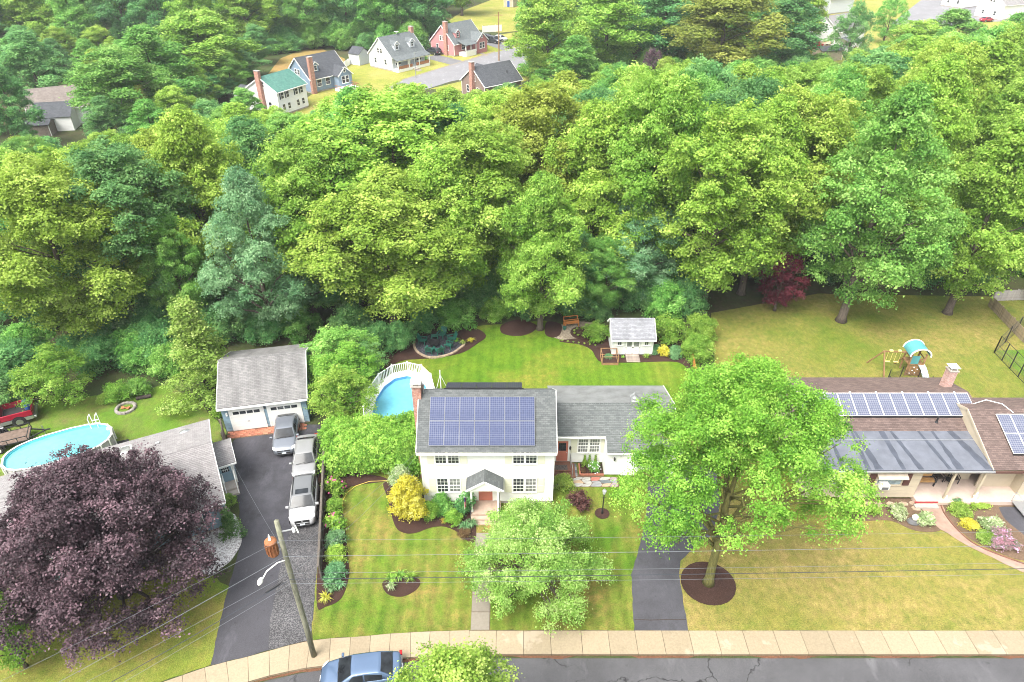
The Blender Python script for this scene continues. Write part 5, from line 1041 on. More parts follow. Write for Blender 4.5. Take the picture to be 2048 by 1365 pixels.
ob('water', MB().prism(oval(3.61, 1.81, 40, sharp=2.5), 0.98, 0.98, False), W_b, pl2)
ladder(pl2, (2.6, 2.0, 0), R_(170))
ob('skimmer', MB().bbox(3.3, 3.6, 0.5, 0.8, 0.9, 1.12), M_white, pl2)
tag(ob('pool_mat', MB().prism([(-0.5, -0.7), (0.5, -0.6), (0.45, 0.7), (-0.45, 0.75)], 0, 0.03), M_black, None, (-30.7, 40.0, 0.012), R_(25)), 'black mat on the grass at the right end of the oval pool', 'mat')

# ------------------------------------------------------------------ fences
def board_fence(name, label, a, b, h, mat, bw=0.14, gap=0.015, post=2.4, rail=True, side=1, group=None, capw=0.0, lean=0.0):
    a, b = Vector((*a, 0)), Vector((*b, 0)); L = (b - a).length; rt = math.atan2(b.y - a.y, b.x - a.x); t = thing(name, label, 'fence', a, rt, group)
    n = int(L / (bw + gap)); bm_ = MB().add([(-bw / 2, -0.01, 0.03), (bw / 2, -0.01, 0.03), (bw / 2, -0.01, h - 0.03), (bw * 0.25, -0.01, h), (-bw * 0.25, -0.01, h), (-bw / 2, -0.01, h - 0.03), (-bw / 2, 0.01, 0.03), (bw / 2, 0.01, 0.03), (bw / 2, 0.01, h - 0.03), (bw * 0.25, 0.01, h), (-bw * 0.25, 0.01, h), (-bw / 2, 0.01, h - 0.03)], [(0, 1, 2, 3, 4, 5), (11, 10, 9, 8, 7, 6)] + [((k + 1) % 6, k, k + 6, (k + 1) % 6 + 6) for k in range(6)]).mesh('board'); bm_.materials.append(mat)
    for k in range(n): o = ob('board', bm_, None, t, ((k + 0.5) * (bw + gap), 0, rnd.uniform(-0.02, 0.02))); o.rotation_euler = (rnd.uniform(-0.02, 0.02) + lean, rnd.uniform(-0.012, 0.012), 0)
    for k in range(int(L / post) + 1): ob('post', MB().box(-0.05, 0.05, 0, 0.1, 0, h + 0.05), mat, t, (min(L, k * post), side * 0.07 - 0.05, 0))
    if rail:
        for z in (h * 0.22, h * 0.82): ob('rail', MB().box(0, L, side * 0.05 - 0.02, side * 0.05 + 0.02, z - 0.04, z + 0.04), mat, t)
    if capw: ob('cap_rail', MB().box(0, L, -capw / 2, capw / 2, h + 0.02, h + 0.05), mat, t)
    return t
M_fenceg = paint('weathered_fence', (0.21, 0.175, 0.14), 0.9, 0.3, 5, per=0.25, grime=0.3); M_fenced = paint('dark_fence', (0.10, 0.085, 0.07), 0.9, 0.3, 5, per=0.2)
board_fence('wood_fence', 'weathered board fence between the left driveway and the flower bed', (-14.35, 38.8), (-12.15, 27.5), 1.35, M_fenced, 0.14, 0.012, 2.3, True, 1, None, 0.14)
board_fence('stockade_fence', 'short grey stockade fence leaning between the blue house and the garage', (-21.7, 38.2), (-23.1, 41.4), 1.75, M_fenceg, 0.11, 0.008, 1.6)
fA, fB = G2(1975, 612), G2(2080, 722)
board_fence('picket_fence', 'grey board fence running back along the right edge of the dry yard', fA, fB, 1.25, paint('fence_tan', (0.25, 0.20, 0.13), 0.9, 0.3, 4, per=0.2), 0.12, 0.02, 2.2, True, 1)
board_fence('picket_fence', 'pale grey fence far right behind the board fence', G2(1985, 603), G2(2120, 598), 1.3, paint('fence_pale', (0.36, 0.33, 0.32), 0.85, 0.2, 4, per=0.1), 0.14, 0.004, 2.4)
rf = thing('trellis_fence', 'orange cedar rail fence at the right end of the back lawn', 'fence', G(1376, 700), 0)
for k in range(5): p = G(1376 + k * 3.2, 690 + k * 16) - rf.location; ob('post', MB().box(-0.04, 0.04, -0.04, 0.04, 0, 1.05), M_wood, rf, p)
for z in (0.35, 0.65, 0.95): p, q = G(1376, 690) - rf.location, G(1388.8, 754) - rf.location; ob('rail', MB().bar(p + Vector((0, 0, z)), q + Vector((0, 0, z)), 0.04, 0.06), M_wood, rf)
# wire garden enclosure at the right edge
ge = thing('garden_enclosure', 'black wire garden enclosure beside the board fence on the right', 'enclosure', G(1988, 706), 0)
c0, c1, c2 = G(1988, 706), G(2052, 772), G(2120, 700)
def wire_panel(a, b, h, n):
    a, b = Vector(a) - ge.location, Vector(b) - ge.location
    for k in range(n + 1): p = a.lerp(b, k / n); ob('post', MB().box(-0.035, 0.035, -0.035, 0.035, 0, h), M_black, ge, p)
    for z in (0.05, h * 0.5, h - 0.03): ob('rail', MB().bar(a + Vector((0, 0, z)), b + Vector((0, 0, z)), 0.03, 0.035), M_black, ge)
    w_ = MB(); L = (b - a).length; m = int(L / 0.3)
    for k in range(1, m): p = a.lerp(b, k / m); w_.bar(p + Vector((0, 0, 0.05)), p + Vector((0, 0, h)), 0.006, 0.006)
    for k in range(1, int(h / 0.3)): w_.bar(a + Vector((0, 0, k * 0.3)), b + Vector((0, 0, k * 0.3)), 0.006, 0.006)
    ob('wire_mesh', w_, M_dgrey, ge, kind='stuff')
wire_panel(c0, c1, 1.9, 4); wire_panel(c0, c0 + (c2 - c1) * 0.9, 1.9, 3)
sheet('garden_plot', [(1992, 702), (2060, 700), (2130, 720), (2060, 766)], M_leftl, 0.016)

# ------------------------------------------------------------------ utility pole, lines
PB = G(628, 1312); PZ = 0.035
up = thing('utility_pole', 'weathered wooden utility pole with rusty transformer rising from the sidewalk', 'utility pole', (PB.x, PB.y, PZ))
ob('pole', MB().tube([(0, 0, 0), (0.02, 0, 3), (-0.02, 0.02, 6), (0.0, 0, 9), (0.03, 0, 11.35)], [0.155, 0.15, 0.14, 0.13, 0.12], 14), bark('pole_wood', (0.20, 0.20, 0.145)), up, smooth=True)
tf = ob('transformer', MB().lathe([(0.10, -0.52), (0.26, -0.5), (0.28, -0.4), (0.28, 0.38), (0.30, 0.4), (0.30, 0.46), (0.2, 0.52)], 16, (-0.5, -0.1, 9.55)), paint('rusty_tank', (0.30, 0.115, 0.045), 0.75, 0.4, 4, grime=0.5), up, smooth=True)
ob('bushing', MB().lathe([(0.03, 0), (0.07, 0.05), (0.04, 0.1), (0.07, 0.15), (0.04, 0.2), (0.06, 0.25), (0.02, 0.42)], 10, (-0.5, -0.1, 10.05)), M_white, tf)
for k in range(5): ob('cooling_fin', MB().box(-0.02, 0.02, -0.33, -0.27, -0.35, 0.3), paint('rusty_tank', (0.4, 0.14, 0.05)), tf, (-0.5, -0.1, 9.55), k * 0.5 - 1.0)
ob('bracket', MB().bar((-0.25, -0.05, 9.8), (0, 0, 9.8), 0.05, 0.08).bar((-0.25, -0.05, 9.3), (0, 0, 9.3), 0.05, 0.08), M_grey, up)
cu = ob('cutout', MB().bar((0, 0, 10.55), (0.75, 0.05, 10.7), 0.05, 0.06), M_grey, up); ob('insulator', MB().lathe([(0.04, 0), (0.08, 0.05), (0.05, 0.1), (0.08, 0.15), (0.05, 0.2), (0.08, 0.25), (0.03, 0.35)], 10, (0.72, 0.05, 10.5)), M_white, cu); ob('fuse_tube', MB().tube([(0.85, 0.05, 10.95), (0.95, 0.0, 10.5)], 0.035, 8), M_white, cu)
lampa = ob('street_lamp_arm', MB().tube([(-0.05, -0.1, 8.55), (-0.3, -0.4, 8.75), (-0.75, -0.8, 8.6), (-0.95, -1.0, 8.3)], 0.035, 8), M_white, up); ob('lamp_head', MB().lathe([(0.05, 0.0), (0.2, 0.03), (0.22, 0.1), (0.12, 0.2), (0.03, 0.24)], 14, (-1.06, -1.1, 8.14), 0.62, 1.1), M_white, lampa, smooth=True)
WIRE_R = {}
def wire(label, zs, width, right_dz, left_px, sag=0.35, mat=None, off=0.0):
    a = Vector((PB.x, PB.y - 0.15 + off, zs)); b = Vector((64, PB.y + 1.2 + off, zs + right_dz)); pts = []
    l = G(*left_px, zs - 0.3); d = (l - a); l = a + d * 1.25
    for k in range(10): t = k / 10; p = l.lerp(a, t); p.z -= sag * 0.6 * 4 * t * (1 - t) * 0.5; pts.append(p)
    for k in range(25): t = k / 24; p = a.lerp(b, t); p.z -= sag * 4 * t * (1 - t); pts.append(p)
    tag(ob('power_line', MB().tube(pts, width, 5), mat or M_wire), label, 'power line')
M_wire = paint('wire_grey', (0.16, 0.175, 0.19), 0.5, 0.1, 1, 0.3); M_wireb = paint('wire_black', (0.03, 0.035, 0.045), 0.6, 0.1)
wire('uppermost thin bare wire running past the top of the utility pole', 10.15, 0.006, 0.35, (7, 1358), 0.3)
wire('second wire down, thick and grey, passing below the transformer', 8.95, 0.011, 0.5, (112, 1366), 0.25)
wire('third wire down, pale, passing just above the black cables', 7.63, 0.008, 0.4, (167, 1366), 0.25)
wire('thick black cable, the fourth line down on the utility pole', 7.15, 0.018, 0.4, (218, 1366), 0.25, M_wireb)
wire('lowest thin pale line on the utility pole', 6.95, 0.008, 0.2, (232, 1372), 0.25, None, -0.12)
tag(ob('splice_case', MB().tube([(-0.75, 0, 0), (-0.6, 0, 0.05), (0, 0, 0.3), (0.15, 0, 0.36)], [0.03, 0.075, 0.075, 0.03], 10), M_black, None, (PB.x - 0.55, PB.y - 0.45, 6.85), R_(24)), 'black splice case on the cable left of the utility pole', 'splice case')
def drop(label, a, b, sag, r=0.007):
    a, b = Vector(a), Vector(b); tag(ob('service_line', MB().tube([a.lerp(b, k / 12) - Vector((0, 0, sag * 4 * (k / 12) * (1 - k / 12))) for k in range(13)], r, 5), M_wire), label, 'power line')
drop('service wire from the pole to the left end of the white house', (PB.x, PB.y, 8.95), (-6.35, 34.2, 5.0), 0.5); drop('lower service wire from the pole to the left end of the white house', (PB.x, PB.y, 7.4), (-6.35, 34.2, 4.7), 0.6)
drop('service wire from the pole to the blue house', (PB.x, PB.y, 9.0), (-20.3, 36.0, 3.0), 0.5); drop('guy wire from the pole down to the flower bed beside the fence', (PB.x, PB.y, 8.9), tuple(G(652, 1195, 0.05)), 0.0)
# ------------------------------------------------------------------ shed
sd_ = thing('garden_shed', 'white garden shed with grey roof and crossed double doors on the back lawn', 'shed', (G(1222, 712).x, G(1264, 712).y, 0)); sd_.scale = (0.95, 0.95, 0.95)
SW, SD = 4.05, 2.9; M_shedw = paint('shed_white', (0.62, 0.63, 0.62), 0.7, 0.06, 2, grime=0.25, per=0.05)
wl_ = ob('wall', MB().box(0.03, SW - 0.03, 0.03, SD - 0.03, 0.18, 2.1), M_shedw, sd_); pw_ = 0.27
for k in range(15): ob('wall_board', MB().box(k * pw_ + 0.006, (k + 1) * pw_ - 0.006, 0.0, 0.028, 0.18, 2.1), M_shedw, wl_)
ob('gable', MB().tri((0.02, SD, 2.1), (0.02, 0, 2.1), (0.02, SD / 2 + 0.2, 3.25)).tri((SW - 0.02, 0, 2.1), (SW - 0.02, SD, 2.1), (SW - 0.02, SD / 2 + 0.2, 3.25)), M_shedw, sd_)
ob('base', MB().box(0.1, SW - 0.1, 0.1, SD - 0.1, 0, 0.18), M_woodg, sd_); rake_roof(sd_, -0.15, SW + 0.15, -0.25, 2.08, SD / 2 + 0.2, 3.35, SD + 0.25, 2.15, R_shed); fascia(sd_, -0.15, SW + 0.15, -0.25, 2.08, SD / 2 + 0.2, 3.35, SD + 0.25, 2.15)
for s in (0, 1):
    x0 = 1.35 + s * 0.69; d = ob('door', MB().box(x0, x0 + 0.67, -0.03, -0.001, 0.2, 1.98), M_shedw, sd_); tr_ = MB()
    for (a, b) in (((x0, 0.25), (x0 + 0.67, 0.25)), ((x0, 1.05), (x0 + 0.67, 1.05)), ((x0, 1.93), (x0 + 0.67, 1.93)), ((x0 + 0.04, 0.2), (x0 + 0.04, 1.98)), ((x0 + 0.63, 0.2), (x0 + 0.63, 1.98)), ((x0 + 0.05, 0.3), (x0 + 0.62, 1.0)), ((x0 + 0.62, 0.3), (x0 + 0.05, 1.0))): tr_.bar((a[0], -0.045, a[1]), (b[0], -0.045, b[1]), 0.03, 0.09, (0, 1, 0)) if False else tr_.bar((a[0], -0.045, a[1]), (b[0], -0.045, b[1]), 0.09, 0.03, (0, 1, 0))
    ob('door_brace', tr_, M_white, d); ob('pane', MB().box(x0 + 0.09, x0 + 0.58, -0.04, -0.031, 1.12, 1.86), M_glass2, d)
ob('hinge', MB().box(1.98, 2.1, -0.07, -0.06, 1.02, 1.12), M_black, sd_)
for xc in (0.72, 3.35): window(sd_, (xc, -0.001, 1.25), 0.5, 0.6, 0, 2, 2, 1); shutter(sd_, (xc - 0.38, -0.001, 1.22), 0.22, 0.66, M_white); shutter(sd_, (xc + 0.38, -0.001, 1.22), 0.22, 0.66, M_white)
rp = ob('ramp', MB().add([(1.4, -0.05, 0.24), (2.7, -0.05, 0.24), (2.7, -1.15, 0.06), (1.4, -1.15, 0.06), (1.4, -0.05, 0), (2.7, -0.05, 0), (2.7, -1.15, 0), (1.4, -1.15, 0)], [(0, 3, 2, 1), (0, 4, 7, 3), (1, 2, 6, 5), (3, 7, 6, 2)]), M_woodg, sd_)
for k in range(7): ob('ramp_board', MB().box(1.39, 2.71, -0.068, 0.068, 0, 0.02), M_woodg, rp, (0, -0.13 - k * 0.158, 0.232 - k * 0.0255)).rotation_euler = (0.162, 0, 0)
pb_ = thing('planter_box', 'cedar raised planter with wire sides left of the shed ramp', 'planter', G(1218, 722), 0)
for (x0, x1, y0, y1) in ((-0.75, 0.75, -0.72, -0.68), (-0.75, 0.75, 0.68, 0.72), (-0.75, -0.71, -0.68, 0.68), (0.71, 0.75, -0.68, 0.68)): ob('side_board', MB().box(x0, x1, y0, y1, 0, 0.25), M_woodb, pb_)
for x in (-0.73, 0.73):
    for y in (-0.7, 0.7): ob('post', MB().box(x - 0.035, x + 0.035, y - 0.035, y + 0.035, 0, 0.95), M_woodb, pb_)
for y in (-0.7, 0.7): ob('rail', MB().bar((-0.75, y, 0.93), (0.75, y, 0.93), 0.05, 0.05), M_woodb, pb_)
for x in (-0.73, 0.73): ob('rail', MB().bar((x, -0.68, 0.93), (x, 0.68, 0.93), 0.05, 0.05), M_woodb, pb_)
ob('soil', MB().box(-0.7, 0.7, -0.67, 0.67, 0, 0.2), M_mulch, pb_)
# bench
bn = thing('garden_bench', 'orange cedar bench on the gravel patio beside the tree trunk', 'bench', G(1142, 652), R_(12))
for k in range(4): ob('seat_slat', MB().bbox(-0.75, 0.75, -0.3 + k * 0.13, -0.19 + k * 0.13, 0.42, 0.46, 0.008), M_wood, bn)
bf = ob('backrest', MB().box(-0.75, 0.75, 0.24, 0.29, 0.52, 0.6).box(-0.75, 0.75, 0.3, 0.35, 0.9, 0.98).box(-0.75, -0.67, 0.25, 0.34, 0.6, 0.9).box(0.67, 0.75, 0.25, 0.34, 0.6, 0.9), M_wood, bn)
for k in range(12): ob('back_slat', MB().bar((-0.6 + k * 0.11, 0.27, 0.6), (-0.6 + k * 0.11, 0.32, 0.9), 0.03, 0.02), M_black, bf)
for x in (-0.7, 0.7):
    for y in (-0.28, 0.24): ob('leg', MB().box(x - 0.04, x + 0.04, y - 0.04, y + 0.04, 0, 0.42), M_wood, bn)
    ob('armrest', MB().bar((x, -0.3, 0.66), (x, 0.28, 0.68), 0.08, 0.04).bar((x, -0.28, 0.46), (x, -0.28, 0.65), 0.06, 0.05), M_wood, bn)
# chairs round the fire bowl
M_green = paint('green_chair', (0.020, 0.115, 0.085), 0.5, 0.12)
def adirondack(label, p, rz, stool=False):
    t = thing('garden_chair' if not stool else 'garden_stool', label, 'chair' if not stool else 'stool', (p.x, p.y, 0.05), rz, 'green garden chairs round the fire bowl' if not stool else None)
    for k in range(5): ob('seat_slat', MB().add([(-0.3, -0.32 + k * 0.13, 0.40 - k * 0.02), (0.3, -0.32 + k * 0.13, 0.40 - k * 0.02), (0.3, -0.2 + k * 0.13, 0.382 - k * 0.02), (-0.3, -0.2 + k * 0.13, 0.382 - k * 0.02), (-0.3, -0.32 + k * 0.13, 0.36 - k * 0.02), (0.3, -0.32 + k * 0.13, 0.36 - k * 0.02)], [(0, 1, 2, 3), (4, 5, 1, 0)]), M_green, t)
    for x in (-0.29, 0.29):
        for y, h in ((-0.3, 0.56 if not stool else 0.38), (0.28, 0.5 if not stool else 0.34)): ob('leg', MB().box(x - 0.035, x + 0.035, y - 0.035, y + 0.035, 0, h), M_green, t)
    if not stool:
        for k in range(5): x = -0.24 + k * 0.12; h = 1.02 - abs(k - 2) * 0.05; ob('back_slat', MB().bar((x, 0.24, 0.32), (x * 1.1, 0.52, h), 0.105, 0.025, (0, 1, 0)), M_green, t)
        for x in (-0.34, 0.34): ob('armrest', MB().bar((x, -0.36, 0.58), (x, 0.36, 0.56), 0.12, 0.03), M_green, t)
FPc = G(868, 692)
for (u, v, l) in ((846, 688, 'green garden chair left of the fire bowl'), (884, 676, 'green high-backed chair behind the fire bowl'), (904, 684, 'green chair on the right rear side of the fire bowl'), (898, 697, 'green chair right of the fire bowl'), (860, 707, 'left of the two green chairs in front of the fire bowl'), (879, 708, 'right of the two green chairs in front of the fire bowl')):
    p = G(u, v); adirondack(l, p, math.atan2(FPc.y - p.y, FPc.x - p.x) + math.pi / 2)
adirondack('green stool directly behind the fire bowl', G(869, 678), 0.1, True)
fb = thing('fire_bowl', 'dark round fire bowl in the middle of the green chairs', 'fire pit', (FPc.x, FPc.y, 0.05)); ob('bowl', MB().lathe([(0.3, 0.15), (0.5, 0.25), (0.55, 0.38), (0.6, 0.4), (0.52, 0.38), (0.3, 0.24)], 16), M_black, fb, smooth=True)
for k in range(3): ob('leg', MB().bar((0.3 * math.cos(k * 2.1), 0.3 * math.sin(k * 2.1), 0.25), (0.42 * math.cos(k * 2.1), 0.42 * math.sin(k * 2.1), 0), 0.04, 0.04), M_black, fb)
bed('fire_circle', [(832, 690), (850, 674), (885, 668), (912, 678), (925, 690), (910, 704), (885, 712), (860, 714), (840, 706)], z=0.056, mat=M_dgravel)
ed = thing('stone_edging', 'curved tan block edging round the gravel fire circle', 'edging', (0, 0, 0)); M_edge = paint('edge_block', (0.34, 0.26, 0.185), 0.85, 0.2, 5, per=0.2)
epx = smooth_poly([(829, 684), (829, 696), (838, 708), (858, 716.5), (882, 715), (905, 708), (920, 698), (929, 690), (922, 684)], 8, False); ew = resample([G2(*p) for p in epx], 30); blk = MB().bbox(-0.15, 0.15, -0.11, 0.11, 0, 0.14, 0.015).mesh('block'); blk.materials.append(M_edge)
for k in range(30): (a, b), (c, d) = ew[k], ew[k + 1]; o = ob('block', blk, None, ed, ((a + c) / 2, (b + d) / 2, 0.02), math.atan2(d - b, c - a)); o.scale = (math.hypot(c - a, d - b) / 0.31, 1, 1)
# play set
ps = thing('play_set', 'wooden play set with teal arched roof, slide and swing beam in the dry yard', 'play set', G(1818, 744), R_(-4)); ps.scale = (1.12, 1.0, 1.0)
M_teal = paint('teal_canvas', (0.075, 0.27, 0.28), 0.6, 0.08); M_yel = paint('yellow_plastic', (0.72, 0.58, 0.20), 0.5, 0.08)
for x in (-0.55, 0.55):
    for y in (-0.55, 0.55): ob('post', MB().box(x - 0.05, x + 0.05, y - 0.05, y + 0.05, 0, 2.35), M_woodb, ps)
ob('platform', MB().box(-0.6, 0.6, -0.6, 0.6, 1.15, 1.22), M_woodb, ps)
for k in range(9): ob('wall_board', MB().box(-0.48 + k * 0.12 - 0.05, -0.48 + k * 0.12 + 0.05, -0.625, -0.605, 0.05, 1.1), M_woodb, ps)
for (x, z) in ((-0.3, 0.3), (0.1, 0.35), (-0.15, 0.6), (0.2, 0.75), (-0.1, 0.95)): ob('climbing_hold', MB().lathe([(0.06, 0), (0.03, 0.05)], 8, (x, -0.63, z)), M_white, ps)
ob('railing', MB().box(-0.55, 0.55, -0.58, -0.54, 1.75, 1.85).box(-0.55, -0.51, -0.5, 0.5, 1.75, 1.85).box(0.51, 0.55, -0.5, 0.5, 1.75, 1.85), M_woodb, ps); ob('side_panel', MB().box(-0.5, 0.1, -0.6, -0.585, 1.3, 2.15), M_teal, ps)
ar = [(0.78 * math.cos(math.pi * k / 12), 2.2 + 0.78 * math.sin(math.pi * k / 12)) for k in range(13)]; m = MB()
for k in range(12): (a, b), (c, d) = ar[k], ar[k + 1]; m.quad((a, -0.75, b), (a, 0.75, b), (c, 0.75, d), (c, -0.75, d))
ob('canopy', m, M_teal, ps); ob('canopy_hoop', MB().tube([(a, -0.78, b) for a, b in ar], 0.06, 6), M_white, ps); ob('canopy_hoop', MB().tube([(a, 0.78, b) for a, b in ar], 0.06, 6), M_white, ps)
m = MB(); L = [(0.35, -0.62, 1.2), (0.42, -1.0, 1.05), (0.55, -1.7, 0.45), (0.65, -2.1, 0.2), (0.72, -2.5, 0.15)]
for a, b in zip(L, L[1:]): m.quad((a[0] - 0.22, a[1], a[2]), (b[0] - 0.22, b[1], b[2]), (b[0] + 0.22, b[1], b[2]), (a[0] + 0.22, a[1], a[2])).quad((a[0] - 0.22, a[1], a[2]), (a[0] - 0.25, a[1], a[2] + 0.14), (b[0] - 0.25, b[1], b[2] + 0.14), (b[0] - 0.22, b[1], b[2])).quad((a[0] + 0.22, a[1], a[2]), (b[0] + 0.22, b[1], b[2]), (b[0] + 0.25, b[1], b[2] + 0.14), (a[0] + 0.25, a[1], a[2] + 0.14))
ob('slide', m, paint('slide_grey', (0.45, 0.56, 0.58), 0.35, 0.05), ps)
ob('swing_beam', MB().bar((-0.55, 0.1, 2.1), (-2.55, 0.1, 2.05), 0.09, 0.13), M_woodb, ps); ob('a_frame_leg', MB().bar((-2.45, 0.1, 2.1), (-2.35, -1.1, 0), 0.09, 0.09), M_woodb, ps); ob('a_frame_leg', MB().bar((-2.45, 0.1, 2.1), (-2.95, 1.2, 0), 0.09, 0.09), M_woodb, ps); ob('a_frame_leg', MB().bar((-0.62, 0.5, 1.2), (-0.75, 1.2, 0), 0.08, 0.08), M_woodb, ps)
for x in (-1.1, -1.75): ob('swing', MB().tube([(x, 0.1, 2.06), (x, 0.1, 1.0)], 0.012, 4).tube([(x - 0.35, 0.1, 2.06), (x - 0.35, 0.1, 1.0)], 0.012, 4).box(x - 0.37, x + 0.02, -0.0, 0.2, 0.97, 1.0), M_yel, ps); ob('swing_hanger', MB().bbox(x - 0.3, x - 0.05, 0.0, 0.2, 2.1, 2.28, 0.05), M_yel, ps)
# trampoline net behind the tan house
tp = thing('trampoline_net', 'black safety net of a trampoline partly hidden behind the tan house chimney', 'trampoline', (33.6, 45.9, 0))
for k in range(8):
    a, b = k * math.pi / 4, (k + 1) * math.pi / 4; p, q = (1.8 * math.cos(a), 1.4 * math.sin(a)), (1.8 * math.cos(b), 1.4 * math.sin(b)); ob('pole', MB().tube([(*p, 0), (*p, 2.45)], 0.04, 6), M_black, tp); w_ = MB()
    for j in range(14): t = j / 14; x, y = p[0] + (q[0] - p[0]) * t, p[1] + (q[1] - p[1]) * t; w_.bar((x, y, 0.9), (x, y, 2.35 - 0.3 * math.sin(math.pi * t)), 0.012, 0.012)
    for j in range(10): w_.bar((*p, 0.9 + j * 0.13), (*q, 0.9 + j * 0.13), 0.01, 0.01)
    ob('net', w_, M_black, tp, kind='stuff')
ob('mat', MB().lathe([(1.0, 0.85), (1.0, 0.9)], 20, sx=1.75, sy=1.35), M_black, tp)
# lamp post
lp = thing('lamp_post', 'black garden lamp post in a round mulch bed on the front lawn', 'lamp post', (6.35, 33.1, 0.05)); ob('post', MB().lathe([(0.07, 0), (0.07, 0.25), (0.045, 0.3), (0.04, 1.85), (0.06, 1.9)], 10), M_black, lp); ob('crossbar', MB().bar((-0.16, 0, 1.6), (0.16, 0, 1.6), 0.03, 0.03), M_black, lp)
ln = ob('lantern', MB().lathe([(0.06, 1.9), (0.1, 1.95), (0.13, 2.2)], 6), paint('lantern_glass', (0.5, 0.52, 0.52), 0.1), lp); ob('lantern_cap', MB().lathe([(0.17, 2.2), (0.13, 2.27), (0.05, 2.36), (0.015, 2.45)], 6), M_grey, ln)
# flag by the portico
def flagmat():
    s = N('flag_cloth'); sx = s.n('ShaderNodeSeparateXYZ'); s.l(s.coord('UV'), sx.inputs[0]); st = s.math('LESS_THAN', s.math('FRACT', s.math('MULTIPLY', sx.outputs[1], 6.5)), 0.5)
    c = s.mix(st, (0.72, 0.70, 0.66), (0.42, 0.02, 0.035)); u = s.math('MULTIPLY', s.math('LESS_THAN', sx.outputs[0], 0.4), s.math('GREATER_THAN', sx.outputs[1], 0.46)); c = s.mix(u, c, (0.02, 0.03, 0.12)); return s.done(s.bsdf(c, 0.8))
fl = thing('flag', 'red white and blue flag hanging from a pole at the front stoop', 'flag', (-3.25, 33.2, 0)); ob('pole', MB().tube([(0.3, 0.1, 1.4), (0.0, -0.75, 2.35)], 0.018, 6).lathe([(0.03, 0), (0.03, 0.05), (0.005, 0.08)], 8, (0.0, -0.77, 2.36)), M_white, fl)
m = MB(); nx_, ny_ = 8, 10
gv = lambda i, j: (0.0 + 0.09 * (i / nx_) + 0.035 * math.sin(i * 1.9 + j * 0.25), -0.73 + 0.30 * i / nx_ + 0.04 * math.sin(i * 2.3 + 1), 2.33 - 0.33 * i / nx_ * (1 - j / ny_) - 1.25 * j / ny_)
for i in range(nx_):
    for j in range(ny_): m.quad(gv(i, j), gv(i + 1, j), gv(i + 1, j + 1), gv(i, j + 1), [(j / ny_, 1 - i / nx_), (j / ny_, 1 - (i + 1) / nx_), ((j + 1) / ny_, 1 - (i + 1) / nx_), ((j + 1) / ny_, 1 - i / nx_)])
ob('cloth', m, flagmat(), fl)
# brick-edged flower box by the wing entry
fx = thing('flower_box', 'brick-edged planting box with dark mulch beside the wing entry', 'planter', (6.0, 37.35, 0)); ob('mulch', MB().box(-0.85, 0.85, -0.48, 0.62, 0, 0.12), M_mulch, fx); bmx = MB().bbox(-0.14, 0.14, -0.05, 0.05, 0, 0.17, 0.01).mesh('brick'); bmx.materials.append(bm)
for k in range(6): ob('brick', bmx, None, fx, (-0.72 + k * 0.29, -0.53, 0))
for k in range(4): ob('brick', bmx, None, fx, (-0.9, -0.4 + k * 0.29, 0), R_(90))
# fire ring on the left lawn
fr_ = thing('fire_ring', 'round stone fire ring with burnt logs on the left back lawn', 'fire pit', G(252, 818)); M_stone = paint('grey_stone', (0.22, 0.20, 0.18), 0.9, 0.3, 4, per=0.2)
for k in range(14): a = k * 2 * math.pi / 14; ob('stone', MB().bbox(-0.17, 0.17, -0.12, 0.12, 0, 0.22, 0.06), M_stone, fr_, (0.72 * math.cos(a), 0.72 * math.sin(a), 0), a + math.pi / 2 + rnd.uniform(-0.2, 0.2))
for k in range(4): ob('log', MB().tube([(-0.35, -0.1 + k * 0.07, 0.08 + 0.03 * k), (0.35, 0.12 - k * 0.1, 0.14)], 0.055, 7), paint('charred_log', (0.30, 0.12, 0.05), 0.9, 0.5, 6), fr_)
for k, (u, v) in enumerate(((280, 799), (289, 797), (297, 796))): t = thing('log_round', 'cut log rounds lying beside the fire ring', 'log', G(u, v), R_(25), 'log rounds beside the fire ring'); ob('log', MB().tube([(-0.25, 0, 0.16), (0.25, 0, 0.16)], 0.16, 10), M_bark3, t)
# things on the porch of the tan house
def porch_bench():
    t = thing('porch_bench', 'wooden bench with slatted back on the tan porch', 'bench', (29.95, 35.75, 0.42), 0)
    for k in range(3): ob('seat_slat', MB().bbox(-0.75, 0.75, -0.45 + k * 0.16, -0.31 + k * 0.16, 0.42, 0.46, 0.008), paint('pine', (0.52, 0.30, 0.12), 0.6, 0.15), t)
    for k in range(4): ob('back_slat', MB().box(-0.75, 0.75, 0.06, 0.09, 0.55 + k * 0.12, 0.64 + k * 0.12), paint('pine', (0.52, 0.3, 0.12)), t)
    for x in (-0.72, 0.72):
        for y, h in ((-0.42, 0.62), (0.08, 1.02)): ob('leg', MB().box(x - 0.04, x + 0.04, y - 0.04, y + 0.04, 0, h), M_black, t)
        ob('armrest', MB().bar((x, -0.45, 0.64), (x, 0.08, 0.64), 0.07, 0.04), M_black, t)
porch_bench()
def porch_chair(label, loc, rz):
    t = thing('porch_chair', label, 'chair', loc, rz); ob('seat', MB().bbox(-0.28, 0.28, -0.28, 0.28, 0.38, 0.44), M_wicker, t); ob('backrest', MB().bbox(-0.28, 0.28, 0.24, 0.3, 0.44, 0.95), M_wicker, t)
    for x in (-0.26, 0.26):
        for y in (-0.26, 0.26): ob('leg', MB().box(x - 0.025, x + 0.025, y - 0.025, y + 0.025, 0, 0.38), M_black, t)
        ob('armrest', MB().bar((x, -0.28, 0.62), (x, 0.26, 0.62), 0.05, 0.03).bar((x, -0.26, 0.4), (x, -0.26, 0.61), 0.04, 0.03), M_black, t)
porch_chair('dark chair right beside the wooden porch bench', (31.25, 35.95, 0.42), 0.15); porch_chair('dark chair at the right end of the tan porch', (32.35, 35.85, 0.42), -0.2)
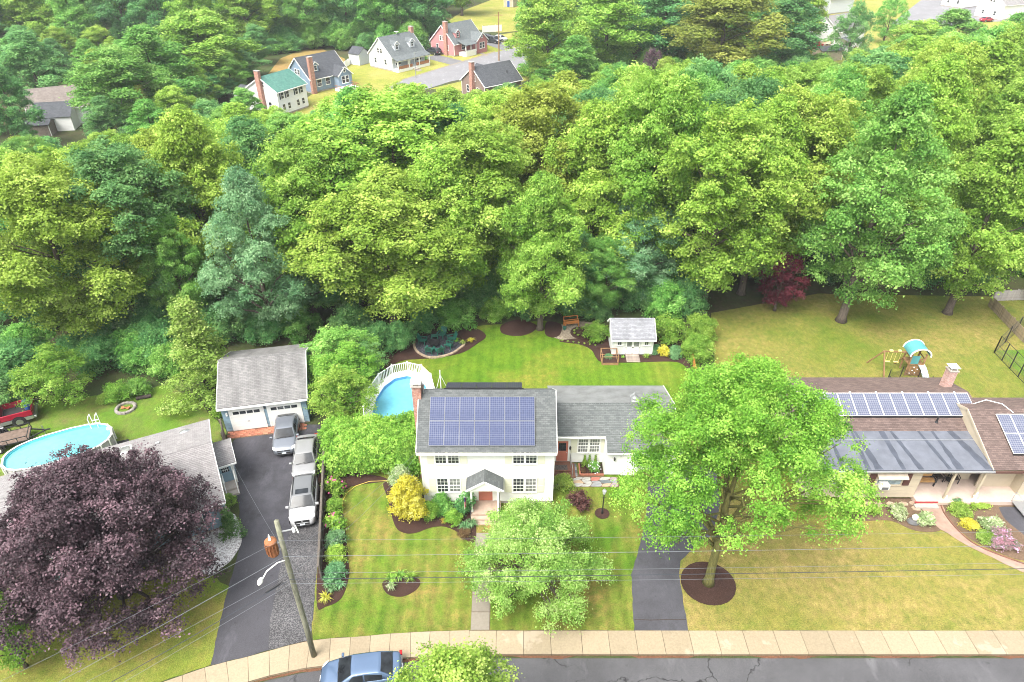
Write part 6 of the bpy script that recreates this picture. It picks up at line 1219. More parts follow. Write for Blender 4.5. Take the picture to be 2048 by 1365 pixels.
pt = thing('porch_table', 'small dark round table between the porch chairs', 'table', (31.8, 35.5, 0.42)); ob('top', MB().lathe([(0.28, 0.46), (0.28, 0.49)], 12), M_black, pt)
for k in range(3): ob('leg', MB().bar((0.2 * math.cos(k * 2.1), 0.2 * math.sin(k * 2.1), 0.46), (0.26 * math.cos(k * 2.1), 0.26 * math.sin(k * 2.1), 0), 0.025, 0.025), M_black, pt)
# garden ornaments
def statue(label, u, v, h):
    t = thing('garden_statue', label, 'statue', G(u, v)); k = h / 1.0
    ob('base', MB().bbox(-0.18 * k, 0.18 * k, -0.18 * k, 0.18 * k, 0, 0.14 * k), M_white, t); ob('figure', MB().lathe([(0.15 * k, 0.14 * k), (0.17 * k, 0.3 * k), (0.12 * k, 0.55 * k), (0.16 * k, 0.68 * k), (0.07 * k, 0.78 * k), (0.09 * k, 0.86 * k), (0.085 * k, 0.93 * k), (0.03 * k, 1.0 * k)], 12, sx=1.0, sy=0.8), M_white, t, smooth=True)
statue('small white statue at the left corner of the entry bed', 1887, 1006, 0.75); statue('taller white statue beside the porch post', 1944, 1006, 1.1)
gz_ = thing('gazing_ball', 'white globe on a dark stone between two variegated shrubs', 'ornament', G(1826, 1046)); ob('stone', MB().lathe([(0.3, 0), (0.36, 0.12), (0.28, 0.28), (0.1, 0.34)], 9, sx=1.3), M_dgrey, gz_); ob('globe', MB().lathe([(0.02, 0.3), (0.15, 0.36), (0.22, 0.5), (0.22, 0.58), (0.15, 0.7), (0.02, 0.76)], 14), M_white, gz_, smooth=True)
# curving brick walk of the tan house, right drive
sheet('tan_house_walk', [(1840, 1003), (1882, 1003), (1890, 1030), (1918, 1066), (1960, 1096), (2060, 1133), (2080, 1160), (2010, 1130), (1930, 1090), (1880, 1060), (1850, 1035)], paint('walk_pavers', (0.28, 0.19, 0.145), 0.9, 0.2, 2, grime=0.3), 0.052)
edg = thing('walk_edging', 'dark timber edging along the curved walk of the tan house', 'edging', (0, 0, 0)); wv_ = resample(smooth_poly([G2(*p) for p in ((1880, 1008), (1889, 1030), (1920, 1067), (1962, 1097), (2060, 1134))], 6, False), 16)
for k in range(16): (a, b), (c, d) = wv_[k], wv_[k + 1]; ob('block', MB().bar((a, b, 0.07), (c, d, 0.07), 0.07, 0.12), M_brownst, edg)
sheet('right_driveway', [(1990, 1015), (2030, 1085), (2060, 1130), (2150, 1160), (2250, 1010)], M_drive2, 0.020)
bed('sand_strip', [(1975, 1003), (2050, 1003), (2050, 1014), (1980, 1014)], z=0.03, mat=M_soil, smooth=0)
fst = thing('stepping_stones', 'irregular flat stones in the bed under the tan house windows', 'stones', (0, 0, 0))
for k, (u, v) in enumerate(((1668, 1012), (1690, 1010), (1712, 1012), (1735, 1009), (1758, 1011), (1782, 1010), (1806, 1009), (1826, 1008), (1831, 1018), (1745, 1020))): p = G(u, v); ob('stone', MB().prism([(0.36 * math.cos(a) * rnd.uniform(0.7, 1.1), 0.26 * math.sin(a) * rnd.uniform(0.7, 1.1)) for a in [i * 0.9 for i in range(7)]], 0, 0.05), M_edge, fst, (p.x, p.y, 0.03))
# ------------------------------------------------------------------ trees
tree_proto('oak_a', 1, 21, 7.2, 0.14, 56, 'oak', 2.3, 52, 0.235, 0.66, 0.42, 16, (0.13, 0.30), 0.95, flat=0.5)
tree_proto('oak_b', 2, 22, 6.6, 0.16, 52, 'oak', 2.3, 52, 0.235, 0.66, 0.40, 16, (0.14, 0.31), 0.95, flat=0.5)
tree_proto('oak_c', 3, 20, 7.0, 0.12, 60, 'egg', 2.3, 52, 0.235, 0.64, 0.40, 16, (0.13, 0.29), 0.95, flat=0.5)
tree_proto('maple_a', 4, 19, 6.0, 0.10, 60, 'egg', 2.7, 50, 0.20, 0.58, 0.36, 14, (0.14, 0.28), 0.85, flat=0.5)
tree_proto('maple_b', 5, 18, 6.2, 0.08, 64, 'oak', 2.7, 50, 0.20, 0.58, 0.36, 14, (0.14, 0.27), 0.85, flat=0.5)
tree_proto('far_a', 6, 20, 6.5, 0.10, 46, 'oak', 1.55, 38, 0.34, 0.85, 0.40, 8, (0.15, 0.32), 0.9, flat=0.5)
tree_proto('far_b', 7, 20, 6.0, 0.08, 48, 'egg', 1.55, 38, 0.34, 0.85, 0.40, 8, (0.15, 0.31), 0.9, flat=0.5)
tree_proto('small_a', 8, 6, 2.8, 0.14, 36, 'dome', 7, 30, 0.13, 0.30, 0.12, 10, (0.16, 0.29))
tree_proto('small_b', 9, 6, 2.6, 0.08, 38, 'oak', 7, 30, 0.13, 0.30, 0.12, 10, (0.16, 0.29))
tree_proto('conifer', 10, 11, 3.0, 0.02, 80, 'cone', 5.0, 30, 0.15, 0.36, 0.16, 6, (0.20, 0.30), 0.5)
OAKS = ['oak_a', 'oak_b', 'oak_c']; MAPS = ['maple_a', 'maple_b']; FARS = ['far_a', 'far_b']
def top_tree(key, u, y, vtop, wpx, mat, label, name='oak_tree', cat='tree', group=None, bk=None, minh=5):
    H = zat(vtop, y); H = max(minh, min(27.0, H)); zc = H * 0.6
    x = xat(u, y, zc); R = wpx / 2 / F_PX * (y * CP + (CAM_H - zc) * SP)
    return tree(key, name, label, cat, x, y, H, R, mat, bk or M_bark, None, group)
# the trees one can tell apart, nearest first
top_tree('oak_a', 105, 53, 318, 330, L_oaky, 'tall oak with yellow-green top at the left edge above the red pickup', bk=M_bark)
top_tree('oak_b', 250, 58, 285, 300, L_dark, 'dark green oak with bare dark trunk beside the yellow-green oak on the left')
top_tree('maple_a', 505, 55, 332, 215, L_blue, 'blue-green maple standing behind the grey garage roof', 'maple_tree')
top_tree('maple_b', 345, 56, 430, 150, L_maple, 'bright green tree between the dark oak and the blue-green maple', 'maple_tree')
top_tree('maple_a', 610, 60, 455, 170, L_dark, 'dark green tree between the blue-green maple and the broad oak', 'maple_tree')
top_tree('oak_b', 175, 63, 290, 250, L_oak, 'green oak rising between the yellow-green oak and the dark oak')
top_tree('maple_b', -10, 58, 420, 200, L_dark, 'dark tree behind the trunk of the left edge oak', 'maple_tree')
top_tree('maple_a', 1130, 60.5, 430, 170, L_dark, 'dark green tree right behind the narrow oak', 'maple_tree')
top_tree('maple_b', 1215, 59.5, 470, 130, L_maple, 'green maple directly left behind the shed', 'maple_tree')
top_tree('oak_c', 395, 63, 215, 270, L_oak, 'bright green tree behind the blue-green maple')
top_tree('oak_a', 770, 57.5, 350, 350, L_oak, 'broad yellow-green oak overhanging the green garden chairs')
top_tree('oak_b', 790, 68, 178, 420, L_oak, 'tallest yellow-green oak in the middle of the wood')
top_tree('oak_c', 1085, 57, 345, 225, L_oak, 'narrow oak with grey trunk left of the wooden bench')
top_tree('maple_b', 1285, 62, 400, 200, L_blue, 'blue-green maple right behind the white shed', 'maple_tree')
top_tree('oak_b', 1445, 59.5, 205, 300, L_oak, 'big broad oak with grey trunk right of the shed')
top_tree('oak_a', 1310, 65, 150, 270, L_oak, 'tall oak whose top stands left of the big broad oak')
top_tree('oak_c', 1530, 64, 190, 250, L_oak, 'tall oak directly right of the big broad oak')
top_tree('oak_c', 880, 60.5, 300, 260, L_oak, 'oak leaning over the fire bowl from behind')
top_tree('maple_a', 1765, 58.5, 165, 300, L_maple, 'light green maple with pale trunk standing in the dry back yard', 'maple_tree', bk=paint('bark_pale', (0.34, 0.31, 0.27), 0.9, 0.25, 3))
top_tree('oak_c', 1990, 60, 215, 270, L_oak, 'green tree leaning over the board fence at the right edge')
top_tree('small_b', 1566, 60.5, 505, 110, L_red, 'dark red japanese maple under the big oak', 'red_maple', minh=4)
top_tree('oak_a', 640, 62, 260, 300, L_oak, 'yellow-green oak behind the blue-green maple and left of the tallest oak')
top_tree('oak_b', 960, 64, 235, 300, L_oak, 'oak behind the green garden chairs, right of the tallest oak')
top_tree('oak_c', 1190, 66, 200, 280, L_oak, 'oak behind the shed and left of the big broad oak')
top_tree('oak_a', 1590, 66, 175, 280, L_oak, 'oak rising behind the red japanese maple')
# the wood behind: rows of trees whose tops follow the skyline seen from the yard
SKY = [(-200, 255), (20, 262), (60, 268), (130, 266), (200, 262), (300, 250), (400, 200), (480, 205), (560, 208), (620, 205), (690, 176), (760, 166), (850, 166), (950, 166), (1050, 162), (1100, 140), (1200, 130), (1320, 120), (1450, 112), (1600, 125), (1680, 112), (1750, 85), (1850, 62), (1950, 48), (2048, 32), (2300, 10)]
def skyv(u):
    for (a, b), (c, d) in zip(SKY, SKY[1:]):
        if a <= u <= c: return b + (d - b) * (u - a) / (c - a)
    return SKY[0][1] if u < 0 else SKY[-1][1]
WOOD = [('green oak crown in the wood', L_oak), ('dark green tree in the wood', L_dark), ('light green maple crown in the wood', L_maple), ('yellowish oak crown in the wood', L_oaky)]
trng = random.Random(5)
def zone(u, y):
    q = [(350, ' above the blue house'), (640, ' above the garage'), (900, ' above the pool'), (1200, ' above the back lawn'), (1450, ' above the shed'), (1800, ' above the play set'), (9999, ' at the right edge')]
    return next(b for a, b in q if u < a) + (', front rows' if y < 85 else ', middle rows' if y < 110 else ', rear rows')
for row, y in enumerate((72, 81, 91, 103, 117, 132, 148)):
    u = -160 + row * 37
    while u < 2260:
        zc = 12; px_m = F_PX / (y * CP + (CAM_H - zc) * SP); R = trng.uniform(5.2, 7.2)
        v = skyv(u) + trng.uniform(0, 22) + (10 if row < 2 else 0); H = zat(v, y)
        if H > 22: H = trng.uniform(19, 23)
        if H > 6.5 and y < 155:
            R = min(R, H * 0.42); k = trng.choices((0, 1, 2, 3), (6, 1.6, 2.4, 1.2))[0]
            key = trng.choice(OAKS if k in (0, 3) else MAPS) if y < 90 else trng.choice(FARS + OAKS[:1])
            tree(key, 'wood_tree', WOOD[k][0] + zone(u, y), 'tree', xat(u, y, zc), y + trng.uniform(-3, 3), H, R, WOOD[k][1], M_bark, group='trees of the wood behind the back lawn')
        u += R * 1.55 * px_m
# ------------------------------------------------------------------ shrubs and garden plants
BUSH = {}
def bush_proto(key, seed, R, H, n, shape, dens, per, lf, tuft, lr=(0.28, 0.42), zsq=0.85, low=-0.6, holes=0):
    rng = np.random.default_rng(seed); lobes = crown_lobes(rng, R, H, n, shape, lr, zsq)
    P, Nn, V = from_lobes(rng, lobes, dens, per, lf, tuft, low, holes=holes); P[:, 2] = np.maximum(P[:, 2], 0.02)
    st = MB()
    for (x, y, z, *_r) in lobes[:: max(1, len(lobes) // 7)]: limb(st, (x * 0.1, y * 0.1, 0), (x * 0.8, y * 0.8, z * 0.9), R * 0.035, R * 0.012, rng, 3, 5)
    BUSH[key] = (leaf_mesh(key, P, Nn, lf, V, rng), st.mesh(key + '_stems', True), H, R)
bush_proto('small', 31, 0.6, 1.0, 22, 'dome', 32, 16, 0.075, 0.14); bush_proto('small2', 36, 0.6, 1.0, 26, 'oak', 26, 12, 0.10, 0.15, (0.24, 0.36))
bush_proto('medium', 32, 1.2, 1.8, 30, 'dome', 13, 18, 0.11, 0.22, (0.22, 0.36)); bush_proto('medium2', 37, 1.2, 1.8, 34, 'oak', 13, 18, 0.11, 0.22, (0.2, 0.34))
bush_proto('large', 33, 2.4, 4.0, 36, 'oak', 6, 24, 0.17, 0.40, (0.2, 0.32)); bush_proto('large2', 38, 2.4, 4.0, 36, 'dome', 6, 24, 0.17, 0.40, (0.2, 0.32))
bush_proto('cone', 34, 1.2, 3.0, 80, 'egg', 20, 18, 0.095, 0.17, (0.22, 0.32), 0.75); bush_proto('spruce', 35, 0.8, 2.2, 60, 'cone', 34, 12, 0.08, 0.12, (0.24, 0.34), 0.7)
bush_proto('ball', 39, 0.6, 1.0, 40, 'dome', 40, 12, 0.075, 0.10, (0.30, 0.40))
BMAT = {}
def bush(key, name, label, cat, x, y, w_, h, mat, z=0.03, d=None, group=None, rot=None):
    cm, sm_, h0, r0 = BUSH[key]; k = (key, mat.name)
    if k not in BMAT: m = cm.copy() if cm.materials else cm; m.materials.clear(); m.materials.append(mat); BMAT[k] = m
    t = thing(name, label, cat, (x, y, z), rnd.uniform(0, 6.28) if rot is None else rot, group); t.scale = (w_ / 2 / r0, (d or w_) / 2 / r0, h / h0)
    ob('foliage', BMAT[k], None, t)
    if not sm_.materials: sm_.materials.append(M_bark3)
    ob('stems', sm_, None, t); return t
def bpx(key, u, v, wpx, h, mat, label, name='shrub', cat='shrub', group=None):
    p = G(u, v); Z = p.y * CP + CAM_H * SP; w_ = wpx * Z / F_PX; return bush(key, name, label, cat, p.x, p.y + w_ * 0.4, w_, h, mat, group=group)
gm = []
for sd2 in range(2):
    rg = random.Random(sd2); m = MB()
    for k in range(70):
        a = rg.uniform(0, 6.28); L = rg.uniform(0.5, 0.85); ln_ = rg.uniform(0.25, 0.75); r_ = rg.uniform(0, 0.12); p0 = Vector((r_ * math.cos(a), r_ * math.sin(a), 0)); d = Vector((math.cos(a), math.sin(a), 0)); s_ = Vector((-d.y, d.x, 0)) * 0.022
        p1 = p0 + d * L * ln_ * 0.4 + Vector((0, 0, L * 0.65)); p2 = p0 + d * L * ln_ + Vector((0, 0, L * (0.85 - ln_ * 0.6))); m.quad(p0 - s_, p0 + s_, p1 + s_, p1 - s_).quad(p1 - s_, p1 + s_, p2 + s_ * 0.2, p2 - s_ * 0.2)
    me = m.mesh('blades'); at = me.attributes.new('lv', 'FLOAT', 'FACE'); at.data.foreach_set('value', [rg.random() for _ in me.polygons]); gm.append(me)
GMAT = {}
def clump(u, v, w_, h, mat, label, name='grass_clump', cat='plant', group=None, z=0.03):
    p = G(u, v); i = rnd.randrange(2); k = (i, mat.name)
    if k not in GMAT: m = gm[i].copy(); m.materials.append(mat); GMAT[k] = m
    t = thing(name, label, cat, (p.x, p.y + 0.25, z), rnd.uniform(0, 6.28), group); t.scale = (w_ / 1.2, w_ / 1.2, h / 0.7); ob('leaves', GMAT[k], None, t); return t
def flowers(parent, R, H, n, size, mat, rng):
    d = sph(rng, n * 2); d = d[d[:, 2] > 0.1][:n]; P = d * np.array((R, R, H)) * 1.03; P[:, 2] = np.abs(P[:, 2]) ; m = MB()
    for p in P: m.lathe([(size * 0.3, -size * 0.3), (size * 0.5, 0), (size * 0.3, size * 0.3)], 6, tuple(p))
    ob('blossoms', m, mat, parent, kind='stuff')
M_wflow = paint('white_blossom', (0.70, 0.72, 0.75), 0.8, 0.1, 5); M_pflow = paint('pink_blossom', (0.58, 0.10, 0.26), 0.8, 0.25, 5); M_lil = paint('lilac_blossom', (0.55, 0.34, 0.52), 0.8, 0.2, 5)
nrg = np.random.default_rng(77)
# bed along the fence
b = bpx('small2', 668, 1000, 46, 1.5, L_hedge, 'pink-flowering rhododendron nearest the hedge in the fence bed'); flowers(b, 0.58, 0.95, 16, 0.11, M_pflow, nrg)
bpx('small', 667, 1035, 42, 1.15, L_hedge, 'bright green rounded shrub between two pink-flowering shrubs')
b = bpx('small2', 670, 1072, 48, 1.3, L_hedge, 'pink-flowering shrub in the middle of the fence bed'); flowers(b, 0.58, 0.95, 12, 0.1, M_pflow, nrg)
bpx('small', 668, 1104, 50, 1.05, L_bluegr, 'blue-green shrub above the yellow-green one in the fence bed'); bpx('small', 670, 1134, 48, 1.0, L_oak, 'yellow-green shrub between two blue-green shrubs in the fence bed'); bpx('small', 667, 1172, 52, 1.1, L_bluegr, 'blue-green shrub at the street end of the fence bed')
for (u, v) in ((664, 1190), (680, 1182), (658, 1182)): clump(u, v, 0.95, 0.6, L_bluegr, 'grey-green lavender clump at the street end of the fence bed', 'lavender', 'plant', 'lavender clumps')
clump(651, 1208, 1.1, 0.6, leaf('leaf_yellow', (0.25, 0.30, 0.03), (0.50, 0.52, 0.06), (0.75, 0.72, 0.18)), 'yellow-green daylily clump at the tip of the fence bed', 'daylily')
# hedge behind
rng = np.random.default_rng(50); lob = []
for i in range(64):
    x = rng.uniform(-13.9, -6.9); y = rng.uniform(37.3, 40.3); e = max(0, (-13.0 - x) / 1.3); zt = 3.05 - 0.5 * e - max(0, 37.9 - y) * 1.6; r_ = rng.uniform(0.75, 1.1); lob.append((x + 11, y - 38.8, max(0.5, zt - r_ * 0.8 + rng.uniform(-0.12, 0.12)), r_, r_, r_ * 0.85))
for i in range(20): x = -13.8 + i * 0.36; lob.append((x + 11, 37.2 + rng.uniform(-0.2, 0.2) - 38.8, rng.uniform(0.7, 1.3), 0.75, 0.7, 0.9))
P, Nn, V = from_lobes(rng, lob, 7.0, 24, 0.15, 0.30, -0.5, holes=0); P[:, 2] = np.maximum(P[:, 2], 0.03)
hd = thing('hedge', 'huge rounded light green hedge left of the white house', 'hedge', (-11, 38.8, 0)); ob('foliage', leaf_mesh('hedge', P, Nn, 0.15, V, rng), L_hedge, hd)
st = MB(); [limb(st, (l[0], l[1], 0), (l[0], l[1], l[2]), 0.06, 0.02, rng, 3, 5) for l in lob[::5]]; ob('stems', st.mesh('stems', True), M_bark3, hd)
top_tree('small_b', 672, 49.0, 672, 165, L_maple, 'small green tree between the garage roof and the pool', 'small_tree'); top_tree('small_a', 690, 46.3, 722, 175, L_hedge, 'light green small tree left of the pool railing', 'small_tree'); top_tree('small_b', 682, 43.2, 765, 140, L_hedge, 'light green small tree overhanging the parked silver sedan', 'small_tree'); top_tree('small_b', 732, 48.6, 688, 90, L_dark, 'dark green shrub behind the pool railing', 'small_tree', minh=3)
bpx('large', 812, 955, 60, 3.0, L_hedge, 'tall green shrub between the hedge and the white house'); bpx('medium', 803, 1000, 62, 2.3, L_vari, 'pale variegated shrub behind the golden cypress')
b = bush('cone', 'golden_cypress', 'golden yellow cypress at the left front corner of the white house', 'shrub', G(815, 1055).x, G(815, 1055).y + 1.15, 2.85, 3.7, L_gold)
bpx('medium', 857, 1048, 50, 1.3, L_hedge, 'green rounded shrub right of the golden cypress'); bpx('medium', 884, 1034, 52, 1.4, L_maple, 'darker green shrub against the white house wall'); bpx('small2', 932, 1040, 46, 1.9, L_dark, 'dark upright evergreen beside the flag'); bpx('ball', 906, 1054, 36, 1.0, L_hedge, 'clipped ball shrub in front of the white house')
clump(888, 1052, 0.7, 0.45, leaf('leaf_orange', (0.25, 0.22, 0.03), (0.42, 0.34, 0.05), (0.62, 0.36, 0.08)), 'orange daylilies beside the clipped ball shrub', 'daylily'); clump(930, 1064, 1.2, 0.65, L_bluegr, 'blue-green iris clump near the front walk', 'iris'); clump(944, 1058, 1.1, 0.6, L_bluegr, 'blue-green iris clump touching the stoop', 'iris'); bpx('small', 928, 1080, 30, 0.45, L_brown, 'low brown heather beside the front walk')
for (u, v, l) in ((782, 1172, 'left green'), (800, 1164, 'rear green'), (822, 1168, 'right green')): clump(u, v, 1.15, 0.7, L_hedge, l + ' daylily clump in the oval bed on the front lawn', 'daylily')
clump(783, 1184, 0.95, 0.55, L_vari, 'pale striped grass clump at the front of the oval bed')
bpx('small2', 1160, 1026, 50, 1.1, leaf('leaf_barberry', (0.05, 0.02, 0.02), (0.12, 0.05, 0.05), (0.20, 0.10, 0.085)), 'dark purple barberry between the dogwood and the lamp post'); bpx('small', 1128, 985, 44, 0.9, L_lime, 'light green shrub at the right front corner of the white house')
# wing flower box
for (dx, l) in ((-0.5, 'left'), (-0.15, 'middle'), (0.3, 'right')): bush('spruce', 'perennial', l + ' green spire plant in the brick-edged box', 'plant', 6.0 + dx, 37.75, 0.5, 1.15, L_hedge, 0.1)
b = bush('small', 'hydrangea', 'white and blue hydrangea in the brick-edged box', 'plant', 6.2, 37.35, 0.95, 0.75, L_maple, 0.1); flowers(b, 0.62, 0.95, 26, 0.13, M_wflow, nrg)
bush('small', 'heuchera', 'rusty leaved plant at the left end of the brick-edged box', 'plant', 5.35, 37.1, 0.5, 0.4, L_brown, 0.1)
# around the shed and patio
bpx('medium2', 1196, 694, 56, 1.9, L_hedge, 'bright green shrub left of the shed'); bpx('medium2', 1342, 700, 80, 2.6, L_hedge, 'large bright green shrub right of the shed'); bpx('large2', 1396, 735, 68, 2.6, L_hedge, 'bright green hedge shrub at the end of the back lawn', 'hedge'); bpx('large2', 1404, 700, 74, 3.0, L_hedge, 'bright green hedge shrub behind the cedar rails', 'hedge')
bpx('small', 1352, 722, 30, 1.3, L_bluegr, 'blue-green rounded shrub right of the golden shrub by the shed'); bpx('small2', 1328, 718, 24, 1.2, L_gold, 'yellow shrub beside the shed'); bpx('small', 1310, 712, 26, 0.9, L_bluegr, 'low blue-green shrub at the right corner of the shed'); clump(1294, 720, 1.0, 0.5, L_lime, 'lime grass clump right of the shed ramp'); clump(1246, 720, 0.6, 0.35, L_hedge, 'small green plant left of the shed ramp'); bpx('small', 1217, 722, 20, 0.45, L_bluegr, 'cabbage plant growing in the cedar planter', 'cabbage', 'plant')
for k in range(9): a = k * 0.7; p = G(1162, 667); t = clump(1162, 667, 0.45, 0.25, L_lime, 'small lime plants ringed in the round patio bed', 'lime_plant', 'plant', 'small plants in the round patio bed', 0.08); t.location = (p.x + 0.68 * math.cos(a), p.y + 0.68 * math.sin(a), 0.08)
for k in range(7): clump(1125 + k * 11, 686 + k * 1.6, 0.35, 0.22, L_lime, 'tiny lime plants in a row along the shed bed', 'lime_plant', 'plant', 'row of tiny plants in the shed bed')
clump(926, 692, 1.0, 0.5, L_lime, 'lime hosta left of the big trunk', 'hosta'); clump(942, 688, 1.1, 0.5, L_gold, 'yellow hosta at the foot of the big trunk', 'hosta'); clump(913, 687, 1.0, 0.4, L_hedge, 'green hosta behind the stone edging', 'hosta')
pot = thing('flower_pot', 'dark pot with a plant beside the cedar bench', 'pot', G(1129, 660)); ob('pot', MB().lathe([(0.12, 0), (0.18, 0.3), (0.2, 0.32)], 10), M_green, pot); 
# tan house
bpx('small2', 1717, 1040, 42, 0.95, L_brown, 'brown-red shrub under the tan house window'); bpx('small', 1749, 1036, 30, 0.7, L_lime, 'lime shrub beside the brown-red shrub'); bpx('small', 1800, 1043, 40, 0.95, L_vari, 'left of the two variegated ball shrubs'); bpx('ball', 1854, 1060, 36, 1.05, L_vari, 'right of the two variegated ball shrubs')
bpx('small', 1928, 1042, 44, 0.85, L_lime, 'lime yellow shrub in the entry bed'); bpx('small', 1960, 1022, 60, 0.35, L_oak, 'low green moss mat in the entry bed', 'ground_cover', 'plant'); bpx('small2', 1918, 1020, 26, 0.6, L_bluegr, 'small blue-green shrub near the statues'); bpx('small2', 1990, 1072, 46, 0.9, L_vari, 'pale green shrub left of the pink flowers'); bpx('small', 1945, 1066, 38, 0.6, L_gold, 'yellow shrub by the walk edging'); bpx('small', 1978, 1092, 40, 0.6, L_lime, 'lime shrub by the lower walk edging')
for (u, v, w_, l) in ((2005, 1088, 42, 'upper'), (2020, 1108, 44, 'lower'), (1998, 1104, 30, 'left')): b = bpx('small2', u, v, w_, 0.8, L_pink, l + ' clump of pink flowers beside the right driveway', 'flower_clump', 'flowers'); flowers(b, 0.6, 0.95, 40, 0.09, M_lil, nrg)
# left house
bush('spruce', 'dwarf_spruce', 'dwarf conical spruce in the white gravel bed', 'shrub', G(460, 1085).x, G(460, 1085).y + 0.6, 1.75, 2.7, L_spruce); bpx('small2', 453, 1026, 34, 1.3, L_hedge, 'bright green shrub against the side of the blue house')
bpx('small', 436, 838, 34, 0.9, L_hedge, 'green shrub behind the stockade fence'); bpx('medium2', 230, 815, 62, 1.6, L_hedge, 'light green shrub left of the log rounds'); bpx('medium2', 272, 800, 52, 1.5, L_maple, 'green shrub behind the fire ring'); bpx('small', 205, 812, 30, 0.8, L_lime, 'small lime shrub at the edge of the left lawn')
top_tree('small_a', 104, 45.6, 700, 160, L_hedge, 'small round green tree between the red pickup and the fire ring', 'small_tree'); top_tree('conifer', 386, 46.6, 596, 205, L_conif, 'feathery yellow-green conifer left of the garage', 'conifer_tree', bk=M_bark3)
bpx('large', 5, 835, 80, 3.4, L_dark, 'dark leafy shrub covering the cab of the red pickup')
for i, (u, v, w_, h, m_) in enumerate(((190, 760, 110, 3.0, L_dark), (270, 745, 120, 3.4, L_maple), (330, 730, 110, 3.6, L_dark), (230, 715, 120, 3.0, L_dark), (140, 745, 80, 3.0, L_dark), (330, 770, 90, 3.0, L_maple), (20, 780, 140, 3.4, L_dark), (-40, 830, 120, 3.6, L_dark), (420, 700, 110, 3.4, L_dark), (520, 690, 110, 3.0, L_dark), (590, 690, 90, 3.2, L_maple))): bpx('large' if i % 2 else 'large2', u, v, w_, h, m_, 'leafy undergrowth shrub along the wood behind the left lawn', 'undergrowth_shrub', 'shrub', 'undergrowth along the left wood')
# undergrowth along the back of the lawn
for i, (u, v, w_, h, m_) in enumerate(((905, 672, 92, 3.0, L_maple), (990, 655, 70, 2.4, L_hedge), (1040, 642, 80, 2.4, L_dark), (1150, 640, 90, 2.0, L_hedge), (1200, 650, 60, 2.2, L_dark), (800, 712, 60, 3.0, L_dark), (760, 715, 70, 3.0, L_dark), (845, 676, 70, 2.6, L_dark), (1330, 655, 90, 4.2, L_maple), (1290, 635, 90, 4.5, L_dark), (1250, 630, 90, 4.0, L_dark), (1380, 650, 80, 4.5, L_dark), (1080, 632, 80, 3.0, L_dark), (960, 640, 100, 3.5, L_dark), (700, 690, 90, 3.5, L_dark))): bpx('large' if i % 2 else 'large2', u, v, w_, h, m_, ('dark' if m_ == L_dark else 'bright') + ' green undergrowth shrub at the edge of the wood behind the back lawn', 'undergrowth_shrub', 'shrub', 'undergrowth behind the back lawn')
ug = random.Random(9)
for k in range(26):
    u = ug.uniform(-120, 620); y = ug.uniform(50.5, 59)
    if 430 < u < 620 and y < 52: y += 4
    bush('large' if k % 2 else 'large2', 'undergrowth_shrub', 'green undergrowth shrub at the wood edge behind the garage and left lawn', 'shrub', xat(u, y, 1.5), y, ug.uniform(3.5, 5.5), ug.uniform(2.2, 4.2), (L_dark, L_maple, L_dark)[k % 3], 0.0, None, 'undergrowth behind the garage')
for k in range(120):
    y = ug.uniform(60, 78); u = ug.uniform(-150, 2200)
    if 1430 < u < 2048 and y < 66: continue
    x = xat(u, y, 1.5); bush('large' if k % 2 else 'large2', 'undergrowth_shrub', 'dark undergrowth shrub beneath the tall trees of the wood', 'shrub', x, y, ug.uniform(4, 6.5), ug.uniform(2.5, 5), L_dark if ug.random() < 0.75 else L_maple, 0.0, None, 'undergrowth inside the wood')
# ------------------------------------------------------------------ the big trees in front
tree_proto('front_maple', 41, 15.5, 7.0, 0.17, 122, 'oak', 3.0, 84, 0.13, 0.46, 0.29, 30, (0.11, 0.23), 0.85, -0.5, (0.6, 1.2), keep=lambda l: not (l[1] < 2.8 and l[2] < 6.6 and (math.hypot(l[0], l[1]) < 4.9 or (-2.6 < l[0] < 2.6 and l[1] < 0))))
tree('front_maple', 'maple_tree', 'large bright green maple standing in a round mulch bed by the driveway', 'tree', 12.45, 27.35, 15.6, 6.75, L_near, M_bark2, 0.0, z=0.05)
tree_proto('purple_maple', 42, 10.5, 6.6, 0.12, 120, 'dome', 2.9, 74, 0.14, 0.46, 0.34, 24, (0.13, 0.22), 0.8)
tree('purple_maple', 'purple_maple', 'big dark purple-leaved maple in front of the blue house', 'tree', -24.2, 26.6, 10.5, 6.6, L_purple, M_bark3, 1.0)
tree_proto('dogwood', 43, 5.6, 4.4, 0.10, 110, 'dome', 4.8, 62, 0.11, 0.38, 0.16, 30, (0.11, 0.19), 0.7)
tree('dogwood', 'dogwood_tree', 'pale green dogwood dotted with white bracts on the front lawn', 'tree', G(1068, 1118, 2.2).x, G(1068, 1118, 2.2).y, 5.7, 4.45, L_dogw, M_bark, 0.0)
tree_proto('street_tree', 44, 11.5, 3.4, 0.2, 80, 'egg', 8.0, 40, 0.11, 0.32, 0.16, 16, (0.15, 0.25), 0.75)
tree('street_tree', 'street_tree', 'light green tree top rising from the near side of the street below the blue car', 'tree', -2.45, 14.8, 12.5, 3.9, L_lime, M_bark, 0.3, z=-0.12); tree('street_tree', 'street_tree', 'small light green tree top at the bottom edge right of the larger one', 'tree', -0.3, 12.7, 10.9, 2.4, L_lime, M_bark, 1.3, z=-0.12); tree('street_tree', 'street_tree', 'light green twig tips at the bottom edge left of the blue car', 'tree', -8.2, 12.9, 10.8, 2.2, L_lime, M_bark, 2.3, z=-0.12)
top_tree('small_b', -6, 21.8, 1190, 150, L_hedge, 'light green small tree at the lower left corner beside the purple maple', 'small_tree', minh=4)
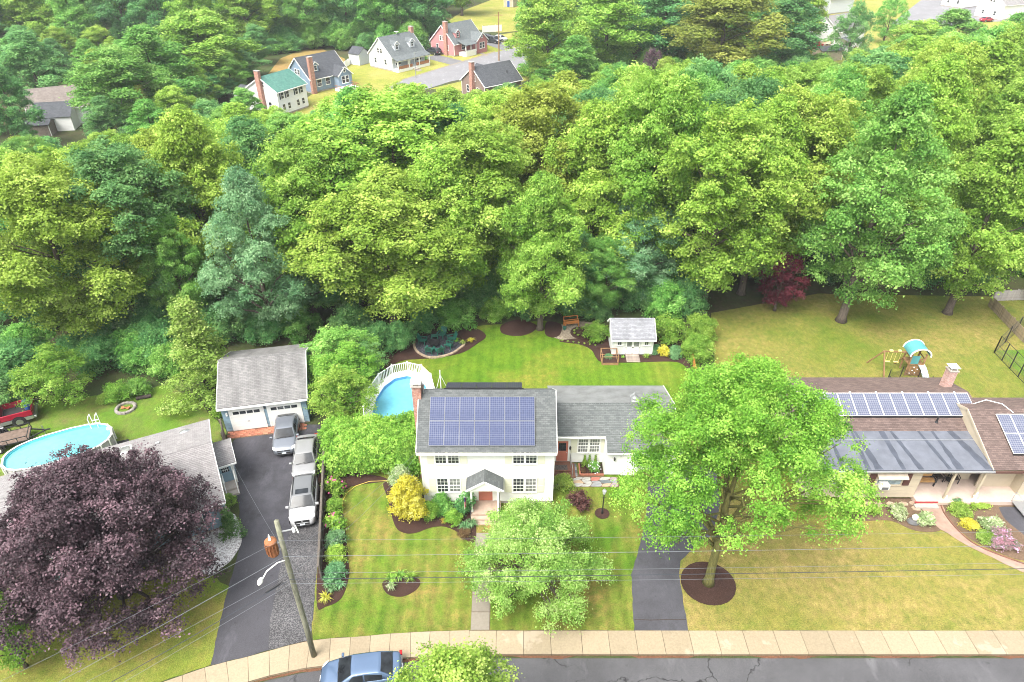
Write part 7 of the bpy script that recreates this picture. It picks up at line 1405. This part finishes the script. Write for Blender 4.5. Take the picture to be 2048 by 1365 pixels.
tag(ob('garden_hose', MB().tube([tuple(G(u, v, 0.05)) for u, v in ((775, 962), (740, 963), (712, 972), (695, 985), (686, 1000), (684, 1015))], 0.02, 6), paint('hose_yellow', (0.55, 0.42, 0.08), 0.5, 0.1)), 'yellow garden hose lying along the edge of the fence bed', 'hose')
# ------------------------------------------------------------------ the far street
M_fgrey = paint('far_grey_siding', (0.50, 0.53, 0.56), 0.7, 0.05); M_fblue = paint('far_blue_siding', (0.20, 0.27, 0.35), 0.7, 0.06); M_pinks = paint('far_pink_siding', (0.46, 0.20, 0.20), 0.7, 0.06); M_fbrown = paint('far_brown_siding', (0.20, 0.145, 0.12), 0.7, 0.08); M_fwhite = paint('far_white_siding', (0.76, 0.76, 0.75), 0.7, 0.03)
M_deckw = paint('deck_wood', (0.33, 0.15, 0.08), 0.7, 0.15)
def dormer(h, roof, x, y0, zr, mat, w_=1.5, pitch=0.8):
    d = ob('dormer', MB().siding(x - w_ / 2, x + w_ / 2, zr, zr + 1.25, y0, 0.15).siding(x - w_ / 2, x + w_ / 2, zr + 1.25, zr + 1.9, y0, 0.15, xl=lambda z: x - w_ / 2 + (z - zr - 1.25) / 0.7 * w_ / 2, xr=lambda z: x + w_ / 2 - (z - zr - 1.25) / 0.7 * w_ / 2).quad((x + w_ / 2, y0, zr), (x + w_ / 2, y0 + 1.7, zr + 1.3), (x + w_ / 2, y0 + 1.7, zr + 1.3), (x + w_ / 2, y0, zr + 1.25)).quad((x - w_ / 2, y0 + 1.7, zr + 1.3), (x - w_ / 2, y0, zr), (x - w_ / 2, y0, zr + 1.25), (x - w_ / 2, y0 + 1.7, zr + 1.3)), mat, h)
    r = MB(); r.slope((x - w_ / 2 - 0.15, y0 + 2.4, zr + 1.2), (x - w_ / 2 - 0.15, y0 - 0.15, zr + 1.2), (x, y0 + 2.4, zr + 2.0), (x, y0 - 0.15, zr + 2.0)); r.slope((x + w_ / 2 + 0.15, y0 - 0.15, zr + 1.2), (x + w_ / 2 + 0.15, y0 + 2.4, zr + 1.2), (x, y0 - 0.15, zr + 2.0), (x, y0 + 2.4, zr + 2.0)); ob('dormer_roof', r, roof, d)
    ob('rake_boards', MB().bar((x - w_ / 2 - 0.15, y0 - 0.16, zr + 1.14), (x, y0 - 0.16, zr + 1.94), 0.05, 0.16).bar((x + w_ / 2 + 0.15, y0 - 0.16, zr + 1.14), (x, y0 - 0.16, zr + 1.94), 0.05, 0.16), M_white, d)
    window(d, (x, y0 - 0.02, zr + 0.2), 0.75, 1.05, cols=1, rows=1)
def far_house(name, label, A, rot, L, D, ze, zr, wall, roof, dorm=(), gwing=None, wins=True, yr=None):
    t = thing(name, label, 'house', (A[0], A[1], terrain_z(*A[:2])), R_(rot)); yr = D / 2 if yr is None else yr
    gable_walls(t, 0, L, 0, D, ze, yr, zr - 0.15, wall, 0.2, 0.3); ob('foundation', MB().box(0.05, L - 0.05, 0.05, D - 0.05, 0, 0.3), M_conc, t)
    r = rake_roof(t, -0.25, L + 0.25, -0.35, ze - 0.1, yr, zr, D + 0.35, ze - 0.1, roof, course=0.25); fascia(t, -0.25, L + 0.25, -0.35, ze - 0.1, yr, zr, D + 0.35, ze - 0.1)
    pitch = (zr - ze + 0.1) / (yr + 0.35)
    for x in dorm: dormer(t, roof, x, 0.9, ze - 0.1 + 1.25 * pitch, wall)
    if wins:
        for y in (D * 0.28, D * 0.72): window(t, (-0.03, y, 1.2), 0.85, 1.3, R_(-90), cols=1, rows=1)
        window(t, (-0.03, D / 2 - 0.5, ze + 0.35), 0.75, 1.15, R_(-90), cols=1, rows=1); window(t, (-0.03, D / 2 + 0.5, ze + 0.35), 0.75, 1.15, R_(-90), cols=1, rows=1)
    if gwing:
        x0, x1, yf, zw = gwing; xm = (x0 + x1) / 2; zp = zw + (x1 - x0) / 2 * 0.85
        gwv = ob('gable_wing', MB().siding(x0, x1, 0.3, zw, yf, 0.2).siding(x0, x1, zw, zp - 0.1, yf, 0.2, xl=lambda z: x0 + (z - zw) / 0.85, xr=lambda z: x1 - (z - zw) / 0.85).box(x0 + 0.01, x1 - 0.01, yf + 0.01, 0, 0, zw), wall, t)
        rr2 = MB(); yb_ = D * 0.45; rr2.slope((x0 - 0.25, yb_, zw - 0.2), (x0 - 0.25, yf - 0.3, zw - 0.2), (xm, yb_, zp), (xm, yf - 0.3, zp), 0.25); rr2.slope((x1 + 0.25, yf - 0.3, zw - 0.2), (x1 + 0.25, yb_, zw - 0.2), (xm, yf - 0.3, zp), (xm, yb_, zp), 0.25); ob('wing_roof', rr2, roof, gwv)
        ob('rake_boards', MB().bar((x0 - 0.25, yf - 0.32, zw - 0.28), (xm, yf - 0.32, zp - 0.08), 0.05, 0.2).bar((x1 + 0.25, yf - 0.32, zw - 0.28), (xm, yf - 0.32, zp - 0.08), 0.05, 0.2), M_white, gwv)
        window(t, (xm - 0.5, yf - 0.02, 1.1), 0.9, 1.5, cols=1, rows=1); window(t, (xm + 0.5, yf - 0.02, 1.1), 0.9, 1.5, cols=1, rows=1); window(t, (xm, yf - 0.02, zw + 0.4), 0.6, 1.0, cols=1, rows=1)
    return t, r
FR = 50
# grey cape with full porch
gh, _ = far_house('cape_house', 'pale grey cape house with two dormers and a full front porch on the far street', G(786, 144), FR, 10.2, 8.0, 3.2, 7.0, M_fgrey, R_mid, (2.6, 7.4))
pr = MB(); pr.slope((-0.3, -2.1, 2.55), (10.5, -2.1, 2.55), (-0.3, 0.05, 3.35), (10.5, 0.05, 3.35), 0.25); ob('porch_roof', pr, R_mid, gh); ob('porch_deck', MB().box(0, 10.2, -1.9, -0.02, 0, 0.6), M_white, gh); ob('porch_beam', MB().box(-0.2, 10.4, -1.95, -1.8, 2.3, 2.5), M_white, gh)
for x in (0.1, 3.5, 6.8, 10.1): ob('porch_post', MB().box(x - 0.09, x + 0.09, -1.95, -1.77, 0.6, 2.3), M_white, gh)
for (a, b) in ((0.2, 3.4), (3.6, 4.6), (5.8, 6.7), (6.9, 10.0)): ob('porch_railing', MB().box(a, b, -1.88, -1.82, 0.7, 1.35), M_deckw, gh)
for x in (1.8, 8.4): window(gh, (x, -0.02, 1.2), 1.6, 1.4, cols=2, rows=1)
door(gh, (5.2, -0.02, 0.6), 0.95, 2.0, M_white); chimney(gh, 9.9, 10.7, 3.6, 4.6, 0, 8.0, M_brick, False); ob('satellite_dish', MB().lathe([(0.02, 0), (0.4, 0.12), (0.5, 0.25)], 12, (5.6, 4.0, 7.25)).tube([(5.6, 4, 6.9), (5.6, 4, 7.3)], 0.04, 6), M_white, gh); ob('porch_steps', MB().box(4.6, 5.8, -2.9, -1.91, 0, 0.3), M_conc, gh)
# blue cape
bh, _ = far_house('cape_house', 'slate blue cape house with a brick chimney and wooden deck on the far street', G(624, 188), FR, 9.8, 8.0, 2.9, 6.6, M_fblue, R_dark, (2.4,), (5.8, 9.4, -1.8, 2.9)); chimney(bh, -0.1, 0.9, -0.75, -0.04, 0, 7.2, M_brick, False)
for x in (2.2, 4.4): window(bh, (x, -0.02, 1.1), 1.2, 1.4, cols=1, rows=1)
ob('deck', MB().box(4.6, 9.0, -4.4, -1.82, 0, 0.55), M_white, bh)
for (a, b, c, d) in ((4.6, -4.38, 9.0, -4.38), (4.62, -4.38, 4.62, -1.9), (8.98, -4.38, 8.98, -1.9)): ob('deck_railing', MB().bar((a, b, 1.15), (c, d, 1.15), 0.06, 0.1).bar((a, b, 0.75), (c, d, 0.75), 0.06, 0.1), M_deckw, bh)
# pink cape
ph_, _ = far_house('cape_house', 'dusty pink cape house with gabled wing and white porch on the far street', G(909, 114), FR, 10.6, 8.2, 3.0, 7.0, M_pinks, R_mid, (2.4,), (6.2, 10.2, -2.0, 3.2)); chimney(ph_, -0.5, 0.3, 2.2, 3.2, 0, 7.9, M_brick, False)
ob('porch', MB().box(1.6, 5.4, -2.6, -0.02, 0, 0.9).box(1.55, 5.45, -2.66, -2.6, 0.9, 1.45), M_white, ph_); pr = MB(); pr.slope((1.3, -2.9, 2.75), (5.7, -2.9, 2.75), (1.3, 0.05, 3.5), (5.7, 0.05, 3.5), 0.25); ob('porch_roof', pr, R_mid, ph_)
for x in (1.65, 3.5, 5.35): ob('porch_post', MB().box(x - 0.08, x + 0.08, -2.6, -2.44, 1.45, 2.8), M_white, ph_)
window(ph_, (3.5, -0.02, 1.3), 1.6, 1.3, cols=2, rows=1)
# white house with green roof, its darker low wing
wg, _ = far_house('gabled_house', 'white house with green roof and tall brick chimney beyond the wood', G(562, 234), 62, 7.6, 7.4, 4.6, 6.8, M_fwhite, R_green); chimney(wg, -0.65, -0.04, 3.2, 4.2, 0, 7.9, M_brick, False)
for x in (1.2, 2.6, 5.0, 6.4):
    for z in (0.9, 3.0): window(wg, (x, -0.02, z), 0.8, 1.2, cols=1, rows=1)
    shutter(wg, (x - 0.55, -0.02, 3.0), 0.25, 1.2, M_navy)
ob('low_wing', MB().box(0.5, 5, 7.65, 12, 0, 2.6), M_fwhite, wg); pr = MB(); pr.slope((5.2, 7.62, 2.7), (5.2, 12.2, 2.7), (2.75, 7.62, 4.0), (2.75, 12.2, 4.0), 0.25); pr.slope((0.3, 12.2, 2.7), (0.3, 7.62, 2.7), (2.75, 12.2, 4.0), (2.75, 7.62, 4.0), 0.25); ob('low_wing_roof', pr, R_dark, wg)
# brown house on the near side
bw, _ = far_house('gabled_house', 'brown house with dark roof and brick chimney, nearest side of far street', G(970, 206), 40, 9.5, 7.6, 3.2, 6.2, M_fbrown, R_dark); chimney(bw, -0.8, -0.04, 3.1, 4.0, 0, 7.2, M_brick, False)
pr = MB(); pr.slope((2.0, 7.8, 3.6), (2.0, 4.2, 3.6), (4, 7.8, 5.8), (4, 4.2, 5.8), 0.25); pr.slope((6, 4.2, 3.6), (6, 7.8, 3.6), (4, 4.2, 5.8), (4, 7.8, 5.8), 0.25); ob('rear_gable_roof', pr, R_dark, bw); ob('vent_pipe', MB().tube([(7, 1.5, 4.0), (7, 1.5, 5.0)], 0.08, 8), M_black, bw)
# sheds
def mini(name, label, cat, p, rot, L, D, h, zr, wall, roof, doorm=None):
    t = thing(name, label, cat, (p.x, p.y, terrain_z(p.x, p.y)), R_(rot)); gable_walls(t, 0, L, 0, D, h, D / 2, zr - 0.1, wall, 0.25, 0.05); rake_roof(t, -0.2, L + 0.2, -0.2, h, D / 2, zr, D + 0.2, h, roof, course=0.25)
    if doorm: door(t, (L / 2, -0.02, 0.05), 1.0, 1.9, doorm)
    return t
mini('garden_shed', 'small grey shed with dark roof between the blue and the grey cape houses', 'shed', G(700, 129), FR - 90 + 8, 3.2, 3.6, 2.5, 3.9, M_fgrey, R_dark, M_white); mini('garden_shed', 'small red shed behind the wooden fence beside the grey cape house', 'shed', G(849, 88), FR - 80, 2.8, 3, 2.2, 3.3, paint('barn_red', (0.36, 0.06, 0.05), 0.7, 0.1), R_light, M_white); mini('garden_shed', 'cream shed with blue door at the top edge of the picture', 'shed', G(1008, 14), FR - 75, 3.5, 4, 2.6, 3.8, M_tan, R_brown, paint('blue_door', (0.03, 0.08, 0.30), 0.5, 0.1))
# ground on the far street
sheet('far_lawn', [(560, 235), (640, 178), (688, 130), (760, 122), (842, 112), (880, 95), (975, 85), (1000, 70), (1060, 60), (1070, 92), (990, 108), (806, 162), (790, 190), (720, 225)], M_farl, 0.02); sheet('far_dry_lawn', [(535, 150), (560, 118), (600, 101), (645, 99), (690, 118), (690, 129), (640, 170), (570, 180)], M_farb, 0.016)
sheet('far_road', [(760, 186), (806, 160.5), (900, 132), (990, 105.5), (1080, 82), (1110, 100), (1062, 130), (990, 146), (900, 164), (850, 180)], asphalt('far_asphalt', (0.17, 0.168, 0.175), 0, 0.08, 0.2), 0.028); sheet('far_near_verge', [(860, 178), (990, 147), (1065, 131), (1060, 160), (960, 185)], M_farl, 0.012)
sheet('far_sidewalk', [(803, 160), (900, 130.4), (990, 103.2), (990, 105.4), (900, 132.6), (806, 160.4)], M_walk, 0.045); sheet('far_driveway', [(847, 116), (874, 110), (931, 124), (905, 131)], asphalt('far_drive', (0.13, 0.13, 0.135), 0, 0.1, 0.3), 0.034); sheet('far_path', [(812, 130), (819, 128), (845, 141), (836, 144)], M_walk, 0.034); sheet('far_path_pink', [(945, 102), (950, 101), (978, 111), (972, 113)], M_walk, 0.034)
sheet('far_yard', [(870, 60), (930, 20), (1010, -10), (1060, -10), (1060, 60), (1000, 66), (960, 60)], M_farl, 0.012); sheet('far_pink_drive', [(968, 88), (985, 80), (1030, 92), (1005, 101)], asphalt('far_drive', (0.13, 0.13, 0.135)) if 'far_drive' not in MATS else MATS['far_drive'], 0.034)
car('crossover_car', 'dark blue-grey crossover in the driveway of the grey cape house', tuple(G(868, 109)) [:2] + (0.036,), R_(FR + 85), P_dark, 4.6, 1.86, 1.02, 1.08, 1.68, 1.05, (0.22, 0.38, 0.86, 0.965), True); car('crossover_car', 'black crossover nearest the pink house', tuple(G(975, 82))[:2] + (0.036,), R_(FR - 90), P_dark, 4.6, 1.86, 1.02, 1.08, 1.68, 1.05, (0.22, 0.38, 0.86, 0.965), True); car('crossover_car', 'black crossover in front of the white car beside the pink house', tuple(G(987, 86))[:2] + (0.036,), R_(FR - 90), P_dark, 4.6, 1.86, 1.02, 1.08, 1.68, 1.05, (0.22, 0.38, 0.86, 0.965), True); car('sedan', 'white sedan beside the black crossovers at the pink house', tuple(G(1000, 82))[:2] + (0.036,), R_(FR - 85), P_white)
def far_panel_fence(name, label, pa, pb_, h, mat, pw=1.8):
    a, b = G(*pa), G(*pb_); L = (b - a).length; t = thing(name, label, 'fence', a, math.atan2(b.y - a.y, b.x - a.x)); n = max(1, int(L / pw))
    for k in range(n): ob('panel', MB().box(k * L / n + 0.04, (k + 1) * L / n - 0.04, -0.02, 0.02, 0.05, h), mat, t); ob('post', MB().box(-0.06, 0.06, -0.06, 0.06, 0, h + 0.12), mat, t, (k * L / n, 0, 0))
far_panel_fence('vinyl_fence', 'white vinyl fence joining the small grey shed and the grey cape house', (727, 128), (752, 122), 1.8, M_white); far_panel_fence('vinyl_fence', 'white vinyl fence behind the blue cape house', (690, 137), (703, 128), 1.5, M_white); far_panel_fence('plank_fence', 'brown plank fence between the grey and the pink cape houses', (846, 101), (895, 103), 1.9, M_woodb); far_panel_fence('vinyl_fence', 'white vinyl fence behind the pink cape house', (965, 66), (1004, 63), 1.8, M_white)
fpole = G(998, 122); t = thing('utility_pole', 'thin brown utility pole on the far street', 'utility pole', fpole); ob('pole', MB().tube([(0, 0, 0), (0, 0, 11)], [0.17, 0.12], 8), M_woodb, t); ob('crossarm', MB().bar((-1.0, 0, 10.3), (1.0, 0, 10.3), 0.1, 0.12), M_woodb, t)
fpole = G(832, 156); t = thing('street_post', 'pale post with a lamp by the far sidewalk', 'post', fpole); ob('post', MB().tube([(0, 0, 0), (0, 0, 5.5)], [0.1, 0.07], 8), M_alu, t); ob('lamp_arm', MB().bar((0, 0, 5.3), (0.9, 0, 5.5), 0.06, 0.06), M_alu, t)
for (u, v, w_, h, m_, l) in ((813, 131, 26, 1.0, L_hedge, 'low green shrub in front of the grey cape porch'), (845, 122, 22, 0.9, L_maple, 'clipped shrub at the right end of the grey cape porch'), (643, 172, 16, 1.6, L_maple, 'small round shrub in front of the blue cape house'), (590, 178, 16, 1.4, L_dark, 'dark shrub at the left corner of the blue cape house'), (598, 206, 30, 2.2, L_dark, 'dark rounded shrub at the corner of the white green-roofed house')): bpx('medium', u, v, w_, h, m_, l)
# left far houses
lw, _ = far_house('gabled_house', 'white house with brown-grey roof half hidden by trees at the far left', G(70, 262), 28, 11, 8, 3.4, 6.2, M_fwhite, shingles('shingle_taupe', (0.16, 0.135, 0.12), (0.22, 0.19, 0.17), 0.3), (), None, True)
mini('far_garage', 'white garage with dark roof beside the white house at the far left', 'garage', G(76, 266), 12, 6, 6, 2.5, 4.4, M_fwhite, R_dark); mini('lean_shed', 'low weathered shed in front of the white far left house', 'shed', G(48, 276), 10, 4.5, 3, 2.0, 2.6, M_woodg, R_dark)
# right far houses
rw, _ = far_house('gabled_house', 'white house with grey roof among the trees at the upper right', G(1668, 104), 35, 12, 8.5, 4.8, 8.0, M_fwhite, R_light); ob('porch', MB().box(2, 6.5, -2.6, -0.02, 0, 0.5), M_white, rw); pr = MB(); pr.slope((1.7, -2.9, 2.5), (6.8, -2.9, 2.5), (1.7, 0.05, 3.2), (6.8, 0.05, 3.2), 0.25); ob('porch_roof', pr, R_mid, rw)
for x in (2.1, 6.4): ob('porch_post', MB().box(x - 0.1, x + 0.1, -2.6, -2.4, 0.5, 2.5), M_white, rw)
mini('garden_shed', 'cream shed with dark roof below the white house at the upper right', 'shed', G(1640, 124), 15, 6, 3.5, 2.4, 3.2, M_tan, R_dark); pr2 = G(1625, 100); t = thing('red_awning', 'red fence panels left of the white house at the upper right', 'fence', pr2, R_(5)); [ob('panel', MB().box(k * 2.0, k * 2.0 + 1.9, -0.03, 0.03, 0, 2.0), P_red, t) for k in range(5)]
t = thing('patio_umbrella', 'striped patio umbrella beside the red fence', 'umbrella', G(1648, 103)); ob('pole', MB().tube([(0, 0, 0), (0, 0, 2.4)], 0.04, 6), M_white, t); ob('canopy', MB().lathe([(1.5, 2.0), (0.8, 2.4), (0.05, 2.65)], 10), paint('umbrella_cloth', (0.52, 0.34, 0.24), 0.8, 0.25, 2), t)
rp_ = thing('far_pool', 'round teal above-ground pool behind the red fence', 'pool', G(1640, 92)); ob('wall', MB().lathe([(3.0, 0), (3.0, 1.2)], 18), M_white, rp_); ob('water', MB().lathe([(2.9, 1.21), (2.85, 1.22)], 18), paint('teal_cover', (0.06, 0.34, 0.36), 0.4, 0.05), rp_)
far_house('gabled_house', 'white house with grey roof at the very top right corner', G(2000, 42), 25, 13, 9, 4.5, 7.8, M_fwhite, R_light); far_house('gabled_house', 'white house behind trees at the top edge right of the grey street', G(1925, 18), 30, 12, 8, 4.2, 7.2, M_fwhite, R_mid); far_house('gabled_house', 'grey-roofed house at the top edge above the dark round tree', G(1655, 30), 30, 12, 9, 4.8, 8.2, M_fgrey, R_mid)
sheet('far_right_lawn', [(1580, 135), (1620, 60), (1640, -30), (2200, -40), (2200, 80), (1900, 100), (1780, 120), (1700, 130)], M_farl, 0.02); sheet('far_right_road', [(1780, 50), (1830, 10), (1870, -20), (1990, -25), (2100, 20), (2100, 40), (1960, 45), (1850, 62)], MATS['far_asphalt'], 0.03); car('sedan', 'red car in front of the house in the top right corner', tuple(G(1972, 44))[:2] + (0.05,), R_(20), P_red)
# ------------------------------------------------------------------ trees beyond
BACK_ = [('dark green tree of the forest behind the far street', L_dark), ('green tree of the forest behind the far street', L_maple), ('yellow-green tree of the forest behind the far street', L_oak)]
fr2 = random.Random(21)
for row, y in enumerate((186, 198, 212, 228, 247, 270, 297, 330)):
    u = -260 + (row % 2) * 40
    while u < 2250:
        px_m = F_PX / (y * CP + 28 * SP); R = fr2.uniform(5.8, 7.6); ok = True
        if 520 < u < 880 and y < 190: ok = False
        if 860 < u < 1075 and y < 240: ok = False
        if 930 < u < 1060 and y < 320: ok = False
        if u > 1600: ok = False
        if ok:
            k = fr2.choices((0, 1, 2), (3.5, 3, 2.2) if u < 1100 else (3, 3, 3))[0]; x = xat(u, y, 8); yy = y + fr2.uniform(-4, 4)
            tree(fr2.choice(FARS), 'forest_tree', BACK_[k][0] + (', far left' if u < 300 else ', above the white green-roofed house' if u < 600 else ', above the grey cape house' if u < 1000 else ', right of the far street'), 'tree', x, yy, fr2.uniform(17, 23), R, BACK_[k][1], M_bark, group='forest behind the far street', z=terrain_z(x, yy))
        u += R * 1.5 * px_m
for row, y in enumerate((108, 119, 131, 144, 158, 172)):
    u = -300 + row * 33
    while u < 470 + row * 9:
        px_m = F_PX / (y * CP + 28 * SP); R = fr2.uniform(5.2, 7.0)
        if not (-60 < u < 165 and y < 150):
            k = fr2.choices((0, 1, 2), (2, 3, 2.5))[0]; lo_v = 300 - row * 34; H = min(21, max(9, zat(lo_v - fr2.uniform(20, 70), y))); x = xat(u, y, 8)
            if u > 380: H = min(H, zat(185, y) if y < 140 else 21)
            if H > 7: tree(fr2.choice(FARS), 'forest_tree', ('dark', 'bright', 'yellow-green')[k] + ' tree of the far left wood', 'tree', x, y + fr2.uniform(-3, 3), H, min(R, H * 0.45), BACK_[k][1], M_bark, group='far left wood')
        u += R * 1.5 * px_m
for k in range(90):
    u = fr2.uniform(380, 900) if k < 60 else fr2.uniform(1040, 1640); y = fr2.uniform(189, 205) if k < 60 else fr2.uniform(150, 185)
    if u > 840 and k < 60: y += 8
    bush('large' if k % 2 else 'large2', 'undergrowth_shrub', 'green undergrowth shrub at the foot of the forest behind the far street', 'shrub', xat(u, y, 2), y, fr2.uniform(6, 9), fr2.uniform(4, 7), (L_dark, L_maple, L_maple)[k % 3], terrain_z(0, y), None, 'undergrowth of the far forest')
NAMED = [('far_b', 12, 113, 125, 105, L_dark, 'dark tree at the left edge beside the white far left house'), ('far_b', 300, 128, 52, 190, L_maple, 'light green tree left of the golden conifer and far houses'), ('far_a', 232, 118, 95, 190, L_maple, 'broad bright green tree in front of the far left forest'), ('far_a', 400, 150, 20, 210, L_oak, 'tall yellow-green tree with bare branches above the white green-roofed house'), ('far_b', 60, 135, 60, 150, L_dark, 'dark green tree behind the white house at the far left'), ('far_b', 470, 160, 110, 130, L_dark, 'dark tree directly left of the white green-roofed house'), ('far_a', 400, 140, 150, 120, L_dark, 'dark tree between the golden conifer and the white green-roofed house'), ('far_a', 1095, 150, -10, 170, L_oak, 'light green tree at the right end of the far street'), ('far_b', 1150, 140, 70, 140, L_maple, 'green tree right of the brown far house'), ('far_a', 1215, 165, -25, 190, L_oak, 'tall light green tree above the middle of the wood'), ('far_b', 1330, 172, -30, 180, L_dark, 'dark green tree left of the rusty oak near the top edge'), ('far_a', 1450, 158, -30, 240, L_rust, 'dark rusty-green oak near the top edge'), ('far_b', 1575, 165, -25, 170, L_dark, 'dark green tree right of the rusty oak near the top edge'), ('far_a', 1520, 180, -40, 170, L_maple, 'green tree behind the rusty oak'), ('small_a', 1708, 172, 2, 95, L_dark, 'dark round tree in front of the white house at the upper right'), ('small_b', 1782, 200, -6, 72, L_maple, 'small green tree on the lawn at the upper right'), ('far_b', 1905, 175, 18, 150, L_maple, 'pale green tree below the top right houses'), ('far_a', 1830, 160, 40, 130, L_oak, 'pale green tree below the grey street at the upper right'), ('far_b', 2030, 165, 25, 130, L_maple, 'green tree at the right edge below the corner house'), ('small_b', 1303, 140, 95, 60, L_purple, 'small dark purple tree in the far wood')]
for (key, u, y, vt, w_, m_, l) in NAMED: top_tree(key, u, y, vt, w_, m_, l, 'tree', minh=6)
top_tree('conifer', 287, 116, 168, 66, L_rust, 'golden-brown conifer at the edge of the far left wood', 'conifer_tree', bk=M_bark3)

# ------------------------------------------------------------------ thin haze in the humid air
hz = N('haze_air'); vol = hz.n('ShaderNodeVolumePrincipled'); vol.inputs['Color'].default_value = (0.93, 0.96, 1.0, 1); vol.inputs['Density'].default_value = 0.00022; hz.l(vol.outputs[0], hz.out.inputs['Volume'])
ob('haze', MB().box(-650, 650, -150, 960, -2.0, 39.5), hz.m, kind='stuff')
